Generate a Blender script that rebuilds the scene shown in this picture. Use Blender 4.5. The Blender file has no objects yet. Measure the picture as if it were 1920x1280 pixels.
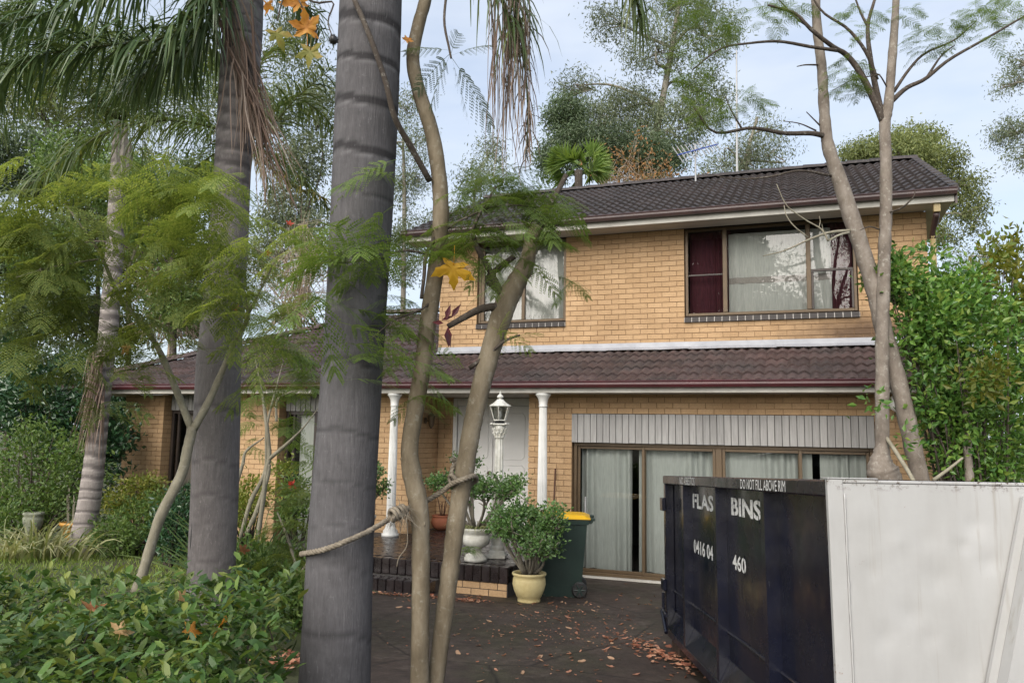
import bpy, math, random
import numpy as np
from mathutils import Vector, Matrix

random.seed(11)
rng = np.random.default_rng(11)
SC = bpy.context.scene
COL = SC.collection
PI = math.pi

# ------------------------------------------------------------------ camera, sky, sun, exposure
F_PX, PITCH, ROLL, YAW, DIST, CAM_Z = 1483.7, .1171, .0173, -.3532, 11.9534, 2.13
cd = bpy.data.cameras.new('camera')
cd.sensor_width = 36.0
cd.lens = 36.0 * F_PX / 1920.0
cd.clip_start = .05
cd.clip_end = 2000
cam = bpy.data.objects.new('camera', cd)
COL.objects.link(cam)
cam.matrix_world = Matrix.Translation((0, 0, CAM_Z)) @ Matrix.Rotation(PI / 2 + PITCH, 4, 'X') @ Matrix.Rotation(ROLL, 4, 'Z')
SC.camera = cam

SUN_AZ, SUN_EL = math.radians(-152), math.radians(33)
w = bpy.data.worlds.new('World')
SC.world = w
w.use_nodes = True
nt = w.node_tree
for n in list(nt.nodes):
    nt.nodes.remove(n)
def wn(t, **k):
    n = nt.nodes.new(t)
    for a, b in k.items():
        setattr(n, a, b)
    return n
out = wn('ShaderNodeOutputWorld')
bg = wn('ShaderNodeBackground')
sky = wn('ShaderNodeTexSky')
sky.sky_type = 'NISHITA'
sky.sun_disc = False
sky.sun_elevation = SUN_EL
sky.sun_rotation = SUN_AZ
sky.air_density = 1.0
sky.dust_density = 1.6
sky.ozone_density = 1.6
tc = wn('ShaderNodeTexCoord')
mp = wn('ShaderNodeMapping')
mp.inputs['Scale'].default_value = (1.6, 1.6, 5.0)
cn = wn('ShaderNodeTexNoise')
cn.inputs['Scale'].default_value = 2.2
cn.inputs['Detail'].default_value = 4
cn.inputs['Roughness'].default_value = .6
cr = wn('ShaderNodeValToRGB')
cr.color_ramp.elements[0].position = .30
cr.color_ramp.elements[0].color = (.55, .55, .55, 1)
cr.color_ramp.elements[1].position = .72
cr.color_ramp.elements[1].color = (.9, .9, .9, 1)
mx = wn('ShaderNodeMix', data_type='RGBA')
mx.inputs['B'].default_value = (4.1, 4.45, 5.0, 1)
nt.links.new(tc.outputs['Generated'], mp.inputs['Vector'])
nt.links.new(mp.outputs['Vector'], cn.inputs['Vector'])
nt.links.new(cn.outputs['Fac'], cr.inputs['Fac'])
nt.links.new(cr.outputs['Color'], mx.inputs['Factor'])
nt.links.new(sky.outputs['Color'], mx.inputs['A'])
nt.links.new(mx.outputs['Result'], bg.inputs['Color'])
nt.links.new(bg.outputs['Background'], out.inputs['Surface'])
bg.inputs['Strength'].default_value = .05

sl = bpy.data.lights.new('sun', 'SUN')
sl.energy = 1.5
sl.angle = math.radians(62)
sl.color = (1, .93, .84)
so = bpy.data.objects.new('sun', sl)
COL.objects.link(so)
sdir = Vector((math.sin(SUN_AZ) * math.cos(SUN_EL), math.cos(SUN_AZ) * math.cos(SUN_EL), math.sin(SUN_EL)))
so.rotation_euler = sdir.to_track_quat('Z', 'Y').to_euler()
so.location = sdir * 60

SC.view_settings.view_transform = 'Standard'
SC.view_settings.look = 'None'
SC.view_settings.gamma = 1
SC.view_settings.exposure = 2.1
SC.view_settings.use_curve_mapping = False
SC.render.engine = 'CYCLES'
SC.cycles.use_denoising = True
SC.cycles.max_bounces = 8
SC.cycles.transparent_max_bounces = 12
SC.cycles.sample_clamp_indirect = 6

# ------------------------------------------------------------------ geometry of the view: a pixel of the 1920-wide picture at a distance
cy_, sy_ = math.cos(YAW), math.sin(YAW)
UX = (cy_, sy_)
VX = (-sy_, cy_)
def ray(x, y):
    dx, dy = x - 960, y - 640
    c, s = math.cos(ROLL), math.sin(ROLL)
    a, b = (dx * c + dy * s) / F_PX, (-dx * s + dy * c) / F_PX
    cp, sp = math.cos(PITCH), math.sin(PITCH)
    return a, cp + b * sp, sp - b * cp
def at(x, y, d):
    r = ray(x, y)
    t = d / r[1]
    return Vector((r[0] * t, d, r[2] * t + CAM_Z))
def px(n, d):
    return n * d / F_PX
def proj(X, Y, Z):
    Z = Z - CAM_Z
    cp, sp = math.cos(PITCH), math.sin(PITCH)
    d = Y * cp + Z * sp
    up = -Y * sp + Z * cp
    x, y = F_PX * X / d, -F_PX * up / d
    c, s = math.cos(ROLL), math.sin(ROLL)
    return 960 + x * c - y * s, 640 + x * s + y * c
def hw(u, v, z=0):           # house coordinates to world
    return Vector((u * UX[0] + (v + DIST) * VX[0], u * UX[1] + (v + DIST) * VX[1], z))
def sstep(a, b, x):
    t = min(1, max(0, (x - a) / (b - a)))
    return t * t * (3 - 2 * t)
def drive_left(Y):           # left border of the driveway
    return float(np.interp(Y, [-6, 0, 3.5, 4.6, 7, 10.5, 14], [-1.2, -1.0, -.72, -.80, -1.35, -2.1, -2.9]))
def ground_z(X, Y):
    v = X * VX[0] + Y * VX[1] - DIST
    z = .0496 * min(14, max(0, -v - .1))
    z += .13 * sstep(0, .9, drive_left(Y) - X)
    return z

# ------------------------------------------------------------------ mesh helpers
class MB:
    def __init__(s):
        s.v = []
        s.f = []
    def add(s, vs, fs):
        o = len(s.v)
        s.v.extend([tuple(p) for p in vs])
        s.f.extend([tuple(i + o for i in f) for f in fs])
        return s
    def box(s, x0, x1, y0, y1, z0, z1):
        return s.add([(x0, y0, z0), (x1, y0, z0), (x1, y1, z0), (x0, y1, z0), (x0, y0, z1), (x1, y0, z1), (x1, y1, z1), (x0, y1, z1)],
                     [(0, 3, 2, 1), (4, 5, 6, 7), (0, 1, 5, 4), (1, 2, 6, 5), (2, 3, 7, 6), (3, 0, 4, 7)])
    def bbox(s, x0, x1, y0, y1, z0, z1, b):      # box with chamfered edges
        xs, ys, zs = (x0, x0 + b, x1 - b, x1), (y0, y0 + b, y1 - b, y1), (z0, z0 + b, z1 - b, z1)
        vs, idx = [], {}
        for i in range(4):
            for j in range(4):
                for k in range(4):
                    n = (i in (0, 3)) + (j in (0, 3)) + (k in (0, 3))
                    if n == 1:
                        idx[(i, j, k)] = len(vs)
                        vs.append((xs[i], ys[j], zs[k]))
        fs = []
        for ax in range(3):
            for e in (0, 3):
                q = []
                for a, c in ((1, 1), (2, 1), (2, 2), (1, 2)):
                    t = [0, 0, 0]
                    t[ax] = e
                    t[(ax + 1) % 3] = a
                    t[(ax + 2) % 3] = c
                    q.append(idx[tuple(t)])
                fs.append(tuple(q if e else q[::-1]))
        for ax in range(3):
            a1, a2 = (ax + 1) % 3, (ax + 2) % 3
            for e1 in (0, 3):
                for e2 in (0, 3):
                    q = []
                    m1, m2 = (1 if e1 == 0 else 2), (1 if e2 == 0 else 2)
                    for (ex, kk) in ((1, 0), (2, 0), (2, 1), (1, 1)):
                        t = [0, 0, 0]
                        t[ax] = ex
                        if kk == 0:
                            t[a1], t[a2] = e1, m2
                        else:
                            t[a1], t[a2] = m1, e2
                        q.append(idx[tuple(t)])
                    fs.append(tuple(q))
        for i in (0, 3):
            for j in (0, 3):
                for k in (0, 3):
                    a, c, d = (1 if i == 0 else 2), (1 if j == 0 else 2), (1 if k == 0 else 2)
                    fs.append((idx[(i, c, d)], idx[(a, j, d)], idx[(a, c, k)]))
        return s.add(vs, fs)
    def tube(s, path, radii, n=8, cap=True, squash=None):
        path = [Vector(p) for p in path]
        if not hasattr(radii, '__len__'):
            radii = [radii] * len(path)
        m = len(path)
        o = len(s.v)
        prev = None
        for i in range(m):
            t = (path[min(i + 1, m - 1)] - path[max(i - 1, 0)])
            t = t.normalized() if t.length > 1e-9 else Vector((0, 0, 1))
            if prev is None:
                a = t.cross(Vector((0, 0, 1)))
                if a.length < .1:
                    a = t.cross(Vector((1, 0, 0)))
                a.normalize()
            else:
                a = prev - t * prev.dot(t)
                a.normalize()
            prev = a
            b = t.cross(a)
            for k in range(n):
                th = 2 * PI * k / n
                p = path[i] + (a * math.cos(th) + b * math.sin(th)) * radii[i]
                s.v.append(tuple(p))
        for i in range(m - 1):
            for k in range(n):
                k2 = (k + 1) % n
                s.f.append((o + i * n + k, o + i * n + k2, o + (i + 1) * n + k2, o + (i + 1) * n + k))
        if cap:
            s.f.append(tuple(o + k for k in range(n))[::-1])
            s.f.append(tuple(o + (m - 1) * n + k for k in range(n)))
        return s
    def lathe(s, prof, n=24, c=(0, 0, 0), flute=0, fl=0):
        o = len(s.v)
        for r, z in prof:
            for k in range(n):
                th = 2 * PI * k / n
                rr = r
                if flute and fl:
                    rr = r * (1 - fl * abs(math.sin(flute * th / 2)) ** .5)
                s.v.append((c[0] + rr * math.cos(th), c[1] + rr * math.sin(th), c[2] + z))
        m = len(prof)
        for i in range(m - 1):
            for k in range(n):
                k2 = (k + 1) % n
                s.f.append((o + i * n + k, o + i * n + k2, o + (i + 1) * n + k2, o + (i + 1) * n + k))
        s.f.append(tuple(o + k for k in range(n))[::-1])
        s.f.append(tuple(o + (m - 1) * n + k for k in range(n)))
        return s
    def prism(s, poly, d0, d1, axis='y'):        # polygon in the plane across axis, pushed from d0 to d1
        n = len(poly)
        def P(a, b, d):
            return (a, d, b) if axis == 'y' else ((d, a, b) if axis == 'x' else (a, b, d))
        vs = [P(a, b, d0) for a, b in poly] + [P(a, b, d1) for a, b in poly]
        fs = [tuple(range(n)), tuple(range(2 * n - 1, n - 1, -1))]
        fs += [(i, i + n, (i + 1) % n + n, (i + 1) % n) for i in range(n)]
        return s.add(vs, fs)

def mesh_np(name, V, Fc):
    me = bpy.data.meshes.new(name)
    V = np.asarray(V, np.float32).reshape(-1, 3)
    Fc = np.asarray(Fc, np.int32)
    k = Fc.shape[1]
    me.vertices.add(len(V))
    me.vertices.foreach_set('co', V.ravel())
    me.loops.add(Fc.size)
    me.loops.foreach_set('vertex_index', Fc.ravel())
    me.polygons.add(len(Fc))
    me.polygons.foreach_set('loop_start', np.arange(0, Fc.size, k, dtype=np.int32))
    me.polygons.foreach_set('loop_total', np.full(len(Fc), k, np.int32))
    me.update(calc_edges=True)
    me.shade_flat()
    return me
def as_mesh(name, g):
    if isinstance(g, bpy.types.Mesh):
        return g
    if isinstance(g, MB):
        me = bpy.data.meshes.new(name)
        me.from_pydata(g.v, [], g.f)
        me.update()
        return me
    return mesh_np(name, *g)
def obj(name, g, mat=None, parent=None, smooth=False, loc=None, rot=None, scale=None):
    me = as_mesh(name, g)
    if mat is not None and len(me.materials) == 0:
        me.materials.append(mat)
    if smooth:
        me.polygons.foreach_set('use_smooth', np.ones(len(me.polygons), bool))
    o = bpy.data.objects.new(name, me)
    COL.objects.link(o)
    if parent is not None:
        o.parent = parent
    if loc is not None:
        o.location = loc
    if rot is not None:
        o.rotation_euler = rot
    if scale is not None:
        o.scale = scale
    return o
def empty(name, loc=(0, 0, 0), rot=(0, 0, 0)):
    o = bpy.data.objects.new(name, None)
    COL.objects.link(o)
    o.location = loc
    o.rotation_euler = rot
    return o
def tag(o, label=None, cat=None, group=None, kind=None):
    if label:
        o['label'] = label
    if cat:
        o['category'] = cat
    if group:
        o['group'] = group
    if kind:
        o['kind'] = kind
    return o
def rebase(vs, base):
    b = Vector(base)
    return [tuple(Vector(p) - b) for p in vs]
def spline(pts, n):           # smooth curve through points (Catmull-Rom), vectors of any length
    P = np.array([list(p) for p in pts], float)
    P = np.vstack([2 * P[0] - P[1], P, 2 * P[-1] - P[-2]])
    m = len(P) - 3
    outp = []
    for k in range(n):
        t = k / (n - 1) * m
        i = min(int(t), m - 1)
        t -= i
        p0, p1, p2, p3 = P[i:i + 4]
        outp.append(.5 * ((2 * p1) + (-p0 + p2) * t + (2 * p0 - 5 * p1 + 4 * p2 - p3) * t ** 2 + (-p0 + 3 * p1 - 3 * p2 + p3) * t ** 3))
    return np.array(outp)

# ------------------------------------------------------------------ materials
def mk(name):
    m = bpy.data.materials.new(name)
    m.use_nodes = True
    t = m.node_tree
    b = t.nodes['Principled BSDF']
    return m, t, b, t.nodes['Material Output']
def nd(t, ty, **k):
    n = t.nodes.new(ty)
    for a, v in k.items():
        if a.startswith('i_'):
            n.inputs[a[2:].replace('_', ' ')].default_value = v
        else:
            setattr(n, a, v)
    return n
def rgb(c):
    return (c[0], c[1], c[2], 1)
def ramp(t, fac, stops):
    r = nd(t, 'ShaderNodeValToRGB')
    e = r.color_ramp.elements
    while len(e) < len(stops):
        e.new(.5)
    for i, (p, c) in enumerate(stops):
        e[i].position = p
        e[i].color = rgb(c)
    t.links.new(fac, r.inputs['Fac'])
    return r.outputs['Color']
def noise(t, scale, detail=4, rough=.55, vec=None, sc=None, world=True):
    n = nd(t, 'ShaderNodeTexNoise')
    n.inputs['Scale'].default_value = scale
    n.inputs['Detail'].default_value = detail
    n.inputs['Roughness'].default_value = rough
    if vec is None:
        vec = nd(t, 'ShaderNodeNewGeometry').outputs['Position'] if world else nd(t, 'ShaderNodeTexCoord').outputs['Object']
    if sc:
        mp = nd(t, 'ShaderNodeMapping')
        mp.inputs['Scale'].default_value = sc
        t.links.new(vec, mp.inputs['Vector'])
        vec = mp.outputs['Vector']
    t.links.new(vec, n.inputs['Vector'])
    return n.outputs['Fac']
def mixc(t, fac, a, b, mode='MIX'):
    m = nd(t, 'ShaderNodeMix', data_type='RGBA', blend_type=mode)
    for s, v in (('Factor', fac), ('A', a), ('B', b)):
        if hasattr(v, 'is_output'):
            t.links.new(v, m.inputs[s])
        elif s == 'Factor':
            m.inputs[s].default_value = v
        else:
            m.inputs[s].default_value = rgb(v)
    return m.outputs['Result']
def island(t):                # one random value for each piece, joined in one mesh or not
    g = nd(t, 'ShaderNodeNewGeometry')
    o = nd(t, 'ShaderNodeObjectInfo')
    a = nd(t, 'ShaderNodeMath', operation='ADD')
    f = nd(t, 'ShaderNodeMath', operation='FRACT')
    t.links.new(g.outputs['Random Per Island'], a.inputs[0])
    t.links.new(o.outputs['Random'], a.inputs[1])
    t.links.new(a.outputs[0], f.inputs[0])
    return f.outputs[0]
def bump(t, b, h, strength=.3, dist=.01):
    n = nd(t, 'ShaderNodeBump')
    n.inputs['Strength'].default_value = strength
    n.inputs['Distance'].default_value = dist
    t.links.new(h, n.inputs['Height'])
    t.links.new(n.outputs['Normal'], b.inputs['Normal'])
def solid(name, c1, c2=None, rough=.6, scale=6, spec=.5, bs=.15, bd=.004, metal=0, isl=0, fine=40, sc=None, world=True):
    m, t, b, o = mk(name)
    c2 = c2 or tuple(x * .7 for x in c1)
    col = ramp(t, noise(t, scale, 5, .6, sc=sc, world=world), [(.32, c2), (.68, c1)])
    if isl:
        col = mixc(t, 1, col, ramp(t, island(t), [(0, (1 - isl,) * 3), (1, (1 + isl,) * 3)]), 'MULTIPLY')
    t.links.new(col, b.inputs['Base Color'])
    b.inputs['Roughness'].default_value = rough
    b.inputs['Specular IOR Level'].default_value = spec
    b.inputs['Metallic'].default_value = metal
    if bs:
        bump(t, b, noise(t, fine, 4, .6, sc=sc, world=world), bs, bd)
    return m
def leafmat(name, cols, trans=.3, rough=.45, spec=.4, big=.6):
    m, t, b, o = mk(name)
    n = len(cols)
    col = ramp(t, island(t), [(i / max(1, n - 1), c) for i, c in enumerate(cols)])
    col = mixc(t, 1, col, ramp(t, noise(t, big, 2), [(.3, (.72,) * 3), (.7, (1.25,) * 3)]), 'MULTIPLY')
    t.links.new(col, b.inputs['Base Color'])
    b.inputs['Roughness'].default_value = rough
    b.inputs['Specular IOR Level'].default_value = spec
    tr = nd(t, 'ShaderNodeBsdfTranslucent')
    t.links.new(mixc(t, 1, col, (1.5, 1.45, .8), 'MULTIPLY'), tr.inputs['Color'])
    ms = nd(t, 'ShaderNodeMixShader')
    ms.inputs[0].default_value = trans
    t.links.new(b.outputs[0], ms.inputs[1])
    t.links.new(tr.outputs[0], ms.inputs[2])
    t.links.new(ms.outputs[0], o.inputs['Surface'])
    return m
M = {}
# --- brick with a dirt stain below the right end of the upper window
def brick_mat():
    m, t, b, o = mk('brick')
    pos = nd(t, 'ShaderNodeNewGeometry').outputs['Position']
    r = island(t)
    col = ramp(t, r, [(0, (.45, .298, .165)), (.25, (.478, .320, .180)), (.6, (.495, .334, .190)), (.9, (.515, .350, .203)), (1, (.455, .30, .168))])
    col = mixc(t, 1, col, ramp(t, noise(t, 55, 5, .7), [(.3, (.82,) * 3), (.7, (1.14,) * 3)]), 'MULTIPLY')
    col = mixc(t, 1, col, ramp(t, noise(t, 1.1, 4, .6), [(.3, (.80, .78, .76)), (.7, (1.07, 1.07, 1.07))]), 'MULTIPLY')
    c = hw(.98, .9, 3.74)
    d = nd(t, 'ShaderNodeVectorMath', operation='SUBTRACT')
    t.links.new(pos, d.inputs[0])
    d.inputs[1].default_value = c
    mp = nd(t, 'ShaderNodeVectorMath', operation='MULTIPLY')
    mp.inputs[1].default_value = (1 / .95, 1 / 1.4, 1 / .27)
    t.links.new(d.outputs[0], mp.inputs[0])
    ln = nd(t, 'ShaderNodeVectorMath', operation='LENGTH')
    t.links.new(mp.outputs[0], ln.inputs[0])
    ad = nd(t, 'ShaderNodeMath', operation='MULTIPLY_ADD')
    t.links.new(noise(t, 5, 5, .7), ad.inputs[0])
    ad.inputs[1].default_value = 1.1
    t.links.new(ln.outputs['Value'], ad.inputs[2])
    f = nd(t, 'ShaderNodeMapRange')
    f.inputs['From Min'].default_value = .85
    f.inputs['From Max'].default_value = 2.0
    f.inputs['To Min'].default_value = .92
    f.inputs['To Max'].default_value = 0
    t.links.new(ad.outputs[0], f.inputs['Value'])
    col = mixc(t, f.outputs[0], col, (.11, .07, .045))
    t.links.new(col, b.inputs['Base Color'])
    b.inputs['Roughness'].default_value = .85
    b.inputs['Specular IOR Level'].default_value = .25
    bump(t, b, noise(t, 160, 3, .7), .35, .004)
    return m
M['brick'] = brick_mat()
M['mortar'] = solid('mortar', (.33, .215, .125), (.26, .17, .10), .9, 12, .2)
M['sill_brick'] = solid('sill_brick', (.022, .015, .014), (.014, .010, .010), .5, 20, .5, isl=.25)
M['sill_mortar'] = solid('sill_mortar', (.62, .60, .57), (.5, .48, .45), .9, 20, .2)
def tile_mat(name, a, bb, lich, amt):
    m, t, b, o = mk(name)
    col = ramp(t, noise(t, 1.6, 4, .6), [(.32, a), (.68, bb)])
    col = mixc(t, 1, col, ramp(t, island(t), [(0, (.72,) * 3), (1, (1.25,) * 3)]), 'MULTIPLY')
    lf = ramp(t, noise(t, 24, 6, .75), [(.52, (0, 0, 0)), (.72, (amt,) * 3)])
    col = mixc(t, lf, col, lich)
    t.links.new(col, b.inputs['Base Color'])
    b.inputs['Roughness'].default_value = .62
    b.inputs['Specular IOR Level'].default_value = .35
    bump(t, b, noise(t, 90, 4, .7), .3, .004)
    return m
M['tile_low'] = tile_mat('roof_tile_lower', (.080, .048, .045), (.052, .043, .043), (.20, .175, .165), .65)
M['tile_up'] = tile_mat('roof_tile_upper', (.034, .026, .026), (.026, .022, .022), (.17, .155, .145), .55)
M['gutter_low'] = solid('gutter_maroon', (.066, .014, .017), (.042, .011, .013), .4, 4, .5)
M['gutter_up'] = solid('gutter_brown', (.055, .03, .027), (.035, .02, .02), .4, 4, .5)
M['fascia'] = solid('fascia_paint', (.56, .545, .50), (.42, .40, .36), .55, 3, .4)
M['soffit'] = solid('soffit_paint', (.47, .44, .39), (.40, .37, .32), .7, 2, .3)
M['flashing'] = solid('lead_flashing', (.37, .38, .41), (.27, .28, .31), .5, 3, .5)
M['board'] = solid('weathered_board', (.36, .355, .35), (.27, .265, .26), .75, 5, .3, isl=.12, sc=(6, 6, .6))
M['groove'] = solid('board_backing', (.10, .098, .095), (.07, .07, .07), .9, 5, .2)
M['bronze'] = solid('bronze_aluminium', (.115, .078, .043), (.085, .058, .033), .42, 4, .5, metal=.25)
M['dark_frame'] = solid('dark_window_frame', (.045, .033, .026), (.03, .022, .02), .4, 4, .5)
M['white'] = solid('white_paint', (.78, .78, .76), (.66, .66, .63), .45, 3, .45)
M['old_white'] = solid('weathered_white_paint', (.70, .69, .645), (.46, .45, .39), .6, 9, .4, bs=.3, bd=.006)
M['door'] = solid('door_paint', (.70, .70, .69), (.62, .62, .61), .5, 2, .4)
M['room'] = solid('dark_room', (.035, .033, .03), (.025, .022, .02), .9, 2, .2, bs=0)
M['lace'] = solid('lace_curtain', (.52, .53, .51), (.38, .40, .385), .9, 9, .1, sc=(8, 8, .7))
M['grey_curtain'] = solid('grey_curtain', (.46, .485, .475), (.37, .39, .385), .9, 9, .1, sc=(8, 8, .7))
M['maroon'] = solid('maroon_curtain', (.085, .022, .032), (.045, .014, .020), .85, 9, .2, sc=(8, 8, .7))
M['lacetrim'] = solid('lace_trim', (.26, .24, .23), (.36, .34, .32), .9, 60, .1)
M['brown_curtain'] = solid('taupe_curtain', (.30, .26, .235), (.23, .20, .18), .9, 9, .1, sc=(8, 8, .7))
def glass_mat(name, refl, tint):
    m, t, b, o = mk(name)
    t.nodes.remove(b)
    g = nd(t, 'ShaderNodeBsdfGlossy')
    g.inputs['Roughness'].default_value = .0
    g.inputs['Color'].default_value = (1, 1, 1, 1)
    tr = nd(t, 'ShaderNodeBsdfTransparent')
    tr.inputs['Color'].default_value = rgb(tint)
    lw = nd(t, 'ShaderNodeFresnel')
    lw.inputs['IOR'].default_value = refl
    ms = nd(t, 'ShaderNodeMixShader')
    t.links.new(lw.outputs[0], ms.inputs[0])
    t.links.new(tr.outputs[0], ms.inputs[1])
    t.links.new(g.outputs[0], ms.inputs[2])
    t.links.new(ms.outputs[0], o.inputs['Surface'])
    bp = nd(t, 'ShaderNodeBump')
    bp.inputs['Strength'].default_value = .05
    bp.inputs['Distance'].default_value = .02
    t.links.new(noise(t, 1.3, 1, .4), bp.inputs['Height'])
    t.links.new(bp.outputs['Normal'], g.inputs['Normal'])
    return m
M['glass'] = glass_mat('window_glass', 1.5, (.9, .92, .9))
M['glass_up'] = glass_mat('tinted_window_glass', 1.6, (.80, .81, .79))
M['glass_right'] = glass_mat('plain_window_glass', 1.5, (.88, .89, .88))
M['lantern_glass'] = glass_mat('lantern_glass', 1.5, (.93, .94, .93))
def porch_mat():
    m, t, b, o = mk('porch_tile')
    col = ramp(t, noise(t, 7, 4, .6), [(.3, (.014, .010, .011)), (.7, (.028, .020, .020))])
    col = mixc(t, 1, col, ramp(t, island(t), [(0, (.75,) * 3), (1, (1.3,) * 3)]), 'MULTIPLY')
    t.links.new(col, b.inputs['Base Color'])
    t.links.new(ramp(t, noise(t, 9, 4), [(.3, (.18,) * 3), (.7, (.42,) * 3)]), b.inputs['Roughness'])
    bump(t, b, noise(t, 30, 3), .06, .004)
    return m
M['porch'] = porch_mat()
M['grout'] = solid('porch_grout', (.10, .09, .085), (.06, .055, .05), .9, 9, .2)
M['yellow_pipe'] = solid('cream_downpipe', (.40, .31, .15), (.31, .24, .12), .5, 3, .4)
M['globe'] = solid('opal_globe', (.75, .74, .70), (.68, .67, .63), .3, 3, .5, bs=0)
M['black_metal'] = solid('black_metal', (.02, .02, .02), (.012, .012, .012), .45, 5, .5)
M['steel'] = solid('grey_steel', (.34, .345, .35), (.27, .275, .28), .5, 6, .4, metal=.1)
M['blue_plastic'] = solid('blue_plastic', (.03, .06, .30), (.02, .05, .22), .4, 6, .5)
# ------------------------------------------------------------------ ground, lawn soil, driveway
def ground_mat():
    m, t, b, o = mk('garden_ground')
    n1 = noise(t, .9, 5, .6)
    col = ramp(t, n1, [(.3, (.045, .034, .02)), (.5, (.05, .058, .02)), (.7, (.075, .095, .03))])
    col = mixc(t, 1, col, ramp(t, noise(t, 30, 5, .7), [(.3, (.6,) * 3), (.7, (1.35,) * 3)]), 'MULTIPLY')
    t.links.new(col, b.inputs['Base Color'])
    b.inputs['Roughness'].default_value = .95
    bump(t, b, noise(t, 25, 5, .7), .6, .03)
    return m
def drive_mat():
    m, t, b, o = mk('driveway_concrete')
    col = ramp(t, noise(t, .7, 6, .68), [(.28, (.026, .018, .015)), (.5, (.042, .030, .025)), (.72, (.064, .050, .040))])
    col = mixc(t, ramp(t, noise(t, 1.3, 6, .72, sc=(1, .6, 1)), [(.46, (0, 0, 0)), (.66, (.65,) * 3)]), col, (.034, .034, .017))
    col = mixc(t, 1, col, ramp(t, noise(t, 7, 6, .75), [(.28, (.55,) * 3), (.72, (1.5,) * 3)]), 'MULTIPLY')
    col = mixc(t, 1, col, ramp(t, noise(t, 70, 5, .8), [(.25, (.5,) * 3), (.75, (1.6,) * 3)]), 'MULTIPLY')
    col = mixc(t, ramp(t, noise(t, 2.6, 7, .78), [(.57, (0, 0, 0)), (.66, (.7,) * 3)]), col, (.085, .068, .056))
    col = mixc(t, ramp(t, noise(t, 16, 6, .85), [(.66, (0, 0, 0)), (.72, (.6,) * 3)]), col, (.11, .095, .08))
    vo = nd(t, 'ShaderNodeTexVoronoi', feature='DISTANCE_TO_EDGE')
    vo.inputs['Scale'].default_value = .42
    ps = nd(t, 'ShaderNodeNewGeometry').outputs['Position']
    wob = nd(t, 'ShaderNodeVectorMath', operation='ADD')
    nz = nd(t, 'ShaderNodeTexNoise')
    nz.inputs['Scale'].default_value = 3
    nz.inputs['Detail'].default_value = 5
    t.links.new(ps, wob.inputs[0])
    t.links.new(nz.outputs['Color'], wob.inputs[1])
    t.links.new(wob.outputs[0], vo.inputs['Vector'])
    crk = ramp(t, vo.outputs['Distance'], [(.0, (.8,) * 3), (.008, (0, 0, 0))])
    col = mixc(t, crk, col, (.008, .006, .005))
    t.links.new(col, b.inputs['Base Color'])
    t.links.new(ramp(t, noise(t, 1.8, 5, .7), [(.35, (.5,) * 3), (.65, (.85,) * 3)]), b.inputs['Roughness'])
    b.inputs['Specular IOR Level'].default_value = .35
    bump(t, b, noise(t, 90, 6, .75), .6, .008)
    return m
M['ground'] = ground_mat()
M['drive'] = drive_mat()
xs = np.concatenate([np.linspace(-600, -26, 9), np.arange(-24, 16.1, .5), np.linspace(20, 600, 9)])
ys = np.concatenate([np.linspace(-600, -14, 7), np.arange(-12, 22.1, .5), np.linspace(26, 800, 9)])
gv = np.array([(x, y, ground_z(x, y) - (.03 if x > drive_left(y) - .5 else 0) + (.02 * math.sin(x * 2.1) * math.cos(y * 1.7) if x < drive_left(y) - .5 else 0)) for y in ys for x in xs])
nx = len(xs)
gf = np.array([(j * nx + i, j * nx + i + 1, (j + 1) * nx + i + 1, (j + 1) * nx + i) for j in range(len(ys) - 1) for i in range(nx - 1)])
o = obj('ground', (gv, gf), M['ground'], smooth=True)
tag(o, 'soil and lawn of the front garden around the house', None, None, 'structure')
dv, df = [], []
NS, NT = 48, 24
for j in range(NS + 1):
    yy = -6 + j * (22 / NS)
    a = drive_left(yy)
    for i in range(NT + 1):
        xx = a + (10.5 - a) * i / NT
        v = xx * VX[0] + yy * VX[1] - DIST
        if v > .12:                       # stops under the front wall
            k = (v - .12) / VX[1]
            dv.append((xx, yy - k, ground_z(xx, yy - k) + .004))
        else:
            dv.append((xx, yy, ground_z(xx, yy) + .004 + (-.13 * sstep(0, .9, drive_left(yy) - xx))))
for j in range(NS):
    for i in range(NT):
        q = (j * (NT + 1) + i, j * (NT + 1) + i + 1, (j + 1) * (NT + 1) + i + 1, (j + 1) * (NT + 1) + i)
        p = [Vector(dv[k]) for k in q]
        if (p[2] - p[0]).cross(p[3] - p[1]).length > 1e-4:
            df.append(q)
o = obj('driveway', (np.array(dv), np.array(df)), M['drive'], smooth=True)
tag(o, 'dark stained concrete driveway sloping down to the house', None, None, 'structure')

# ------------------------------------------------------------------ the house
HOUSE = empty('brick_house', hw(0, 0, 0), (0, 0, YAW))
tag(HOUSE, 'two-storey tan brick house with dark tiled roofs and white porch columns', 'house')
UL, UR, UV = -6.15, 1.78, .9          # upper storey: left, right, front plane
SOF_Z, SILL_Z = 5.53, 3.976
WL, WR = (-5.42, -3.77), (-1.77, .825)
CH, BL = .086, .24

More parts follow.
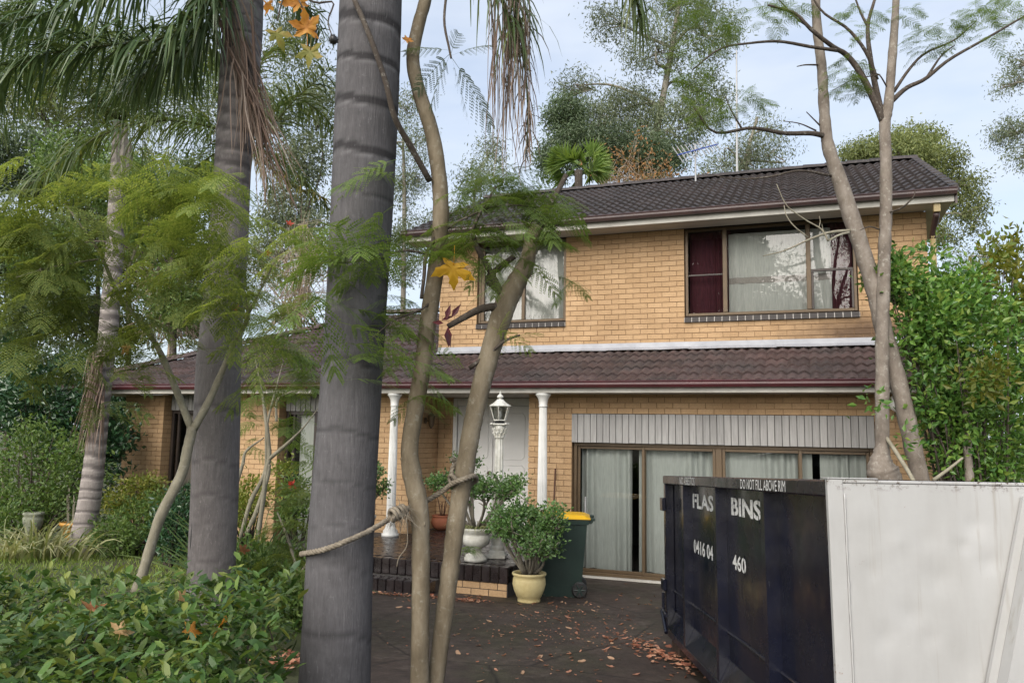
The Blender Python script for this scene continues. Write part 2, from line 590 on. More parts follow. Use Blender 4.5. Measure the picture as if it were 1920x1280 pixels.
# --- collect bricks: (u, v, z, length along u or v, axis)
BR = []
def course(u0, u1, z0, z1, v, zref, uref, holes=(), axis='u', group='lower'):
    k0 = math.floor((z0 - zref) / CH) - 1
    k1 = math.ceil((z1 - zref) / CH) + 1
    for k in range(k0, k1):
        za, zb = zref + k * CH + .005, zref + (k + 1) * CH - .005
        za, zb = max(za, z0), min(zb, z1)
        if zb - za < .025:
            continue
        segs = [(u0, u1)]
        zm = (za + zb) / 2
        for (ha, hb, hz0, hz1) in holes:
            if hz0 < zm < hz1:
                new = []
                for a, b in segs:
                    if hb <= a or ha >= b:
                        new.append((a, b))
                    else:
                        if ha > a:
                            new.append((a, ha))
                        if hb < b:
                            new.append((hb, b))
                segs = new
        ph = uref + (.12 if k % 2 else 0)
        for a, b in segs:
            j0 = math.floor((a - ph) / BL)
            j1 = math.ceil((b - ph) / BL)
            for j in range(j0, j1):
                x0, x1 = max(a, ph + j * BL), min(b, ph + (j + 1) * BL)
                x0 = x0 if x0 == a else x0 + .005
                x1 = x1 if x1 == b else x1 - .005
                if x1 - x0 < .03:
                    continue
                BR.append([group, axis, (x0 + x1) / 2, v, zm, x1 - x0, zb - za])
course(UL, UR, 3.5, SOF_Z, UV, SILL_Z, WR[0], ((WL[0], WL[1], SILL_Z, 6), (WR[0], WR[1], SILL_Z, 6)), group='upper')
ZB = 2.473
course(-12.43, -11.47, 0, 2.77, 0, ZB, -11.47, group='left')
course(-9.95, -8.84, 0, 2.77, 0, ZB, -8.84, group='left')
course(-7.55, -6.2, .0, 2.77, 0, ZB, -6.2, group='left')
course(-4.10, 1.81, .0, 2.77, 0, ZB, -3.39, ((-3.39, .91, -1, ZB),), group='lower')
course(0, 1.1, .3, 2.77, -6.2, ZB, .0, axis='v', group='entry')
course(-6.2, -5.92, .3, 2.77, 1.1, ZB, -6.2, group='entry')
course(0, .26, 0, 2.77, -11.47, ZB, 0, axis='v', group='left')
course(0, .26, 0, 2.77, -8.84, ZB, 0, axis='v', group='left')
course(0, 7.5, 0, 2.77, 1.81, ZB, 0, axis='v', group='side')
course(.9, 7.5, 3.1, SOF_Z, UR, SILL_Z, .9, axis='v', group='side')

WALLS = {}
def wall(key, name, boxes, mat='mortar'):
    mb = MB()
    for bx in boxes:
        mb.box(*bx)
    WALLS[key] = obj(name, mb, M[mat], HOUSE)
    return WALLS[key]
T = .012                              # mortar lies this far behind the brick faces
wall('upper', 'upper_wall', [(UL, WL[0], UV + T, UV + .24, 3.0, SOF_Z), (WL[0], WL[1], UV + T, UV + .24, 3.0, SILL_Z), (WL[1], WR[0], UV + T, UV + .24, 3.0, SOF_Z),
      (WR[0], WR[1], UV + T, UV + .24, 3.0, SILL_Z), (WR[1], UR - T, UV + T, UV + .24, 3.0, SOF_Z)])
wall('side', 'side_wall', [(UR - .24, UR - T, UV + .241, 7.5, 2.9, SOF_Z), (1.57, 1.81 - T, .241, 7.5, 0, 2.77), (UL, UL + .2, UV + .241, 7.5, 2.8, SOF_Z), (UL + .2, UR - .24, 7.3, 7.5, 0, SOF_Z),
      (-12.43, -12.2, .27, 7.5, 0, 2.77), (-12.2, UL + .2, 7.3, 7.5, 0, 2.77)])
wall('left', 'left_wing_wall', [(-12.43, -11.47 - T, T, .26, 0, 2.77), (-9.95, -8.84 - T, T, .26, 0, 2.77), (-7.55, -6.2 - T, T, .26, 0, 2.77)])
wall('entry', 'entry_wall', [(-6.4, -6.2 - T, .261, 1.1, 0, 2.77), (-6.4, -5.92, 1.1 + T, 1.3, 0, 2.77)])
wall('lower', 'garage_wall', [(-4.10 + T, -3.39, T, .24, 0, 2.77), (-3.389, .909, T, .24, ZB, 2.77), (.91, 1.81 - T, T, .24, 0, 2.77)])
ub = MB()
ub.box(-.5, .5, -.5, .5, -.5, .5)
BRICK = as_mesh('brick', ub)
BRICK.materials.append(M['brick'])
def vis(b):
    g, ax, c, v, z, l, h = b
    P = hw(c, v, z) if ax == 'u' else hw(v, c, z)
    x, y = proj(*P)
    if not (5 < x < 1915 and 5 < y < 1275) or g == 'side':
        return -1
    s = l * h / P.y ** 2
    if ax == 'v':
        s *= .4
    if (590 < x < 735 and y > 250) or (355 < x < 450) or (x > 1710 and y > 520) or (x > 1237 and y > 890) or (x > 1690 and y > 560):
        return -.5 + s * .01
    return s
BR.sort(key=vis, reverse=True)
rest = {}
CUBE_V = np.array(ub.v)
CUBE_F = np.array(ub.f)
for i, (g, ax, c, v, z, l, h) in enumerate(BR):
    dep = .042
    jit = random.uniform(-.0025, .0015)
    if ax == 'u':
        p, s = (c, v + dep / 2 + jit, z), (l, dep, h)
    else:
        sg = -1
        p, s = (v - dep / 2 + jit, c, z), (dep, l, h)
    if i < 300:
        o = obj('brick', BRICK, None, WALLS[g], loc=p, scale=s)
    else:
        rest.setdefault(g, []).append(CUBE_V * np.array(s) + np.array(p))
for g, L in rest.items():
    V = np.concatenate(L)
    Fc = np.concatenate([CUBE_F + 8 * i for i in range(len(L))])
    o = obj('brickwork', (V, Fc), M['brick'], WALLS[g])
    o['kind'] = 'stuff'

# --- roof tiles
TP, TL, TN = .30, .365, 13
def tile_geo():
    vs, fs = [], []
    for k in range(TN):
        x = TP * k / (TN - 1) - TP / 2
        wv = .021 * (.5 + .5 * math.cos(2 * PI * (k / (TN - 1)) * 2 + PI))
        wv = .034 * (wv / .021) ** .8
        vs += [(x, 0, wv - .026), (x, 0, wv + .012), (x, .0005, wv + .0125), (x, TL, wv - .014)]
    for k in range(TN - 1):
        a, b = 4 * k, 4 * k + 4
        fs += [(a, b, b + 1, a + 1), (a + 2, b + 2, b + 3, a + 3)]
    return np.array(vs), np.array(fs)
TV, TF = tile_geo()
def roof_tiles(part, mat, u0, u1, ve, ze, tanp, vtop, keep, quota, gauge=.32):
    al = math.atan(tanp)
    lst = []
    L = (vtop - ve) / math.cos(al)
    rows = int(L / gauge + .35)
    for r in range(rows):
        for c in range(int((u1 - u0) / TP + .5)):
            u = u0 + (c + .5) * TP
            s = r * gauge
            v, z = ve + s * math.cos(al), ze + s * math.sin(al)
            if keep(u, v + gauge * .5 * math.cos(al)):
                P = hw(u, v, z)
                x, y = proj(*P)
                sc = 1 / P.y if (0 < x < 1920 and 0 < y < 1280) and not (590 < x < 735) else 0
                lst.append((sc, u, v, z))
    lst.sort(reverse=True)
    me = mesh_np('tile', TV, TF)
    me.materials.append(mat)
    me.polygons.foreach_set('use_smooth', np.ones(len(me.polygons), bool))
    restv = []
    ca, sa = math.cos(al - .03), math.sin(al - .03)
    for i, (_, u, v, z) in enumerate(lst):
        dz, da = random.uniform(-.003, .003), random.uniform(-.012, .012)
        nz = .03
        p = (u, v - nz * math.sin(al), z + nz * math.cos(al) + dz)
        if i < quota:
            obj('tile', me, None, part, loc=p, rot=(al - .03, 0, da))
        else:
            q = TV.copy()
            y, zz = q[:, 1] * ca - q[:, 2] * sa, q[:, 1] * sa + q[:, 2] * ca
            restv.append(np.stack([q[:, 0], y, zz], 1) + np.array(p))
    if restv:
        o = obj('tile_field', (np.concatenate(restv), np.concatenate([TF + len(TV) * i for i in range(len(restv))])), mat, part, smooth=True)
        o['kind'] = 'stuff'
# upper roof, a gable running along the front
EV, EZ, RV = .35, 5.69, 4.2
RT = (7.43 - EZ) / (RV - EV)
RUL, RUR = UL - .5, 2.10
d = MB()
zl = .055
d.add([(RUL, EV, EZ - zl), (RUR, EV, EZ - zl), (RUR, RV, 7.43 - zl), (RUL, RV, 7.43 - zl), (RUL, 2 * RV - EV, EZ - zl), (RUR, 2 * RV - EV, EZ - zl)],
      [(0, 1, 2, 3), (3, 2, 5, 4)])
uroof = obj('upper_roof', d, M['tile_up'], HOUSE)
roof_tiles(uroof, M['tile_up'], RUL + .05, RUR + .02, EV - .04, EZ - .05, RT, RV, lambda u, v: True, 130)
mb = MB()
n = 22
for i in range(n):
    a = RUL + (RUR - RUL) * i / n
    b = RUL + (RUR - RUL) * (i + 1) / n + .03
    pts, L = [], 7
    for e, r in ((a, .125), (b, .105)):
        for k in range(L):
            th = PI * k / (L - 1)
            pts.append((e, RV + r * math.cos(th) * 1.1, 7.42 + r * math.sin(th) * .75))
    mb.add(pts, [(k, k + 1, L + k + 1, L + k) for k in range(L - 1)] + [tuple(range(L)), tuple(range(L, 2 * L))[::-1]])
obj('ridge_caps', mb, M['tile_up'], uroof, smooth=False)
# gable end: verge capping and wall triangle
mb = MB()
al = math.atan(RT)
for s in (1,):
    for i in range(13):
        t0, t1 = i / 13, (i + 1) / 13 + .012
        va, vb = EV - .05 + (RV - EV) * t0, EV - .05 + (RV - EV) * t1
        za, zb = EZ + (7.43 - EZ) * t0, EZ + (7.43 - EZ) * t1
        e = RUR + .02
        mb.add([(e - .11, va, za + .03), (e, va, za + .045), (e + .03, va, za - .08), (e - .11, vb, zb + .012), (e, vb, zb + .02), (e + .03, vb, zb - .10)],
               [(0, 1, 4, 3), (1, 2, 5, 4), (0, 2, 1), (3, 4, 5)])
obj('verge_tiles', mb, M['tile_up'], uroof)
mb = MB()
for uu in (UR - .2, UL):
    mb.prism([(UV + .02, SOF_Z), (7.5, SOF_Z), (RV, 7.20)], uu, uu + .18, 'x')
obj('gable_wall', mb, M['mortar'], HOUSE)
# barge board on the right gable
mb = MB()
for sgn in (1, -1):
    va, vb = (EV, RV) if sgn > 0 else (2 * RV - EV, RV)
    mb.add([(RUR - .02, va, EZ - .22), (RUR - .02, vb, 7.43 - .22), (RUR - .02, vb, 7.43 - .06), (RUR - .02, va, EZ - .06),
            (RUR + .01, va, EZ - .22), (RUR + .01, vb, 7.43 - .22), (RUR + .01, vb, 7.43 - .06), (RUR + .01, va, EZ - .06)],
           [(0, 1, 2, 3), (7, 6, 5, 4), (0, 4, 5, 1), (3, 2, 6, 7), (0, 3, 7, 4)])
obj('barge_board', mb, M['gutter_up'], HOUSE)
# gutters: a quad profile in short lengths
def gutter(name, u0, u1, v, ztop, mat, joints=0):
    prof = [(0, 0), (-.085, 0), (-.095, -.012), (-.088, -.03), (-.10, -.06), (-.085, -.10), (0, -.105)]
    prof = [(v + a, ztop + b) for a, b in prof]
    mb = MB()
    mb.prism([(a, b) for a, b in prof], u0, u1, 'x')
    return obj(name, mb, M[mat], HOUSE)
gutter('upper_gutter', RUL, RUR, EV - .004, EZ + .0, 'gutter_up')
mb = MB()
mb.bbox(RUL, RUR - .03, EV + .0, EV + .03, SOF_Z - .03, EZ - .085, .004)
obj('upper_fascia', mb, M['fascia'], HOUSE)
mb = MB()
mb.box(RUL, RUR - .03, EV + .031, UV + .0, SOF_Z + .001, SOF_Z + .02)
mb.box(UR + .001, RUR - .03, UV + .001, 7.5, SOF_Z + .001, SOF_Z + .02)
obj('upper_soffit', mb, M['soffit'], HOUSE)
mb = MB()
mb.bbox(UR + .03, UR + .12, EV + .035, EV + .13, SOF_Z - .15, SOF_Z - .002, .006)
obj('eave_beam', mb, M['yellow_pipe'], HOUSE)
# lower roof
LT, LUE, LVE, LZE, LUR = .42, -13.4, -.55, 2.94, 2.25
LRV = 3.9
LRZ = LZE + LT * (LRV - LVE)
d = MB()
q = .055
WZ = LZE + LT * (UV - LVE)
hipv = LRV - LVE
d.add([(LUE, LVE, LZE - q), (LUR, LVE, LZE - q), (LUR, UV, WZ - q), (UL, UV, WZ - q), (UL, LRV, LRZ - q), (LUE + hipv, LRV, LRZ - q), (LUE, 2 * LRV - LVE, LZE - q), (UL, 2 * LRV - LVE, LZE - q)],
      [(0, 1, 2, 3, 4, 5), (0, 5, 6), (5, 4, 7, 6)])
lroof = obj('lower_roof', d, M['tile_low'], HOUSE)
roof_tiles(lroof, M['tile_low'], LUE, LUR, LVE - .05, LZE - .05, LT, LRV,
           lambda u, v: (v < UV - .02 if u > UL - .05 else True) and u - LUE > (v - LVE) + .02, 170)
def caps(name, A, B, n, part, r=.11):
    mb = MB()
    A, B = Vector(A), Vector(B)
    ax = (B - A).normalized()
    sd = ax.cross(Vector((0, 0, 1))).normalized()
    up = sd.cross(ax)
    for i in range(n):
        a, b = A + (B - A) * (i / n), A + (B - A) * ((i + 1) / n + .01)
        pts = []
        for e, rr in ((a, r * 1.12), (b, r * .92)):
            for k in range(7):
                th = PI * k / 6
                pts.append(tuple(e + sd * (rr * math.cos(th) * 1.1) + up * (rr * math.sin(th) * .75)))
        mb.add(pts, [(k, k + 1, 8 + k, 7 + k) for k in range(6)] + [tuple(range(7)), tuple(range(7, 14))[::-1]])
    return obj(name, mb, M['tile_low'], part)
caps('hip_caps', (LUE, LVE, LZE + .03), (LUE + hipv, LRV, LRZ + .03), 17, lroof)
caps('ridge_caps', (LUE + hipv, LRV, LRZ + .03), (UL, LRV, LRZ + .03), 8, lroof)
gutter('lower_gutter', LUE, LUR, LVE - .004, LZE, 'gutter_low')
mb = MB()
mb.bbox(LUE, LUR, LVE, LVE + .03, 2.765, LZE - .09, .004)
obj('lower_fascia', mb, M['fascia'], HOUSE)
mb = MB()
mb.box(LUE, LUR, LVE + .031, -.001, 2.771, 2.79)
mb.box(-6.2, -4.1, 0, 1.1, 2.771, 2.79)
mb.box(LUE, -12.431, 0, 7.5, 2.771, 2.79)
obj('lower_soffit', mb, M['soffit'], HOUSE)
mb = MB()
nfl = 18
for i in range(nfl):                   # lead flashing laid in overlapping lengths
    a = UL + (LUR - .4 - UL) * i / nfl
    b = UL + (LUR - .4 - UL) * (i + 1) / nfl + .02
    k = (i % 2) * .003
    e = random.uniform(-.006, .006)
    mb.add([(a, UV - .012 - k, WZ + .115), (b, UV - .012 - k, WZ + .115), (b, UV - .03 - k, WZ + .035 + k), (a, UV - .03 - k, WZ + .035 + k),
            (b, UV - .16, WZ - .018 + k + e), (a, UV - .16, WZ - .018 + k - e)], [(0, 3, 2, 1), (3, 5, 4, 2)])
obj('roof_flashing', mb, M['flashing'], lroof)

# --- window sills: dark bricks on edge, tilted, pale joints
def sill(name, u0, u1, zb, v, n):
    bed = MB()
    bed.add([(u0, v - .034, zb + .004), (u1, v - .034, zb + .004), (u1, v - .030, zb + .070), (u0, v - .030, zb + .070), (u0, v + .1, zb + .004), (u1, v + .1, zb + .004), (u1, v + .1, zb + .105), (u0, v + .1, zb + .105)],
            [(0, 1, 2, 3), (3, 2, 6, 7), (0, 4, 5, 1), (0, 3, 7, 4), (1, 5, 6, 2)])
    s = obj(name, bed, M['sill_mortar'], HOUSE)
    w_ = (u1 - u0) / n
    b = MB()
    h = w_ - .012
    b.add([(-h / 2, -.042, 0), (h / 2, -.042, 0), (h / 2, -.038, .078), (-h / 2, -.038, .078), (-h / 2, .1, 0), (h / 2, .1, 0), (h / 2, .1, .113), (-h / 2, .1, .113)],
          [(0, 1, 2, 3), (3, 2, 6, 7), (0, 4, 5, 1), (0, 3, 7, 4), (1, 5, 6, 2)])
    me = as_mesh('brick', b)
    me.materials.append(M['sill_brick'])
    for i in range(n):
        obj('brick', me, None, s, loc=(u0 + (i + .5) * w_, v, zb - .001))
sill('window_sill', WR[0], WR[1] + .01, SILL_Z, UV, 22)
sill('window_sill', WL[0], WL[1], SILL_Z, UV, 14)

# --- windows and curtains
def curtain(u0, u1, z0, z1, v, folds, amp, seed, hem=.0):
    r = np.random.default_rng(seed)
    n = int((u1 - u0) * 70) + 8
    us = np.linspace(u0, u1, n)
    ph = np.cumsum(r.uniform(.6, 1.5, n))
    ph = ph / ph[-1] * folds * 2 * PI
    am = amp * (.6 + .5 * np.sin(np.linspace(0, 7, n) + seed))
    V, Fc = [], []
    zs = np.linspace(z0, z1, 6)
    for k, z in enumerate(zs):
        f = 1.1 - .35 * k / 5
        vv = v + am * f * np.sin(ph + .15 * k)
        V.append(np.stack([us + .01 * k / 5 * np.sin(ph * .5), vv, np.full(n, z) + (hem * np.sin(ph * .23) if k == 0 else 0)], 1))
    for k in range(5):
        a = np.arange(n - 1) + k * n
        Fc.append(np.stack([a, a + 1, a + 1 + n, a + n], 1))
    return np.concatenate(V), np.concatenate(Fc)
def frame_rect(mb, u0, u1, z0, z1, v0, v1, t):
    mb.bbox(u0, u0 + t, v0, v1, z0, z1, .004)
    mb.bbox(u1 - t, u1, v0, v1, z0, z1, .004)
    mb.bbox(u0 + t + .0005, u1 - t - .0005, v0 + .001, v1 - .001, z0, z0 + t, .004)
    mb.bbox(u0 + t + .0005, u1 - t - .0005, v0 + .001, v1 - .001, z1 - t, z1, .004)
def pane(parent, u0, u1, z0, z1, v, mat):
    mb = MB()
    mb.add([(u0, v, z0), (u1, v, z0), (u1, v, z1), (u0, v, z1)], [(0, 1, 2, 3)])
    return obj('pane', mb, M[mat], parent)
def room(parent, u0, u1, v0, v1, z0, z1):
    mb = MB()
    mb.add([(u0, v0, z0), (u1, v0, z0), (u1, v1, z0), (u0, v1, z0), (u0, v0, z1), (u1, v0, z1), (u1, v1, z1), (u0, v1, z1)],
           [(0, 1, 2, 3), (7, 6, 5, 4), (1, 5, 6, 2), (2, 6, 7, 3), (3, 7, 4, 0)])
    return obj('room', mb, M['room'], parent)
# upper right window
WTOP = SOF_Z - .005
mb = MB()
wz0 = SILL_Z + .108
frame_rect(mb, WR[0] + .012, WR[1] - .012, wz0, WTOP, UV + .05, UV + .11, .045)
m1, m2 = -1.13, .13
for m_ in (m1, m2):
    mb.bbox(m_ - .035, m_ + .035, UV + .045, UV + .105, wz0 + .046, WTOP - .046, .005)
win = obj('window', mb, M['bronze'], HOUSE)
mb = MB()
mb.bbox(WR[0] + .058, m1 - .036, UV + .055, UV + .085, 4.74, 4.768, .004)
mb.bbox(m2 + .036, WR[1] - .058, UV + .055, UV + .095, 4.72, 4.76, .004)
mb.bbox(m2 + .036, m2 + .07, UV + .055, UV + .09, wz0 + .05, 4.719, .003)
mb.bbox(WR[1] - .09, WR[1] - .058, UV + .055, UV + .09, wz0 + .05, 4.719, .003)
obj('sash_bars', mb, M['dark_frame'], win)
for a, b in ((WR[0] + .057, m1 - .035), (m1 + .035, m2 - .035), (m2 + .035, WR[1] - .057)):
    pane(win, a, b, wz0 + .045, WTOP - .045, UV + .08 + random.uniform(-.004, .004), 'glass_right')
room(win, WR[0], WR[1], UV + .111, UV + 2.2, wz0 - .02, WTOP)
obj('side_curtain', curtain(WR[0] + .06, -1.05, wz0 + .04, WTOP - .02, UV + .24, 8, .022, 3), M['maroon'], win, True)
obj('side_curtain', curtain(.42, WR[1] - .06, wz0 + .04, WTOP - .02, UV + .24, 4, .03, 5), M['maroon'], win, True)
obj('lace_curtain', curtain(-1.08, .46, wz0 + .04, WTOP - .1, UV + .17, 7, .022, 8), M['lace'], win, True)
V_, F_ = curtain(-1.08, .46, 4.60, 4.70, UV + .163, 7, .022, 8)
obj('lace_trim', (V_, F_), M['lacetrim'], win, True)
# upper left window
mb = MB()
frame_rect(mb, WL[0] + .012, WL[1] - .012, wz0, WTOP, UV + .05, UV + .11, .045)
ml = -4.56
mb.bbox(ml - .03, ml + .03, UV + .045, UV + .105, wz0 + .046, WTOP - .046, .005)
mb.bbox(WL[0] + .058, WL[0] + .12, UV + .055, UV + .1, wz0 + .046, WTOP - .046, .005)
win = obj('window', mb, M['bronze'], HOUSE)
for a, b in ((WL[0] + .12, ml - .03), (ml + .03, WL[1] - .057)):
    pane(win, a, b, wz0 + .045, WTOP - .045, UV + .08 + random.uniform(-.004, .004), 'glass_up')
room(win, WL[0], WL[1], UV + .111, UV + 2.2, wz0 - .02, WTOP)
obj('lace_curtain', curtain(WL[0] + .05, WL[1] - .05, wz0 + .04, WTOP - .05, UV + .2, 9, .02, 4), M['lace'], win, True)
# garage-side sliding doors
GL, GR, GT = -3.385, .905, 2.03
mb = MB()
frame_rect(mb, GL + .01, GR - .01, .03, GT, .07, .15, .05)
MU = [-2.283, -1.178, -.062]
mb.bbox(MU[1] - .045, MU[1] + .045, .065, .155, .08, GT - .05, .005)
slide = obj('sliding_door', mb, M['bronze'], HOUSE)
ed = [GL + .06, MU[0], MU[1] - .046, MU[1] + .046, MU[2], GR - .06]
for k, (a, b) in enumerate(((ed[0], MU[0] + .03), (MU[0] - .03, ed[2]), (ed[3], MU[2] + .03), (MU[2] - .03, ed[5]))):
    vv = .085 if k in (1, 2) else .115
    mb = MB()
    frame_rect(mb, a, b, .081, GT - .051, vv, vv + .028, .045)
    p_ = obj('door_leaf', mb, M['bronze'], slide)
    pane(slide, a + .045, b - .045, .126, GT - .096, vv + .014, 'glass')
mb = MB()
mb.bbox(GL + .19, GL + .215, .06, .085, .95, 1.2, .005)
obj('door_handle', mb, M['steel'], slide)
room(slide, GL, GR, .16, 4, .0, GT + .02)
for k, (a, b, f) in enumerate(((GL + .08, -2.50, 5), (-2.40, MU[1] - .05, 7), (MU[1] + .05, .10, 7), (.20, GR - .05, 5))):
    obj('curtain', curtain(a, b, .10, GT - .03, .27, f, .05, 20 + k, .01), M['grey_curtain'], slide, True)
mb = MB()
mb.box(GL, GR, -.02, .22, .0, .028)
obj('door_sill', mb, M['fascia'], slide)
# boards above the sliding doors
mb = MB()
mb.box(GL - .005, .91, .005, .16, GT + .001, ZB - .004)
bh = obj('board_header', mb, M['groove'], HOUSE)
nb = 43
bw = (.91 - (GL - .005)) / nb
b_ = MB()
b_.bbox(-bw / 2 + .004, bw / 2 - .004, -.018, .01, 0, ZB - GT - .006, .003)
me = as_mesh('board', b_)
me.materials.append(M['board'])
for i in range(nb):
    obj('board', me, None, bh, loc=(GL - .005 + (i + .5) * bw, -.002 + random.uniform(-.001, .001), GT + .001 + random.uniform(-.002, .002)))
# left wing windows
for k, (a, b, cm) in enumerate(((-11.46, -9.96, 'brown_curtain'), (-8.83, -7.56, 'lace'))):
    mb = MB()
    frame_rect(mb, a + .005, b - .005, .12, 2.48, .2, .27, .06)
    mb.bbox((a + b) / 2 - .03, (a + b) / 2 + .03, .195, .265, .18, 2.42, .004)
    mb.bbox(a + .15, a + .19, .205, .262, .18, 2.42, .004)
    win = obj('window', mb, M['dark_frame'], HOUSE)
    for c, e in ((a + .065, (a + b) / 2 - .03), ((a + b) / 2 + .03, b - .065)):
        pane(win, c, e, .18, 2.42, .235, 'glass')
    room(win, a, b, .28, 2.5, .1, 2.5)
    obj('curtain', curtain(a + .22, b - .05, .15, 2.45, .34, 9, .03, 40 + k), M[cm], win, True)
    mb = MB()
    mb.box(a, b, .19, .28, 2.485, 2.77)
    hd = obj('board_header', mb, M['groove'], win)
    n_ = int((b - a) / .1)
    bb = MB()
    bb.bbox(-.046, .046, 0, .02, 2.486, 2.768, .003)
    me = as_mesh('board', bb)
    me.materials.append(M['board'])
    for i in range(n_):
        obj('board', me, None, win, loc=(a + (i + .5) * (b - a) / n_, .172, 0))
    mb = MB()
    mb.box(a, b, .05, .28, -.05, .115)
    obj('window_base', mb, M['mortar'], win)
# entry doors
mb = MB()
mb.box(-5.92, -4.1, 1.16, 1.26, .48, 2.77)
ent = obj('entry_door', mb, M['door'], HOUSE)
mb = MB()
mb.bbox(-5.915, -5.84, 1.10, 1.159, .48, 2.765, .005)
mb.bbox(-4.46, -4.38, 1.10, 1.159, .48, 2.765, .005)
mb.bbox(-5.839, -4.461, 1.11, 1.159, 2.64, 2.765, .005)
obj('door_frame', mb, M['white'], ent)
def molding(u0, u1, z0, z1):
    mb = MB()
    c = .05
    pts = [(u0 + c, z0), (u1 - c, z0), (u1, z0 + c), (u1, z1 - c), (u1 - c, z1), (u0 + c, z1), (u0, z1 - c), (u0, z0 + c)]
    mb.tube([(a, 1.135, b) for a, b in pts + pts[:1]], .011, 6, False)
    return obj('door_molding', mb, M['door'], ent)
for a, b in ((-5.83, -5.155), (-5.145, -4.47)):
    mb = MB()
    mb.bbox(a, b, 1.135, 1.1585, .50, 2.63, .006)
    lf = obj('door_leaf', mb, M['door'], ent)
    for z0, z1 in ((.62, 1.32), (1.42, 1.60), (1.70, 2.5)):
        molding(a + .09, b - .09, z0, z1)
mb = MB()
mb.tube([(-5.19, 1.132, 1.46), (-5.19, 1.07, 1.46)], [.03, .035], 10)
obj('door_handle', mb, M['bronze'], ent, True)
mb = MB()
mb.box(-4.379, -4.1, 1.11, 1.1585, .48, 2.765)
obj('side_panel', mb, M['door'], ent)
# wall lantern in the entry
mb = MB()
c = Vector((-6.2, .55, 2.33))
mb.tube([c + Vector((.0, 0, .02)), c + Vector((.02, 0, .02))], .05, 10)
mb.tube([c + Vector((.02, 0, .02)), c + Vector((.08, 0, .0)), c + Vector((.12, 0, .05))], .011, 6)
mb.lathe([(.01, .20), (.02, .17), (.075, .12), (.07, .115), (.045, -.05), (.03, -.07), (.01, -.1)], 8, c + Vector((.12, 0, -.02)))
obj('wall_lantern', mb, M['bronze'], HOUSE)
# porch columns
def column(u, v, z0, z1):
    mb = MB()
    h = z1 - z0
    mb.lathe([(.076, .16), (.074, .3), (.070, h * .5), (.058, h - .20)], 40, (u, v, z0), 20, .10)
    cl = obj('column', mb, M['white'], HOUSE)
    mb = MB()
    mb.lathe([(.14, 0), (.14, .045), (.115, .055), (.12, .09), (.095, .115), (.082, .16)], 28, (u, v, z0))
    obj('base', mb, M['white'], cl, True)
    mb = MB()
    mb.lathe([(.06, h - .21), (.068, h - .205), (.068, h - .19), (.062, h - .18), (.072, h - .10), (.10, h - .045), (.118, h - .03), (.118, h)], 28, (u, v, z0))
    obj('capital', mb, M['white'], cl, True)
PZ = .48
column(-6.27, -.44, PZ, 2.763)
column(-3.72, -.44, PZ, 2.763)
# downpipes and eave globe
mb = MB()
mb.tube([(1.85, UV - .055, 5.14), (1.85, UV - .055, WZ + .1)], .04, 10)
obj('downpipe', mb, M['yellow_pipe'], HOUSE, True)
mb = MB()
mb.tube([(1.85, EV + .085, 5.375), (1.85, EV + .12, 5.33), (1.85, UV - .065, 5.16), (1.85, UV - .055, 5.10)], .043, 10)
obj('downpipe_elbow', mb, M['gutter_up'], HOUSE, True)
mb = MB()
mb.tube([(1.87, LVE + .05, 2.84), (1.87, -.12, 2.66), (1.87, -.06, 2.5), (1.87, -.06, .05)], .045, 10)
obj('downpipe', mb, M['yellow_pipe'], HOUSE, True)
mb = MB()
mb.lathe([(.05, .09), (.06, .07), (.105, .02), (.118, -.05), (.10, -.12), (.05, -.16), (.005, -.17)], 20, (1.19, -.28, 2.68))
obj('eave_globe_light', mb, M['globe'], HOUSE, True)

# --- porch
PF, PU0, PU1 = -2.45, -7.3, -3.5
mb = MB()
mb.box(PU0, PU1 - .012, PF + .012, 1.15, -.1, PZ - .012)
mb.box(PU0, -4.42 - .012, PF - .33, PF + .011, -.1, .278)
porch = obj('porch', mb, M['grout'], HOUSE)
tb = MB()
tw = .234
tb.bbox(-tw / 2 + .005, tw / 2 - .005, -tw / 4 + .004, tw / 4 - .004, -.02, .0, .003)
PT = as_mesh('tile', tb)
PT.materials.append(M['porch'])
# paving laid at 45 degrees
ca = math.cos(PI / 4)
cnt = 0
for i in range(-40, 60):
    for j in range(-40, 60):
        a, b = (i + (.5 if j % 2 else 0)) * tw, j * tw / 2
        u = -5.0 + (a - b) * ca
        v = -1.0 + (a + b) * ca
        if PU0 + .1 < u < PU1 - .1 and PF + .16 < v < 1.02 and u > -6.45 + (0 if v < .1 else .35) and (v < -.1 or u < -4.2):
            x, y = proj(*hw(u, v, PZ))
            if 560 < x < 1010:
                obj('tile', PT, None, porch, loc=(u, v, PZ + random.uniform(-.001, .001)), rot=(0, 0, PI / 4))
# nosing tiles along the front edge and both risers
def nosing(u0, u1, vf, zt, h, dep, axis='u', n=None):
    n = n or round((u1 - u0) / .118)
    w_ = (u1 - u0) / n
    b = MB()
    b.bbox(-w_ / 2 + .004, w_ / 2 - .004, -.014, dep, -h, .004, .008)
    me = as_mesh('nosing_tile', b)
    me.materials.append(M['porch'])
    for i in range(n):
        if axis == 'u':
            obj('nosing_tile', me, None, porch, loc=(u0 + (i + .5) * w_, vf, zt))
        else:
            obj('nosing_tile', me, None, porch, loc=(vf, u0 + (i + .5) * w_, zt), rot=(0, 0, PI / 2))
nosing(PU0, PU1, PF, PZ, .195, .12)
nosing(PU0, -4.42, PF - .34, .282, .17, .2)
nosing(PF + .13, .0, PU1 + .0, PZ, .195, .12, 'v')
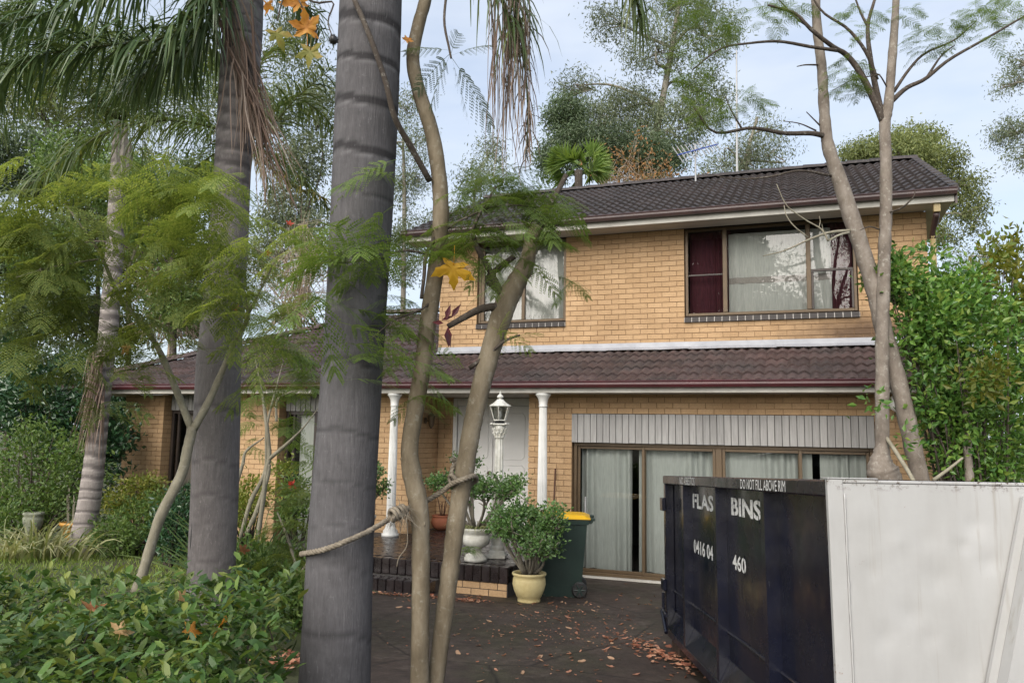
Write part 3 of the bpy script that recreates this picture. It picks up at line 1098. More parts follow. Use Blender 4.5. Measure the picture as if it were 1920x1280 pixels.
# brick base showing below the nosing at the right end
n0 = len(BR)
BR.clear()
course(-4.4, PU1 - .02, .02, .285, PF + .004, .285, PU1 - .02)
for g, ax, c, v, z, l, h in BR:
    obj('brick', BRICK, None, porch, loc=(c, v + .021, z), scale=(l, .042, h))
BR.clear()
course(PF + .05, -.1, 0, .285, PU1 - .016, .285, 0, axis='v')
for g, ax, c, v, z, l, h in BR:
    obj('brick', BRICK, None, porch, loc=(v - .021, c, z), scale=(.042, l, h))
# ------------------------------------------------------------------ more helpers
def on_ground(x, y):
    d = 8.0
    for _ in range(25):
        r = ray(x, y)
        P = at(x, y, d)
        gz = ground_z(P.x, P.y) + .004
        d = max(1.0, min(40, (gz - CAM_Z) / r[2] * r[1]))
    P = at(x, y, d)
    return Vector((P.x, P.y, ground_z(P.x, P.y)))
def text_mesh(s, offset=.0):
    c = bpy.data.curves.new('lettering', 'FONT')
    c.body = s
    c.offset = offset
    c.resolution_u = 3
    o = bpy.data.objects.new('lettering', c)
    COL.objects.link(o)
    dg = bpy.context.evaluated_depsgraph_get()
    me = bpy.data.meshes.new_from_object(o.evaluated_get(dg))
    bpy.data.objects.remove(o)
    bpy.data.curves.remove(c)
    me.materials.clear()
    return me

# ------------------------------------------------------------------ skip bin
SL, SW, SH, RIBP = 4.12, 2.1, 1.565, .075
def navy_mat():
    m, t, b, o = mk('navy_paint')
    col = ramp(t, noise(t, 3, 4, .6), [(.3, (.0040, .0050, .012)), (.7, (.0070, .0085, .020))])
    sc_ = ramp(t, noise(t, 14, 6, .8, sc=(1, 1, .25)), [(.66, (0, 0, 0)), (.74, (.6,) * 3)])
    col = mixc(t, sc_, col, (.10, .10, .11))
    du = ramp(t, noise(t, 1.6, 5, .7), [(.45, (0, 0, 0)), (.75, (.35,) * 3)])
    col = mixc(t, du, col, (.030, .026, .020))
    ru = ramp(t, noise(t, 11, 6, .85), [(.70, (0, 0, 0)), (.73, (.8,) * 3)])
    col = mixc(t, ru, col, (.11, .05, .025))
    t.links.new(col, b.inputs['Base Color'])
    t.links.new(ramp(t, noise(t, 4, 5, .6), [(.3, (.14,) * 3), (.7, (.34,) * 3)]), b.inputs['Roughness'])
    bump(t, b, noise(t, 3.2, 2, .5), .25, .03)
    return m
def skip_white_mat():
    m, t, b, o = mk('skip_white_paint')
    col = ramp(t, noise(t, 1.5, 5, .6), [(.3, (.335, .335, .33)), (.7, (.385, .385, .38))])
    sc_ = ramp(t, noise(t, 2.2, 5, .7, sc=(1.5, 1.5, .3)), [(.45, (0, 0, 0)), (.75, (.45,) * 3)])
    col = mixc(t, sc_, col, (.27, .265, .25))
    drip = ramp(t, noise(t, 9, 5, .7, sc=(2.2, 2.2, .06)), [(.57, (0, 0, 0)), (.70, (.5,) * 3)])
    col = mixc(t, drip, col, (.24, .22, .18))
    scr = ramp(t, noise(t, 26, 4, .8, sc=(.35, .35, 2.2)), [(.70, (0, 0, 0)), (.74, (.5,) * 3)])
    col = mixc(t, scr, col, (.47, .47, .47))
    rust = ramp(t, noise(t, 9, 6, .8), [(.66, (0, 0, 0)), (.69, (.9,) * 3)])
    col = mixc(t, rust, col, (.16, .075, .03))
    tcd = nd(t, 'ShaderNodeTexCoord')
    sp_ = nd(t, 'ShaderNodeSeparateXYZ')
    t.links.new(tcd.outputs['Object'], sp_.inputs[0])
    edge = nd(t, 'ShaderNodeMapRange')
    edge.inputs['From Min'].default_value = SH - .05
    edge.inputs['From Max'].default_value = SH - .005
    t.links.new(sp_.outputs['Z'], edge.inputs['Value'])
    chip = nd(t, 'ShaderNodeMath', operation='MULTIPLY')
    t.links.new(edge.outputs[0], chip.inputs[0])
    t.links.new(ramp(t, noise(t, 30, 5, .8), [(.54, (0, 0, 0)), (.60, (1, 1, 1))]), chip.inputs[1])
    col = mixc(t, chip.outputs[0], col, (.07, .045, .03))
    t.links.new(col, b.inputs['Base Color'])
    t.links.new(ramp(t, noise(t, 4, 5, .6), [(.3, (.28,) * 3), (.7, (.5,) * 3)]), b.inputs['Roughness'])
    bump(t, b, noise(t, 3.5, 4, .55), .16, .03)
    return m
def stencil_mat():
    m, t, b, o = mk('stencil_paint')
    col = mixc(t, ramp(t, noise(t, 45, 5, .75), [(.56, (0, 0, 0)), (.63, (.9,) * 3)]), (.66, .66, .64), (.03, .03, .04))
    t.links.new(col, b.inputs['Base Color'])
    b.inputs['Roughness'].default_value = .6
    return m
M['navy'] = navy_mat()
M['skip_white'] = skip_white_mat()
M['rusty'] = solid('rusty_steel', (.07, .04, .028), (.035, .025, .02), .8, 12, .3)
M['lettering'] = stencil_mat()
B0 = Vector((1.425, 3.48, ground_z(1.6, 3.6)))
SKIP = empty('skip_bin', B0, (-.0462, 0, -.012))
tag(SKIP, 'dark navy steel skip bin with white end panel standing on the driveway', 'skip bin')
mb = MB()
mb.box(RIBP, RIBP + .012, .03, SL - .02, .16, SH - .03)
mb.box(SW - .05, SW - .038, .03, SL - .02, .16, SH - .03)
mb.box(RIBP, SW - .04, .03, SL - .02, .148, .159)
obj('shell', mb, M['navy'], SKIP)
mb = MB()
mb.bbox(RIBP + .013, SW - .051, SL - .05, SL - .012, .165, SH - .12, .006)
obj('rear_door', mb, M['navy'], SKIP)
for x0, x1 in ((-.012, .10), (SW - .10, SW + .012)):
    mb = MB()
    mb.bbox(x0, x1, .031, SL, SH - .076, SH, .008)
    obj('rim', mb, M['navy'], SKIP)
for y in (3.24, 2.12, 1.0, .02):
    for xx in (0, SW - RIBP):
        mb = MB()
        mb.prism([(xx, .19), (xx + RIBP, .16), (xx + RIBP, SH - .077), (xx, SH - .077)], y, y + .07, 'y')
        obj('rib', mb, M['navy'], SKIP)
for x0, x1 in ((-.005, RIBP), (SW - RIBP, SW + .005)):
    mb = MB()
    mb.bbox(x0, x1, SL - .09, SL, .13, SH - .077, .006)
    obj('end_post', mb, M['navy'], SKIP)
for x0, x1 in ((-.006, RIBP - .001), (SW - RIBP + .001, SW + .006)):
    mb = MB()
    mb.bbox(x0, x1, .031, SL - .10, .125, .192, .006)
    obj('bottom_rail', mb, M['navy'], SKIP)
for y0, y1 in ((3.315, 4.02), (2.195, 3.235), (1.075, 2.115), (.095, .995)):
    mb = MB()
    mb.add([(.002, y0, .194), (.002, y1, .194), (RIBP + .001, y1, .335), (RIBP + .001, y0, .335), (.012, y0, .186), (.012, y1, .186)], [(0, 3, 2, 1), (0, 1, 5, 4)])
    obj('sill_plate', mb, M['navy'], SKIP)
    mb = MB()
    mb.tube([(RIBP - .006, y0, .52), (RIBP - .006, y1, .52)], .011, 8)
    obj('rub_rail', mb, M['navy'], SKIP)
for x0 in (.35, SW - .5):
    mb = MB()
    mb.bbox(x0, x0 + .14, .1, SL - .1, 0.02, .147, .01)
    obj('skid', mb, M['rusty'], SKIP)
for y0 in (3.7,):
    mb = MB()
    mb.bbox(.03, .34, y0, y0 + .3, .0, .124, .01)
    obj('roller', mb, M['rusty'], SKIP)
# latch gear at the far corner
for z0, z1 in ((1.24, 1.36), (.52, .62)):
    mb = MB()
    mb.bbox(-.04, -.0055, SL - .12, SL + .02, z0, z1, .006)
    obj('hinge_lug', mb, M['navy'], SKIP)
for a_, b_, r_ in (((-.04, SL - .05, .35), (-.05, SL - .3, .33), .016), ((-.05, SL - .1, .34), (-.055, SL - .32, .19), .018), ((-.03, SL - .05, .25), (-.03, SL - .05, .5), .014)):
    mb = MB()
    mb.tube([a_, b_], r_, 8)
    obj('latch_bar', mb, M['navy'], SKIP)
# white end: sheet, corner posts, weld beads, A-frame leg
mb = MB()
nX, nZ = 110, 80
xs_, zs_ = np.linspace(.055, SW - .055, nX), np.linspace(.13, SH - .015, nZ)
DENTS = [(.45, 1.15, .07, 0.0080), (.62, 1.38, .045, 0.0070), (.33, 1.0, .05, 0.0060), (.68, 1.22, .045, 0.0080), (.2, .9, .05, 0.0050), (.5, .75, .12, 0.0070), (.57, 1.29, .03, 0.0050), (.28, 1.30, .035, -0.0035), (.16, 1.18, .04, 0.0040), (.4, .9, .04, 0.0045), (.26, .70, .05, 0.0045), (1.2, .9, .2, 0.0075), (.15, 1.42, .05, -0.0025), (.42, 1.32, .05, 0.0030)]
pv = []
for z in zs_:
    for x in xs_:
        dy = sum(a * math.exp(-((x - cx) ** 2 + (z - cz) ** 2) / (r * r)) for cx, cz, r, a in DENTS)
        pv.append((x, .012 + dy + .006 * math.sin(x * 3.1) * math.sin(z * 2.4), z))
pf = [(j * nX + i, j * nX + i + 1, (j + 1) * nX + i + 1, (j + 1) * nX + i) for j in range(nZ - 1) for i in range(nX - 1)]
o = obj('end_panel', (np.array(pv), np.array(pf)), M['skip_white'], SKIP, True)
for x0, x1 in ((-.014, .056), (SW - .056, SW + .014)):
    mb = MB()
    mb.bbox(x0, x1, .0095, .04, .05, SH + .003, .004)
    obj('corner_post', mb, M['skip_white'], SKIP)
mb = MB()
mb.bbox(.0565, SW - .0565, .008, .06, SH - .014, SH + .001, .004)
obj('top_rail', mb, M['skip_white'], SKIP)
mb = MB()
mb.bbox(-.016, .21, .006, .09, SH + .0035, SH + .010, .003)
obj('cap_plate', mb, M['skip_white'], SKIP)
mb = MB()
wp = [(.0585 + random.uniform(-.0015, .0015), .010, z) for z in np.linspace(.08, SH - .06, 60)]
mb.tube(wp, [.0045 + random.uniform(-.001, .001) for _ in wp], 6)
obj('weld_bead', mb, M['skip_white'], SKIP, True)
for sgn in (1, -1):
    def mx_(x):
        return x if sgn > 0 else SW - x
    mb = MB()
    def leg(xa, xb, wd, y0, y1):
        vs = []
        for (x, z) in ((xa, .06), (xb, SH - .06)):
            for dx, yy in ((0, y0), (wd, y0), (wd, y1), (0, y1)):
                vs.append((mx_(x + dx), yy, z))
        fs = [(0, 1, 5, 4), (1, 2, 6, 5), (2, 3, 7, 6), (3, 0, 4, 7), (0, 3, 2, 1), (4, 5, 6, 7)]
        mb.add(vs, fs if sgn > 0 else [f[::-1] for f in fs])
    leg(.43, .83, .035, -.016, .004)
    leg(.466, .866, .07, -.085, .004)
    leg(.54, .94, .02, -.03, .004)
    obj('frame_leg', mb, M['skip_white'], SKIP)
mb = MB()
mb.bbox(.9, 1.2, -.09, .0, SH - .3, SH - .2, .01)
mb.tube([(1.05, -.05, SH - .25), (1.05, -.1, SH - .1), (1.05, -.2, SH + .0), (1.05, -.24, SH - .1)], .035, 10)
obj('lifting_hook', mb, M['skip_white'], SKIP)
def lettering(s, yl, yr, z0, z1, x, off=.02, shear=0):
    me = text_mesh(s, off)
    co = np.zeros(len(me.vertices) * 3, np.float32)
    me.vertices.foreach_get('co', co)
    co = co.reshape(-1, 3)
    a = (co[:, 0] - co[:, 0].min()) / np.ptp(co[:, 0])
    b = (co[:, 1] - co[:, 1].min()) / np.ptp(co[:, 1])
    n = np.stack([np.full(len(a), x), yl + (yr - yl) * a, z0 + (z1 - z0) * b + shear * a], 1).astype(np.float32)
    me.vertices.foreach_set('co', n.ravel())
    me.update()
    return obj('lettering', me, M['lettering'], SKIP)
def slits(L, x):               # the bridges of the stencil, bare navy paint across the letters
    mb = MB()
    for y, z0, z1, w_ in L:
        mb.box(x - .0014, x - .0006, y - w_ / 2, y + w_ / 2, z0, z1)
    obj('stencil_bridge', mb, M['navy'], SKIP)
LX = RIBP - .002
lettering('FLASH', 3.20, 2.25, 1.305, 1.425, LX, .03)
lettering('BINS', 1.98, 1.30, 1.31, 1.43, LX, .035)
lettering('0416 04', 3.19, 2.53, .945, 1.055, LX, .022)
lettering('460', 1.98, 1.66, .955, 1.055, LX, .022)
slits([(1.90, 1.30, 1.44, .012), (1.352, 1.29, 1.34, .012), (1.352, 1.40, 1.44, .012), (2.60, 1.29, 1.34, .014), (3.13, 1.36, 1.44, .010), (2.86, 1.29, 1.35, .012), (1.70, .94, .98, .012), (1.70, 1.03, 1.07, .012), (3.12, .93, .97, .014), (3.12, 1.03, 1.07, .014)], LX)
lettering('NO ASBESTOS', 3.30, 2.72, SH - .070, SH - .008, -.0136, .0)
lettering('DO NOT FILL ABOVE RIM', 1.42, .58, SH - .068, SH - .010, -.0136, .0)

# ------------------------------------------------------------------ wheelie bin
M['bin_green'] = solid('bin_green_plastic', (.012, .030, .024), (.008, .022, .018), .45, 4, .5)
M['bin_lid'] = solid('bin_yellow_lid', (.72, .42, .012), (.62, .35, .01), .4, 5, .5)
P = hw(-2.98, -1.80)
WB = empty('wheelie_bin', (P.x, P.y, ground_z(P.x, P.y) + .004), (0, 0, YAW + .28))
tag(WB, 'dark green wheelie bin with yellow lid beside the cream pot', 'wheelie bin')
mb = MB()
def frus(x0, x1, y0, y1, z0, X0, X1, Y0, Y1, z1):
    mb.add([(x0, y0, z0), (x1, y0, z0), (x1, y1, z0), (x0, y1, z0), (X0, Y0, z1), (X1, Y0, z1), (X1, Y1, z1), (X0, Y1, z1)],
           [(0, 3, 2, 1), (4, 5, 6, 7), (0, 1, 5, 4), (1, 2, 6, 5), (2, 3, 7, 6), (3, 0, 4, 7)])
frus(-.27, .16, -.21, .21, .0, -.29, .17, -.22, .22, .16)
frus(-.29, .235, -.22, .22, .1605, -.345, .30, -.275, .275, .92)
frus(-.37, .32, -.29, .29, .9205, -.375, .325, -.295, .295, .985)
for y in (-.13, 0, .13):
    frus(-.30, -.295, y - .02, y + .02, .2, -.358, -.345, y - .02, y + .02, .90)
for x in (-.2, 0, .15):
    frus(x - .018, x + .018, -.228, -.215, .2, x - .018, x + .018, -.285, -.27, .90)
obj('body', mb, M['bin_green'], WB)
mb = MB()
mb.tube([(.36, -.24, .955), (.36, .24, .955)], .018, 8)
for y in (-.24, 0, .24):
    mb.box(.32, .36, y - .012, y + .012, .93, .97)
obj('handle', mb, M['bin_green'], WB)
mb = MB()
lv, lf_ = [], []
for j, yy in enumerate(np.linspace(-.305, .305, 9)):
    for i, xx in enumerate(np.linspace(-.40, .34, 13)):
        e = 1 - max(abs(yy) / .305, abs((xx + .03) / .37)) ** 6
        lv.append((xx, yy, .989 + .055 * max(0, e) ** .5 * (1 - .35 * (xx + .4) / .74) + .008))
for j in range(8):
    for i in range(12):
        a = j * 13 + i
        lf_.append((a, a + 1, a + 14, a + 13))
mb.add(lv, lf_)
mb.box(-.402, .342, -.307, .307, .987, .9965)
lid = obj('lid', mb, M['bin_lid'], WB)
mb = MB()
mb.bbox(.343, .40, -.25, -.17, .965, 1.0, .008)
mb.bbox(.343, .40, .17, .25, .965, 1.0, .008)
obj('lid_hinge', mb, M['bin_green'], lid)
for s in (-1, 1):
    mb = MB()
    y0, y1 = (.20, .255) if s > 0 else (-.255, -.20)
    mb.tube([(.21, y0, .105), (.21, y0 + .012 * (1 if s < 0 else 1), .105), (.21, y1 - .012, .105), (.21, y1, .105)], [.085, .10, .10, .085], 22)
    wh = obj('wheel', mb, M['black_metal'], WB)
    mb = MB()
    ye = y0 - .004 if s < 0 else y1 + .004
    for k in range(6):
        th = k * PI / 3
        mb.tube([(.21 + .015 * math.cos(th), ye, .105 + .015 * math.sin(th)), (.21 + .07 * math.cos(th), ye, .105 + .07 * math.sin(th))], .008, 6)
    mb.tube([(.21, ye - .006, .105), (.21, ye + .006, .105)], .025, 12)
    obj('hub', mb, M['bin_green'], wh)
mb = MB()
mb.tube([(.21, -.2, .105), (.21, .2, .105)], .012, 8)
obj('axle', mb, M['steel'], WB)

# ------------------------------------------------------------------ lamp post
def lamp_post():
    P = hw(-3.92, -1.75, PZ + .004)
    R = empty('lamp_post', P, (0, 0, YAW + .2))
    tag(R, 'weathered white lamp post with glass lantern on the porch edge', 'lamp post')
    mb = MB()
    mb.bbox(-.125, .125, -.125, .125, 0, .05, .006)
    mb.lathe([(.12, .05), (.115, .08), (.095, .1), (.10, .14), (.085, .17), (.09, .30), (.07, .34), (.075, .37), (.062, .40)], 24)
    obj('base', mb, M['old_white'], R)
    mb = MB()
    mb.lathe([(.062, .39), (.075, .55), (.078, .75), (.066, 1.1), (.058, 1.4), (.055, 1.60)], 40, (0, 0, 0), 10, .14)
    obj('shaft', mb, M['old_white'], R)
    mb = MB()
    mb.lathe([(.056, 1.59), (.07, 1.60), (.07, 1.615), (.06, 1.62), (.066, 1.68), (.085, 1.75), (.075, 1.77)], 24)
    for ring, (zz, rr, n_) in enumerate(((1.645, .064, 10), (1.70, .074, 10))):
        for k in range(n_):           # leaves of the capital
            th = 2 * PI * (k + .5 * ring) / n_
            c, s = math.cos(th), math.sin(th)
            mb.tube([(rr * c, rr * s, zz - .03), ((rr + .012) * c, (rr + .012) * s, zz + .01), ((rr + .032) * c, (rr + .032) * s, zz + .028), ((rr + .030) * c, (rr + .030) * s, zz + .012)], [.012, .015, .011, .004], 6)
    mb.bbox(-.10, .10, -.10, .10, 1.772, 1.795, .006)
    for a, b in ((1, 1), (1, -1), (-1, 1), (-1, -1)):
        mb.lathe([(.005, -.012), (.02, -.006), (.022, .008), (.01, .018)], 10, (a * .098, b * .098, 1.785))
    obj('capital', mb, M['old_white'], R)
    mb = MB()
    mb.lathe([(.065, 1.797), (.07, 1.81), (.055, 1.825), (.075, 1.835)], 20)
    obj('burner_collar', mb, M['black_metal'], R)
    n_ = 6
    zb, zt, rb, rt = 1.84, 2.03, .082, .142
    mb = MB()
    L = []
    for k in range(n_):
        th = 2 * PI * (k + .5) / n_
        a, b = Vector((rb * math.cos(th), rb * math.sin(th), zb)), Vector((rt * math.cos(th), rt * math.sin(th), zt))
        L.append((a, b))
        mb.tube([a, b], .007, 6)
    for q in (0, 1):
        mb.tube([l[q] for l in L] + [L[0][q]], .009, 6, False)
    fr = obj('lantern_frame', mb, M['old_white'], R)
    for k in range(n_):
        a, b = L[k], L[(k + 1) % n_]
        mb = MB()
        mb.add([a[0], b[0], b[1], a[1]], [(0, 1, 2, 3)])
        obj('pane', mb, M['lantern_glass'], fr)
    mb = MB()
    mb.lathe([(.155, 2.032), (.15, 2.042), (.10, 2.072), (.06, 2.105), (.045, 2.125), (.02, 2.13), (.02, 2.14), (.042, 2.15), (.045, 2.165), (.03, 2.185), (.012, 2.2), (.016, 2.21), (.008, 2.225), (.001, 2.25)], 12)
    obj('lantern_cap', mb, M['old_white'], R)
    mb = MB()
    mb.lathe([(.02, 1.836), (.02, 1.88), (.026, 1.89), (.028, 1.94), (.018, 1.965), (.002, 1.97)], 12)
    obj('bulb', mb, M['globe'], R, True)
lamp_post()

# ------------------------------------------------------------------ broom handle against the wall
M['stick'] = solid('stained_timber', (.11, .055, .035), (.07, .035, .025), .7, 20, .3)
a, b = hw(-3.61, -.30, .02), hw(-3.64, -.03, 1.62)
mb = MB()
mb.tube([(0, 0, 0), (b - a) * .5, b - a], [.014, .014, .013], 8)
o = obj('timber_pole', mb, M['stick'], None, True, loc=a)
tag(o, 'thin brown timber pole leaning on the brick beside the sliding door', 'pole')

# ------------------------------------------------------------------ roof antenna and mast behind the roof
P = hw(-1.9, 3.6, 7.1)
AN = empty('tv_antenna', P)
tag(AN, 'television antenna with blue boom and silver rods on the roof', 'antenna')
mb = MB()
mb.tube([(0, 0, 0), (0, 0, .85)], .018, 8)
obj('antenna_mast', mb, M['steel'], AN)
bd = Vector((1, .35, .40)).normalized()
mb = MB()
mb.tube([bd * -.45 + Vector((0, -.03, .72)), bd * .55 + Vector((0, -.03, .72))], .014, 6)
obj('boom', mb, M['blue_plastic'], AN)
cr_ = Vector((.45, -.1, -.75)).normalized()
for k in range(11):
    c = bd * (-.43 + .095 * k) + Vector((0, -.03, .72))
    h = .20 - .006 * k
    mb = MB()
    mb.tube([c - cr_ * h, c + cr_ * h], .011, 6)
    obj('rod', mb, M['steel'], AN)
P = at(1382, 330, 19)
mb = MB()
mb.tube([(0, 0, -6.3), (0, 0, 0), tuple(at(1381, 95, 19) - P)], [.03, .03, .018], 8)
o = obj('antenna_mast', mb, M['steel'], None, loc=P)
tag(o, 'tall thin pale pole rising behind the roof', 'pole')
# ------------------------------------------------------------------ foliage makers
def leaves(pos, dirs, L, W, fold=.25, roll=None):
    """diamond leaves with a crease: returns verts, quads"""
    pos = np.asarray(pos, float)
    n = len(pos)
    dirs = np.asarray(dirs, float)
    dirs = dirs / (np.linalg.norm(dirs, axis=1, keepdims=True) + 1e-9)
    rv = rng.normal(size=(n, 3)) if roll is None else np.asarray(roll, float)
    sd = np.cross(dirs, rv)
    sd /= np.linalg.norm(sd, axis=1, keepdims=True) + 1e-9
    up = np.cross(sd, dirs)
    L = np.broadcast_to(np.asarray(L, float), (n,))[:, None]
    W = np.broadcast_to(np.asarray(W, float), (n,))[:, None]
    a = pos
    b = pos + dirs * L * .42 + sd * W * .5 + up * W * fold * .5
    c = pos + dirs * L - up * L * .08
    d = pos + dirs * L * .42 - sd * W * .5 + up * W * fold * .5
    V = np.stack([a, b, c, d], 1).reshape(-1, 3)
    Fc = np.arange(4 * n).reshape(n, 4)
    return V, Fc
def join(parts):
    Vs, Fs, o = [], [], 0
    for V, Fc in parts:
        Vs.append(V)
        Fs.append(np.asarray(Fc) + o)
        o += len(V)
    return np.concatenate(Vs), np.concatenate(Fs)
def unit(v):
    v = np.asarray(v, float)
    return v / (np.linalg.norm(v) + 1e-9)
def rdirs(n):
    v = rng.normal(size=(n, 3))
    return v / np.linalg.norm(v, axis=1, keepdims=True)
def clumps(center, rad, ncl, per, crad, shell=.55):
    """points gathered in clumps inside an ellipsoid"""
    d = rdirs(ncl)
    r = shell + (1 - shell) * rng.random(ncl) ** .7
    c = np.asarray(center) + d * r[:, None] * np.asarray(rad)
    p = np.repeat(c, per, 0) + rng.normal(size=(ncl * per, 3)) * crad
    out_ = p - np.asarray(center)
    return p, out_, c
# --- a bipinnate (fern-like) leaf of unit length along +x
def bipinnate(np_, nl, seed):
    r = np.random.default_rng(seed)
    V, Fc = [], []
    def quad(a, d, s, L, W):
        i = len(V)
        V.extend([a, a + d * L * .45 + s * W / 2, a + d * L, a + d * L * .45 - s * W / 2])
        Fc.append((i, i + 1, i + 2, i + 3))
    ex, ey, ez = np.eye(3)
    for i in range(np_):
        t = .16 + .84 * (i + .5) / np_
        ln = .36 * math.sin(min(1, (t - .02) / .5) * PI / 2) * (1 if t < .6 else max(.25, 1 - (t - .6) * 1.6))
        for s in (-1, 1):
            ang = math.radians(62 - 18 * t) + r.uniform(-.08, .08)
            pd = ex * math.cos(ang) + ey * s * math.sin(ang)
            pd = unit(pd + ez * r.uniform(-.15, .05))
            base = ex * t
            pn = np.cross(ez, pd)
            for k in range(nl):
                q = (k + .6) / nl
                p = base + pd * ln * q - ez * .16 * ln * q * q
                ll = .038 * (1 - .55 * abs(q - .4)) * (10 / nl) ** .4
                for ss in (-1, 1):
                    dd = unit(pd * .42 + pn * ss)
                    quad(p, dd, pd, ll, ll * .85)
            i0 = len(V)
            V.extend([base, base + pn * .004, base + pd * ln - ez * .16 * ln, base - pn * .004])
            Fc.append((i0, i0 + 1, i0 + 2, i0 + 3))
    for k in range(6):
        a, b = k / 6, (k + 1) / 6
        i0 = len(V)
        V.extend([ex * a + ey * .006, ex * b + ey * .005, ex * b - ey * .005, ex * a - ey * .006])
        Fc.append((i0, i0 + 1, i0 + 2, i0 + 3))
    return np.array(V), np.array(Fc)
BIP = [bipinnate(9, 9, 1), bipinnate(8, 9, 2), bipinnate(10, 9, 3), bipinnate(7, 9, 6)]
BIPL = [bipinnate(8, 7, 4), bipinnate(7, 7, 5)]
def place_fronds(tpl, pos, dirs, L, droop=.35):
    outs = []
    for p, d, l in zip(pos, dirs, L):
        V, Fc = tpl[rng.integers(len(tpl))]
        d = unit(d)
        up = np.array([0, 0, 1.]) + rng.normal(size=3) * .28
        s = np.cross(up, d)
        s /= np.linalg.norm(s) + 1e-9
        u = np.cross(d, s)
        x, y, z = V[:, 0:1], V[:, 1:2], V[:, 2:3]
        W = (x * d + y * s + z * u) * l
        W[:, 2] -= (droop * l) * (V[:, 0] ** 2)
        outs.append((W + np.asarray(p), Fc))
    return join(outs)
# --- a feather palm frond along a path
def frond(path, n, L, droop=1.0, spread=.9, W=.022, seed=0, tipfade=.45, tube_r=.014, jit=.25, fwd=.5):
    r = np.random.default_rng(seed)
    P = spline(path, n)
    Tn = np.gradient(P, axis=0)
    Tn /= np.linalg.norm(Tn, axis=1, keepdims=True) + 1e-9
    V, Fc = [], []
    for i in range(int(n * .06), n):
        t = i / (n - 1)
        l = L * (math.sin(min(1, (t + .12) / .35) * PI / 2)) * (1 if t < .55 else 1 - tipfade * (t - .55) / .45)
        T_ = Tn[i]
        s = np.cross(T_, [0, 0, 1.])
        if np.linalg.norm(s) < .25:
            s = s + r.normal(size=3) * .5
        s = unit(s)
        for sg in (-1, 1):
            d = unit(s * sg * spread + T_ * fwd + np.array([0, 0, r.uniform(-.1, .35)]) + r.normal(size=3) * jit)
            ll = l * r.uniform(.8, 1.15)
            p = P[i].copy()
            v = d.copy()
            segs = 4
            wv = unit(np.cross(v, [0, 0, 1.]) + r.normal(size=3) * .3)
            i0 = len(V)
            for k in range(segs + 1):
                w_ = W * (1 - (k / segs) ** 2 * .92) * (.6 + .4 * min(1, k))
                V.append(p + wv * w_ / 2)
                V.append(p - wv * w_ / 2)
                p = p + v * ll / segs
                v = unit(v + np.array([0, 0, -droop]) * .42)
            for k in range(segs):
                a = i0 + 2 * k
                Fc.append((a, a + 1, a + 3, a + 2))
    mb = MB()
    k = np.linspace(0, n - 1, 14).astype(int)
    mb.tube([P[i] for i in k], list(np.linspace(tube_r, tube_r * .25, len(k))), 5)
    return (np.array(V), np.array(Fc)), mb
def strips(starts, dirs, L, W, droop, seed, segs=5):
    r = np.random.default_rng(seed)
    V, Fc = [], []
    for p, d, l in zip(starts, dirs, L):
        p = np.array(p, float)
        v = unit(d)
        wv = unit(np.cross(v, r.normal(size=3)))
        i0 = len(V)
        for k in range(segs + 1):
            w_ = W * (1 - .8 * (k / segs) ** 2)
            V.append(p + wv * w_ / 2)
            V.append(p - wv * w_ / 2)
            p = p + v * l / segs
            v = unit(v + np.array([0, 0, -droop]) + r.normal(size=3) * .06)
        for k in range(segs):
            a = i0 + 2 * k
            Fc.append((a, a + 1, a + 3, a + 2))
    return np.array(V), np.array(Fc)
# --- trunks
def bark_mat(name, a, b, c, scale=9, sc=(1, 1, .25), rough=.85, spots=(.45, .44, .40), amt=.35):
    m, t, bb, o = mk(name)
    col = ramp(t, noise(t, scale, 6, .65, sc=sc), [(.3, a), (.52, b), (.72, c)])
    col = mixc(t, ramp(t, noise(t, scale * 2.2, 5, .7), [(.56, (0, 0, 0)), (.68, (amt,) * 3)]), col, spots)
    t.links.new(col, bb.inputs['Base Color'])
    bb.inputs['Roughness'].default_value = rough
    bb.inputs['Specular IOR Level'].default_value = .25
    bump(t, bb, noise(t, scale * 4, 5, .7, sc=sc), .5, .012)
    return m
def palm_mat(name, light, dark, ring):
    m, t, b, o = mk(name)
    col = ramp(t, noise(t, 55, 6, .75, sc=(1, 1, .16)), [(.32, dark), (.68, light)])
    col = mixc(t, 1, col, ramp(t, noise(t, 4.5, 6, .7), [(.3, (.80, .79, .79)), (.7, (1.18, 1.17, 1.17))]), 'MULTIPLY')
    lich = ramp(t, noise(t, 22, 6, .75), [(.60, (0, 0, 0)), (.70, (.5,) * 3)])
    col = mixc(t, lich, col, tuple(min(1, x * 1.55) for x in light))
    stn = ramp(t, noise(t, 9, 6, .75, sc=(1, 1, .5)), [(.60, (0, 0, 0)), (.74, (.6,) * 3)])
    col = mixc(t, stn, col, tuple(x * .55 for x in dark))
    at_ = nd(t, 'ShaderNodeAttribute')
    at_.attribute_name = 'ring'
    def part(a, b_):
        q = nd(t, 'ShaderNodeMapRange')
        q.inputs['From Min'].default_value = a
        q.inputs['From Max'].default_value = b_
        t.links.new(at_.outputs['Fac'], q.inputs['Value'])
        return q.outputs[0]
    col = mixc(t, part(.5, .95), col, ring)
    col = mixc(t, part(.5, -.2), col, tuple(min(1, x * 1.7) for x in light))
    pale = ramp(t, noise(t, 60, 5, .75, sc=(1, 1, .2)), [(.60, (0, 0, 0)), (.70, (.5,) * 3)])
    col = mixc(t, pale, col, tuple(min(1, x * 1.9) for x in light))
    t.links.new(col, b.inputs['Base Color'])
    b.inputs['Roughness'].default_value = .85
    b.inputs['Specular IOR Level'].default_value = .2
    bump(t, b, noise(t, 70, 6, .75, sc=(1, 1, .12)), .8, .010)
    return m
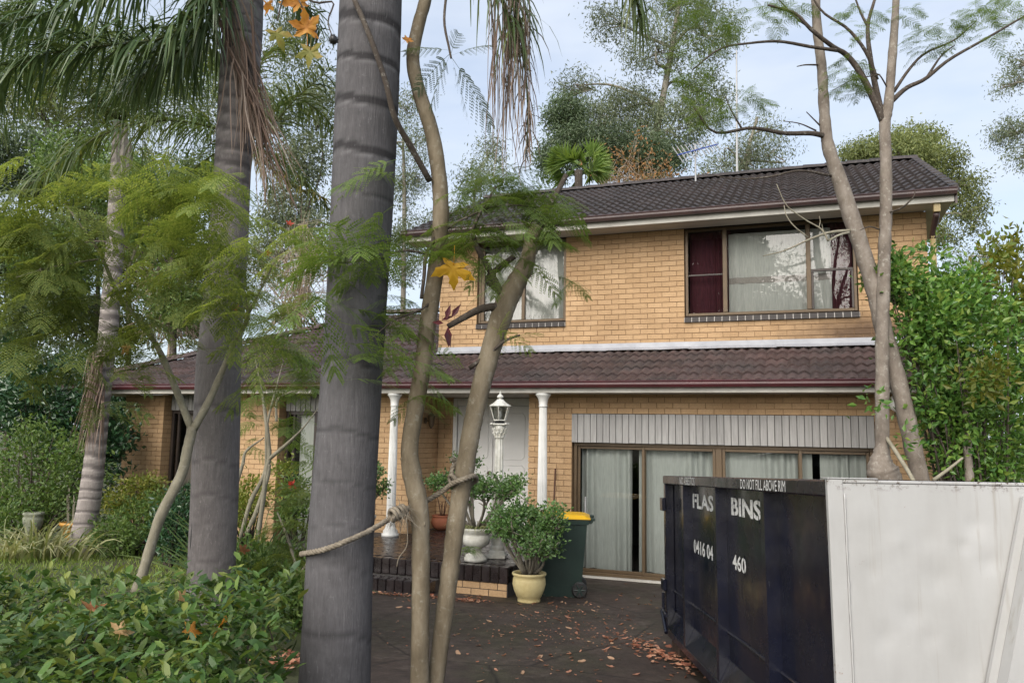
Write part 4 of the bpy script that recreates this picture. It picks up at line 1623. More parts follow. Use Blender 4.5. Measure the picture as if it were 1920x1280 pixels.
def palm_trunk(name, pts, rings, mat, parent, base, nseg=40, nl=220, depth=.018, wob=.01, skew=.0):
    """pts: (x, y, z, r) along the stem, rings: fractions of the length with ring scars"""
    S = spline(pts, nl)
    V, ring = [], []
    for i in range(nl):
        t = i / (nl - 1)
        for k in range(nseg):
            th = 2 * PI * k / nseg
            tt = t + skew * math.sin(th + 1.0) + .0016 * math.sin(3 * th + 9 * t)
            rr, rf = S[i, 3], .5
            for q, w_, *st_ in rings:
                st_ = st_[0] if st_ else 1.0
                dq = (tt - q) / w_
                if -1.2 < dq < 1.2:
                    rf = max(rf, .5 + .5 * st_ * (1 - min(1, max(0, abs(dq) - .7) / .3)))
                    rr -= st_ * depth * S[i, 3] * 3 * math.exp(-(dq * 1.3) ** 2)
                elif -2.2 < dq <= -1.2:
                    rf = min(rf, .5 - .42 * st_ * (1 - (-1.2 - dq)))
                elif 1.2 <= dq < 3.5:
                    rr += st_ * depth * S[i, 3] * 1.2 * (1 - (dq - 1.2) / 2.3)
            rr *= 1 + wob * math.sin(3 * th + t * 11) + .006 * math.sin(17 * th)
            V.append((S[i, 0] + rr * math.cos(th) - base[0], S[i, 1] + rr * math.sin(th) - base[1], S[i, 2] - base[2]))
            ring.append(rf)
    Fc = np.array([(i * nseg + k, i * nseg + (k + 1) % nseg, (i + 1) * nseg + (k + 1) % nseg, (i + 1) * nseg + k) for i in range(nl - 1) for k in range(nseg)])
    o = obj(name, (np.array(V), Fc), mat, parent, True)
    at_ = o.data.attributes.new('ring', 'FLOAT', 'POINT')
    at_.data.foreach_set('value', np.array(ring, np.float32))
    return o
def local(g, base):
    b = np.array(base, float)
    if isinstance(g, MB):
        g.v = [tuple(np.array(p) - b) for p in g.v]
        return g
    return g[0] - b, g[1]
def branch(mb, pts, r0, r1, n=10, seg=8):
    S = spline([tuple(p) for p in pts], n)
    mb.tube([tuple(p) for p in S], list(np.linspace(r0, r1, n)), seg)
    return S

# leaf colours (base reflectance)
M['palm_leaf'] = leafmat('palm_leaf', [(.055, .090, .028), (.080, .120, .036), (.11, .150, .045), (.15, .17, .055)], .3, .4, .45)
M['palm_leaf_dark'] = leafmat('palm_leaf_dark', [(.050, .090, .036), (.075, .12, .045), (.11, .155, .055)], .2, .35, .5)
M['palm_yellow'] = leafmat('palm_leaf_yellowing', [(.20, .17, .03), (.13, .14, .03), (.28, .20, .04)], .3)
M['palm_dead'] = leafmat('dead_palm_leaf', [(.20, .145, .115), (.27, .21, .175), (.15, .10, .08), (.33, .28, .24)], .12, .8, .15)
M['jac'] = leafmat('ferny_leaf', [(.115, .165, .045), (.155, .21, .056), (.20, .25, .07), (.265, .30, .095)], .48, .5, .3)
M['jac_dark'] = leafmat('ferny_leaf_dark', [(.085, .14, .034), (.12, .185, .044), (.16, .22, .055)], .42, .5, .3)
M['jac_grey'] = leafmat('ferny_leaf_grey', [(0.065, 0.104, 0.065), (0.098, 0.137, 0.085), (0.130, 0.169, 0.104)], .35, .5, .3)
M['gum'] = leafmat('gum_leaf', [(.085, .115, .065), (.11, .14, .08), (.14, .17, .10), (.18, .20, .125)], .3, .45, .4, .25)
M['gum_dark'] = leafmat('gum_leaf_dark', [(.055, .085, .045), (.075, .11, .055), (.10, .135, .07)], .25, .45, .4, .25)
M['tree_olive'] = leafmat('olive_leaf', [(.105, .135, .05), (.14, .165, .06), (.18, .20, .08)], .3, .5, .3, .2)
M['bush'] = leafmat('bright_bush_leaf', [(.04, .11, .026), (.095, .20, .038), (.15, .27, .05), (.065, .15, .032), (.25, .34, .07)], .3, .36, .45)
M['bush_yellow'] = leafmat('yellowing_bush_leaf', [(.11, .14, .02), (.17, .165, .025), (.08, .13, .02)], .35)
M['dark_bush'] = leafmat('dark_glossy_leaf', [(0.019, 0.058, 0.026), (0.032, 0.080, 0.032), (0.051, 0.106, 0.042)], .12, .28, .55)
M['mid_bush'] = leafmat('garden_bush_leaf', [(0.060, 0.116, 0.031), (0.093, 0.153, 0.037), (0.136, 0.196, 0.048)], .28)
M['lime_bush'] = leafmat('lime_bush_leaf', [(0.130, 0.182, 0.026), (0.208, 0.247, 0.039), (0.312, 0.299, 0.078), (0.091, 0.143, 0.026)], .3)
M['hedge'] = leafmat('hedge_leaf', [(.028, .068, .018), (.06, .125, .026), (.095, .17, .034), (.04, .09, .03), (.14, .21, .045), (.065, .12, .045), (.20, .23, .05), (.05, .10, .026)], .28, .42, .4, 2.2)
M['strap'] = leafmat('strap_leaf', [(0.070, 0.119, 0.042), (0.105, 0.161, 0.056), (0.154, 0.210, 0.070)], .3)
M['variegated'] = leafmat('variegated_leaf', [(.16, .20, .065), (.28, .29, .15), (.36, .35, .20), (.10, .15, .04)], .3)
M['jade'] = leafmat('jade_leaf', [(0.063, 0.133, 0.036), (0.091, 0.175, 0.046), (0.133, 0.224, 0.063), (0.042, 0.098, 0.028)], .12, .35, .5, 2.5)
M['grass'] = leafmat('lawn_grass', [(0.112, 0.176, 0.032), (0.160, 0.232, 0.040), (0.232, 0.272, 0.064)], .3)
M['twig_pale'] = leafmat('dry_twig', [(.30, .24, .18), (.40, .33, .26), (.22, .17, .12)], .05, .9, .1)
M['rust_leaf'] = leafmat('rust_leaf', [(.24, .12, .05), (.30, .16, .07), (.19, .12, .06), (.14, .13, .05)], .25, .8, .2)
M['maroon_leaf'] = leafmat('maroon_leaf', [(.06, .010, .016), (.09, .014, .02), (.04, .008, .012)], .2, .35, .5)
M['bark_fore'] = bark_mat('smooth_olive_bark', (.095, .075, .048), (.165, .135, .092), (.24, .205, .15), 9, (1, 1, .4), .8, (.27, .25, .20), .7)
M['bark_grey'] = bark_mat('spotted_grey_bark', (.115, .095, .078), (.19, .162, .135), (.27, .24, .21), 8, (1, 1, .6), .85, (.34, .32, .28), .75)
M['bark_dark'] = bark_mat('dark_branch_bark', (.045, .036, .03), (.065, .052, .042), (.09, .075, .06), 14)
M['bark_gum'] = bark_mat('gum_bark', (.13, .115, .095), (.20, .18, .15), (.28, .26, .22), 3)
M['bark_pale'] = bark_mat('pale_sapling_bark', (.17, .155, .115), (.24, .22, .165), (.31, .285, .22), 14, (1, 1, .4))
M['palm_fore'] = palm_mat('palm_bark_grey', (.112, .109, .113), (.076, .073, .076), (.036, .034, .036))
M['palm_mid'] = palm_mat('palm_bark_brown', (.178, .164, .162), (.120, .110, .109), (.076, .069, .068))
M['palm_far'] = palm_mat('palm_bark_pale', (.27, .245, .23), (.19, .17, .16), (.125, .11, .105))
M['soil'] = solid('potting_soil', (.04, .028, .02), (.025, .018, .012), .95, 20, .1)
# ------------------------------------------------------------------ palms
def depth_c(P):
    return P[1] * math.cos(PITCH) + (P[2] - CAM_Z) * math.sin(PITCH)
def trunk_pts(rows, d):
    L = []
    for r in rows:
        dd = r[3] if len(r) > 3 else d
        P = at(r[0], r[1], dd)
        L.append((P.x, P.y, P.z, r[2] / 2 * depth_c(P) / F_PX))
    return L
def ring_fracs(pts, d, rows, nl=400):
    S = spline(pts, nl)
    zs = S[:, 2]
    L = []
    span = abs(zs[-1] - zs[0])
    for y, h, *k_ in rows:
        xa = pts[0][0]
        for _ in range(3):
            P = at(960 + xa * 250, y, d)
            i = int(np.argmin(abs(zs - P.z)))
            xa = S[i, 0] / d * 4.0
        dz = px(h, d)
        L.append((i / (nl - 1), max(.0012, dz / span), *k_))
    return L
def palm_fronds(parent, base, specs, mat, name='frond'):
    for i, (path, n, L, kw) in enumerate(specs):
        g, mb = frond(path, n, L, seed=i * 7 + int(abs(path[0][0]) * 100) % 97, **kw)
        f = obj(name, local(g, base), mat, parent)
        obj('stalk', local(mb, base), M['palm_stalk'], f, True)
M['palm_stalk'] = solid('palm_stalk', (.10, .11, .04), (.06, .07, .03), .6, 8, .3)
def radial(c, az, L, rise, fall):
    c = np.array(c)
    d = np.array([math.cos(az), math.sin(az), 0])
    return [c, c + d * L * .3 + np.array([0, 0, rise * L]), c + d * L * .68 + np.array([0, 0, rise * L * .9]), c + d * L * .95 + np.array([0, 0, -fall * L])]

# big palm beside the driveway
D2 = 4.5
rows = [(616, 1420, 160), (622, 1340, 142), (627, 1280, 132), (640, 1000, 121), (654, 800, 115), (667, 600, 112), (678, 400, 115), (687, 200, 117), (695, 0, 114), (706, -300, 104), (718, -700, 96), (726, -1100, 90)]
pts = trunk_pts(rows, D2)
PB = (pts[0][0], pts[0][1], ground_z(pts[0][0], pts[0][1]) - .02)
pts[0] = (pts[0][0], pts[0][1], PB[2], pts[0][3])
PALM2 = empty('palm_tree', PB)
tag(PALM2, 'thick grey ringed palm trunk in the foreground with rope tied round it', 'palm tree')
rg = ring_fracs(pts, D2, [(58, 12), (132, 9), (213, 10), (298, 10), (377, 5, .6), (485, 5, .5), (590, 4, .35), (685, 7, .6), (815, 6, .5), (905, 3, .35), (985, 4, .3), (1062, 3, .35), (1180, 5, .5), (-30, 8), (-120, 8), (-220, 8), (-330, 8)])
palm_trunk('trunk', pts, rg, M['palm_fore'], PALM2, PB, 48, 320, .0026, .013, .0035)
top = np.array(pts[-1][:3])
sp = []
for k in range(11):
    az = k * 2 * PI / 11 + .3
    sp.append((radial(top + np.array([0, 0, .1]), az, 3.0, .35 - .1 * (k % 3), .15 + .25 * (k % 3)), 60, .7, {}))
palm_fronds(PALM2, PB, sp, M['palm_leaf_dark'])
def P3(*a):
    return [np.array(at(x, y, d)) for x, y, d in a]
hang = [(P3((780, -320, 4.5), (880, -120, 4.5), (935, -10, 4.5), (962, 60, 4.5)), 46, .55, dict(droop=1.6, spread=.55, W=.013, tipfade=.2)),
        (P3((1020, -380, 4.4), (1120, -200, 4.4), (1175, -70, 4.4), (1200, 30, 4.4)), 80, .42, dict(droop=1.7, spread=.5, W=.015, tipfade=.2)),
        (P3((800, -340, 4.6), (900, -160, 4.6), (950, -40, 4.6), (978, 40, 4.6)), 60, .5, dict(droop=1.7, spread=.45, W=.012, tipfade=.2))]
palm_fronds(PALM2, PB, hang, M['palm_leaf'])
dead = [(P3((880, -200, 4.55), (940, -60, 4.55), (975, 60, 4.55), (990, 200, 4.55), (985, 300, 4.55)), 70, .30, dict(droop=2.0, spread=.35, W=.010, tipfade=.6, jit=.15))]
palm_fronds(PALM2, PB, dead, M['palm_dead'], 'dead_frond')
# dead papery strings beside the hanging frond
r2 = np.random.default_rng(5)
st = [np.array(at(r2.uniform(920, 995), r2.uniform(-30, 150), 4.52 + r2.uniform(-.1, .1))) for _ in range(105)]
g = strips(st, [(.1 * r2.normal(), .1 * r2.normal(), -1) for _ in st], r2.uniform(.35, .75, len(st)), .008, .35, 6)
obj('dead_leaflets', local(g, PB), M['palm_dead'], PALM2)

# second palm, further back on the left
D1 = 7.0
rows = [(384, 1300, 98), (390, 1200, 90), (395, 1100, 86), (404, 900, 85), (410, 700, 81), (415, 620, 76), (428, 450, 71), (437, 300, 66), (452, 100, 72), (459, 0, 68), (470, -300, 62), (482, -700, 58)]
pts = trunk_pts(rows, D1)
PB = (pts[0][0], pts[0][1], ground_z(pts[0][0], pts[0][1]) - .02)
pts[0] = (pts[0][0], pts[0][1], PB[2], pts[0][3])
PALM1 = empty('palm_tree', PB)
tag(PALM1, 'brown ringed palm trunk with a split down its left side, behind the hedge', 'palm tree')
rg = ring_fracs(pts, D1, [(1150, 3, .4), (1055, 3, .4), (985, 3, .3), (930, 4, .4), (868, 3, .5), (765, 6, .6), (690, 3, .4), (662, 4, .5), (605, 3, .5), (540, 3, .5), (470, 4, .5), (415, 4, .6), (375, 4, .7)] + [(345 - 30 * k, 6, .8) for k in range(30)])
palm_trunk('trunk', pts, rg, M['palm_mid'], PALM1, PB, 44, 320, .0018, .010, .002)
mb = MB()                              # the dark split in the bark
sl_ = spline([tuple(at(x, y, 6.86)) for x, y in ((366, 850), (368, 900), (366, 950), (361, 1000), (357, 1035))], 12)
mb.tube([tuple(p) for p in sl_], [.004, .012, .016, .018, .018, .017, .017, .016, .015, .013, .010, .003], 6)
obj('bark_split', local(mb, PB), M['black_metal'], PALM1)
top = np.array(pts[-1][:3])
sp = []
for k in range(10):
    sp.append((radial(top, k * 2 * PI / 10 + .1, 3.2, .35 - .08 * (k % 3), .1 + .3 * (k % 3)), 60, .7, {}))
palm_fronds(PALM1, PB, sp, M['palm_leaf_dark'])
fr = [(P3((470, -300, 7), (420, -60, 6.7), (330, 60, 6.4), (200, 85, 6.2), (60, 110, 6.1), (-60, 190, 6.1)), 160, .78, dict(droop=1.35, spread=.6, W=.026)),
      (P3((465, -300, 7), (380, -180, 6.5), (260, -60, 6.2), (120, 10, 6.0), (-40, 60, 6.0)), 150, .78, dict(droop=1.35, spread=.6, W=.026)),
      (P3((470, -260, 7), (420, -20, 7.2), (370, 80, 7.4), (300, 130, 7.6), (220, 180, 7.7)), 120, .75, dict(droop=1.4, spread=.5, W=.022)),
      (P3((468, -280, 7), (430, -60, 6.9), (390, 40, 6.8), (330, 100, 6.8), (250, 150, 6.8)), 130, .75, dict(droop=1.4, spread=.6, W=.026)),
      (P3((300, -330, 8), (220, -200, 8), (120, -60, 8), (0, 30, 8)), 120, .85, dict(droop=1.4, spread=.5, W=.024)),
      (P3((478, -300, 7), (520, -120, 7.2), (560, -20, 7.4), (600, 60, 7.6)), 60, .55, dict(droop=1.3, spread=.6, W=.022))]
palm_fronds(PALM1, PB, fr, M['palm_leaf_dark'])
st, dr, ln = [], [], []
for k in range(210):                   # skirt of dead leaflets
    t = r2.random()
    x, y = 425 + 60 * t + r2.normal() * 10, 20 + 210 * t + r2.normal() * 25
    st.append(np.array(at(x, y, 6.78 + r2.uniform(-.1, .12))))
    dr.append((.25 + .22 * t + .2 * r2.normal(), .1 * r2.normal(), -1))
    ln.append(r2.uniform(.4, 1.05))
g = strips(st, dr, ln, .012, .12, 8)
obj('dead_leaflets', local(g, PB), M['palm_dead'], PALM1)
for a in (((405, 20), (440, 120), (480, 210), (530, 330), (560, 400)), ((470, -40), (478, 120), (490, 260), (498, 380))):
    mb = MB()
    branch(mb, [at(x, y, 6.72) for x, y in a], .016, .005, 12, 6)
    obj('dead_stalk', local(mb, PB), M['palm_dead'], PALM1, True)

# slender pale palm at the far left
D0 = 12.0
rows = [(140, 1062, 66), (150, 1036, 50), (156, 1000, 43), (166, 950, 40), (173, 900, 38), (184, 800, 34), (194, 700, 33), (203, 620, 34), (213, 500, 32), (219, 400, 31), (223, 320, 30), (226, 230, 24)]
pts = trunk_pts(rows, D0)
PB = (pts[0][0], pts[0][1], ground_z(pts[0][0], pts[0][1]) - .02)
pts[0] = (pts[0][0], pts[0][1], PB[2], pts[0][3])
PALM0 = empty('palm_tree', PB)
tag(PALM0, 'slender pale palm with pronounced rings leaning beside the dark shrubs', 'palm tree')
rg = ring_fracs(pts, D0, [(y, 4) for y in (985, 962, 938, 920, 898, 878, 855, 832, 808, 790, 770, 752, 732, 715, 698, 680, 662, 642, 622, 600, 578, 556, 534, 510, 485, 460, 435, 410, 385, 360, 335, 310, 285)])
palm_trunk('trunk', pts, rg, M['palm_far'], PALM0, PB, 32, 300, .008, .010, .0015)
top = np.array(pts[-1][:3])
sp = []
for k in range(13):
    sp.append((radial(top, k * 2 * PI / 13, 2.5, .42 - .13 * (k % 3), .0 + .28 * (k % 3)), 100, .75, dict(droop=1.35, spread=.7)))
palm_fronds(PALM0, PB, sp, M['palm_leaf'])
st = [np.array(at(r2.uniform(168, 196), r2.uniform(650, 760), 11.8 + r2.uniform(-.1, .1))) for _ in range(140)]
g = strips(st, [(-.12 + .1 * r2.normal(), .1 * r2.normal(), -1) for _ in st], r2.uniform(.4, 1.15, len(st)), .018, .15, 9)
obj('dead_leaflets', local(g, PB), M['palm_dead'], PALM0)
# split pale sheath below the crown
V_, F_ = leaves([at(228, 330, 11.72), at(233, 340, 11.75), at(221, 335, 11.76)], [(.03, 0, 1), (.12, 0, 1), (-.1, 0, 1)], [.85, .7, .6], [.17, .12, .12], .5, [(0, 1, 0)] * 3)
obj('leaf_sheath', local((V_, F_), PB), solid('palm_sheath', (.24, .22, .20), (.15, .135, .12), .8, 9, .3), PALM0)

# fourth palm, its stem hidden behind the second one
D3 = 10.0
rows = [(398, 1190, 60), (405, 900, 52), (412, 700, 48), (420, 600, 46), (438, 420, 40), (450, 265, 34)]
pts = trunk_pts(rows, D3)
PB = (pts[0][0], pts[0][1], ground_z(pts[0][0], pts[0][1]) - .02)
pts[0] = (pts[0][0], pts[0][1], PB[2], pts[0][3])
PALM3 = empty('palm_tree', PB)
tag(PALM3, 'palm crown with arching green fronds showing from behind the brown palm trunk', 'palm tree')
palm_trunk('trunk', pts, [(k / 30, .004) for k in range(2, 29)], M['palm_mid'], PALM3, PB, 28, 120, .012)
fr = [(P3((450, 265, 10), (390, 236, 9.7), (300, 226, 9.4), (200, 248, 9.0), (100, 312, 8.8), (0, 392, 8.7), (-60, 440, 8.7)), 150, .70, dict(droop=1.15, spread=.7, W=.024)),
      (P3((450, 265, 10), (505, 238, 9.8), (560, 180, 9.6), (620, 130, 9.4)), 80, .55, dict(droop=.75, spread=.9, W=.022)),
      (P3((452, 265, 10), (500, 290, 9.9), (560, 330, 9.8), (625, 400, 9.7)), 70, .5, dict(droop=1.0, spread=.8, W=.022)),
      (P3((450, 265, 10), (430, 180, 10), (400, 120, 10), (330, 110, 10)), 70, .6, dict(droop=1.2, spread=.8, W=.024)),
      (P3((450, 265, 10), (400, 290, 10.2), (340, 340, 10.4), (300, 420, 10.5)), 70, .55, dict(droop=1.1, spread=.8, W=.024)),
      (P3((452, 265, 10), (540, 190, 10.5), (600, 210, 10.8), (650, 280, 11)), 70, .55, dict(droop=1.1, spread=.8, W=.024)),
      (P3((450, 265, 10), (470, 150, 10.3), (520, 90, 10.6), (580, 80, 10.8)), 70, .55, dict(droop=1.1, spread=.8, W=.024))]
palm_fronds(PALM3, PB, fr, M['palm_leaf'])
palm_fronds(PALM3, PB, [(P3((452, 270, 10), (500, 310, 9.8), (545, 345, 9.7), (610, 372, 9.6)), 60, .42, dict(droop=.8, spread=.8, W=.02))], M['palm_yellow'])

# ------------------------------------------------------------------ twin-stemmed tree in the foreground
def path_d(a):
    return [tuple(at(p[0], p[1], p[2])) for p in a]
def stem(rows, n=60, seg=14, knots=0, seed=0, wob=.03):
    """rows: px x, px y, distance, px width"""
    r = np.random.default_rng(seed)
    L = []
    for x, y, d, w_ in rows:
        P = at(x, y, d)
        L.append((P.x, P.y, P.z, w_ / 2 * depth_c(P) / F_PX))
    S = spline(L, n)
    mb = MB()
    rad = [max(.002, S[i, 3] * (1 + wob * math.sin(i * 1.7 + seed) + wob * r.normal())) for i in range(n)]
    mb.tube([tuple(S[i, :3]) for i in range(n)], rad, seg)
    for _ in range(knots):
        i = int(r.integers(4, n - 4))
        th = r.uniform(0, 2 * PI)
        c = S[i, :3] + np.array([math.cos(th), math.sin(th), 0]) * S[i, 3] * .86
        mb.lathe([(.001, -.018), (.009, -.012), (.012, 0), (.008, .013), (.001, .018)], 8, tuple(c))
    return mb
b0 = at(800, 1425, 4.62)
TB = (b0.x, b0.y, ground_z(b0.x, b0.y) - .02)
TWIN = empty('twin_stemmed_tree', TB)
tag(TWIN, 'twin-stemmed tree with bent olive-brown trunks and sparse ferny leaves on the driveway edge', 'tree')
mb = stem([(792, 1440, 4.6, 48), (790, 1340, 4.6, 40), (787, 1280, 4.6, 36), (788, 1180, 4.6, 34), (789, 1060, 4.6, 34), (787, 960, 4.6, 35), (773, 890, 4.6, 36), (768, 840, 4.6, 33), (778, 770, 4.6, 33), (792, 690, 4.6, 32), (803, 600, 4.6, 32), (818, 500, 4.6, 31), (826, 420, 4.6, 31), (824, 340, 4.6, 29), (810, 250, 4.6, 28), (785, 170, 4.6, 26), (774, 110, 4.6, 25), (784, 50, 4.6, 24), (800, -10, 4.6, 23), (820, -120, 4.6, 20), (850, -300, 4.6, 14)], 110, 16, 14, 1, .015)
obj('trunk', local(mb, TB), M['bark_fore'], TWIN, True)
mb = stem([(806, 1440, 4.66, 44), (812, 1340, 4.68, 36), (818, 1270, 4.7, 32), (832, 1160, 4.7, 33), (845, 1060, 4.7, 34), (855, 980, 4.7, 34), (870, 890, 4.7, 35), (885, 800, 4.7, 35), (903, 720, 4.7, 36), (925, 640, 4.7, 38), (948, 570, 4.7, 42), (968, 530, 4.7, 38), (985, 500, 4.7, 32), (993, 470, 4.7, 27), (997, 445, 4.7, 25), (1008, 425, 4.7, 26)], 100, 16, 16, 2, .02)
obj('trunk', local(mb, TB), M['bark_fore'], TWIN, True)
BRS = []
def br(a, r0, r1, n=14):
    m_ = MB()
    branch(m_, path_d(a), r0, r1, n, 8)
    BRS.append(m_)
def flush(name, base, mat, parent):
    for m_ in BRS:
        obj(name, local(m_, base), M[mat], parent, True)
    BRS.clear()
br([(940, 575, 4.68), (905, 578, 4.66), (870, 595, 4.64), (840, 612, 4.62)], .026, .016)
br([(952, 565, 4.7), (935, 545, 4.72), (915, 525, 4.74), (928, 508, 4.76), (965, 480, 4.75)], .022, .018)
br([(945, 560, 4.68), (920, 510, 4.66), (895, 465, 4.64), (885, 430, 4.62)], .022, .013)
br([(1000, 445, 4.7), (1020, 405, 4.72), (1045, 360, 4.74), (1062, 328, 4.75)], .022, .016)
br([(880, 690, 4.68), (915, 665, 4.66), (945, 640, 4.64), (975, 628, 4.63)], .014, .006)
br([(660, -10, 4.28), (690, 60, 4.26), (722, 150, 4.28), (740, 220, 4.34), (770, 275, 4.45), (806, 340, 4.56)], .015, .019, 20)
br([(826, 430, 4.6), (800, 475, 4.52), (795, 520, 4.5), (790, 560, 4.5)], .012, .010)
br([(838, -20, 4.6), (833, 40, 4.55), (842, 90, 4.5), (846, 110, 4.5)], .009, .006)
br([(885, 435, 4.62), (900, 400, 4.6), (930, 350, 4.6)], .012, .005)
br([(820, 480, 4.6), (760, 470, 4.5), (700, 485, 4.35), (620, 495, 4.2)], .009, .003)
br([(822, 440, 4.6), (870, 410, 4.6), (940, 385, 4.65), (1030, 390, 4.7)], .009, .003)
br([(812, 560, 4.6), (790, 580, 4.5), (740, 600, 4.35), (690, 640, 4.2)], .008, .003)
flush('branch', TB, 'bark_dark', TWIN)
def fern_region(regs, tpl, droop=.35, seed=0):
    r = np.random.default_rng(seed)
    pos, dirs, Ls = [], [], []
    for x, y, rx, ry, d, n, L in regs:
        for _ in range(n):
            a, q = r.uniform(0, 2 * PI), math.sqrt(r.random())
            qx, qy = x + rx * q * math.cos(a), y + ry * q * math.sin(a)
            P = np.array(at(qx, qy, d + r.uniform(-.25, .25)))
            dx = math.cos(a) + r.normal() * .5
            dv_ = np.array([dx, r.normal() * .45, r.uniform(-.25, .35)])
            dv_ = unit(dv_)
            l = L * r.uniform(.75, 1.2)
            pos.append(P - dv_ * l * .5)
            dirs.append(dv_)
            Ls.append(l)
    return place_fronds(tpl, pos, dirs, Ls, droop)
g = fern_region([(960, 385, 60, 28, 4.65, 13, 0.31), (1035, 410, 40, 30, 4.7, 7, 0.31), (880, 420, 45, 25, 4.55, 10, 0.31), (930, 335, 45, 30, 4.75, 9, 0.30), (990, 480, 30, 25, 4.65, 4, 0.28), (940, 500, 40, 30, 4.6, 5, 0.24), (1050, 520, 25, 20, 4.7, 3, 0.26),
                 (700, 455, 45, 25, 4.25, 9, 0.36), (635, 470, 45, 25, 4.2, 7, 0.36), (690, 600, 28, 45, 4.2, 4, 0.36), (650, 540, 25, 25, 4.2, 3, 0.31), (765, 600, 25, 50, 4.45, 7, 0.31), (790, 670, 45, 35, 4.45, 10, 0.28), (760, 440, 30, 20, 4.4, 5, 0.31), (840, 470, 30, 25, 4.5, 5, 0.28), (700, 310, 20, 30, 4.25, 4, 0.36), (640, 430, 60, 20, 4.15, 7, 0.38), (600, 560, 40, 30, 4.15, 4, 0.38), (720, 500, 30, 40, 4.25, 4, 0.36), (1000, 360, 50, 30, 4.7, 9, 0.29), (960, 310, 40, 30, 4.7, 5, 0.27), (1030, 440, 30, 20, 4.65, 4, 0.25), (690, 680, 25, 40, 4.2, 4, 0.34), (740, 560, 30, 40, 4.35, 4, 0.31), (920, 440, 50, 25, 4.6, 6, 0.29), (870, 370, 40, 30, 4.6, 5, 0.31), (780, 740, 40, 30, 4.4, 4, 0.27), (900, 350, 50, 30, 4.65, 7, .27), (960, 420, 60, 25, 4.6, 8, .26), (860, 440, 40, 25, 4.5, 5, .26), (1040, 370, 40, 30, 4.7, 5, .25), (920, 500, 35, 25, 4.55, 4, .22)], BIP, .4, 31)
obj('crown', local(g, TB), M['jac_dark'], TWIN)
g = fern_region([(950, 628, 45, 10, 4.62, 3, .24), (935, 600, 15, 10, 4.62, 1, .2)], BIP, .2, 35)
obj('fern_leaves', local(g, TB), M['jac'], TWIN)
pos, dirs, Ls = [], [], []
for (x, y, dx, dz, l) in ((845, 95, -1, .2, .28), (845, 100, -.8, -.7, .26), (846, 105, .9, .5, .28), (846, 108, .35, -1, .34), (848, 110, .6, -.8, .4), (845, 100, -.4, -1, .3), (846, 100, .2, 1, .2)):
    pos.append(np.array(at(x, y, 4.5)))
    dirs.append(np.array([dx, r2.normal() * .2, dz]))
    Ls.append(l)
g = place_fronds(BIP, pos, dirs, Ls, .2)
obj('hanging_leaves', local(g, TB), M['jac_grey'], TWIN)

# ------------------------------------------------------------------ pair of smooth-barked trees behind the skip
DC = 8.9
def place_root(x, y, d):
    P = at(x, y, d)
    return (P.x, P.y, ground_z(P.x, P.y) - .02)
RB = place_root(1733, 1000, DC)
TC = empty('tree', RB)
tag(TC, 'slim tree leaning left across the upper window, dead twigs on its side', 'tree', 'slim trees behind the skip')
mb = stem([(1752, 1060, DC, 44), (1735, 960, DC, 37), (1725, 895, DC, 33), (1712, 840, DC, 32), (1690, 740, DC, 32), (1662, 640, DC, 32), (1643, 560, DC, 30), (1617, 470, DC, 30), (1594, 400, DC, 30), (1575, 340, DC, 28), (1552, 270, DC, 23), (1545, 200, DC, 20), (1541, 130, DC, 18), (1532, 50, DC, 17), (1527, -60, DC, 14), (1520, -200, DC, 9)], 90, 14, 14, 3, .03)
obj('trunk', local(mb, RB), M['bark_grey'], TC, True)
mb = MB()
br([(1548, 255, DC), (1520, 250, DC - .1), (1470, 250, DC - .2), (1410, 240, DC - .3), (1340, 248, DC - .3), (1300, 200, DC - .4)], .035, .010, 20)
br([(1390, 240, DC - .3), (1370, 205, DC - .3), (1360, 180, DC - .3)], .012, .004)
br([(1535, 60, DC), (1500, 40, DC), (1470, 10, DC), (1440, -20, DC)], .014, .005)
br([(1535, 122, DC), (1510, 122, DC - .2), (1494, 125, DC - .2)], .012, .005)
br([(1530, 245, DC), (1500, 232, DC - .1), (1468, 227, DC - .1)], .010, .004)
br([(1537, 235, DC), (1512, 210, DC - .1)], .010, .005)
br([(1560, 330, DC), (1500, 320, DC - .2), (1440, 332, DC - .3), (1380, 335, DC - .3), (1320, 325, DC - .4)], .016, .004, 20)
flush('branch', RB, 'bark_dark', TC)
mb = MB()
br([(1600, 432, DC), (1555, 436, DC - .2), (1515, 450, DC - .3), (1470, 470, DC - .4), (1430, 480, DC - .4)], .020, .004, 16)
br([(1456, 345, DC - .5), (1475, 385, DC - .5), (1510, 412, DC - .45), (1540, 430, DC - .4), (1553, 452, DC - .4)], .004, .012, 16)
br([(1470, 385, DC - .5), (1475, 405, DC - .5), (1490, 425, DC - .5), (1515, 445, DC - .45)], .004, .009, 12)
br([(1555, 450, DC - .4), (1575, 440, DC - .3), (1592, 436, DC - .2)], .010, .014, 8)
br([(1535, 428, DC - .4), (1538, 415, DC - .4), (1536, 405, DC - .4)], .006, .002, 8)
br([(1545, 440, DC - .4), (1541, 420, DC - .35)], .005, .002, 6)
flush('dead_twig', RB, 'bark_pale', TC)
g = fern_region([(1330, 60, 55, 45, DC - .5, 42, 0.24), (1290, 140, 40, 55, DC - .5, 36, 0.24), (1400, 190, 40, 30, DC - .4, 23, 0.22), (1365, 215, 30, 25, DC - .4, 18, 0.22), (1430, 30, 60, 30, DC - .2, 31, 0.24), (1480, 10, 40, 25, DC, 18, 0.24), (1330, 210, 40, 30, DC - .4, 26, 0.23), (1290, 20, 40, 30, DC - .5, 21, 0.24)], BIPL, .3, 41)
obj('crown', local(g, RB), M['jac_dark'], TC)

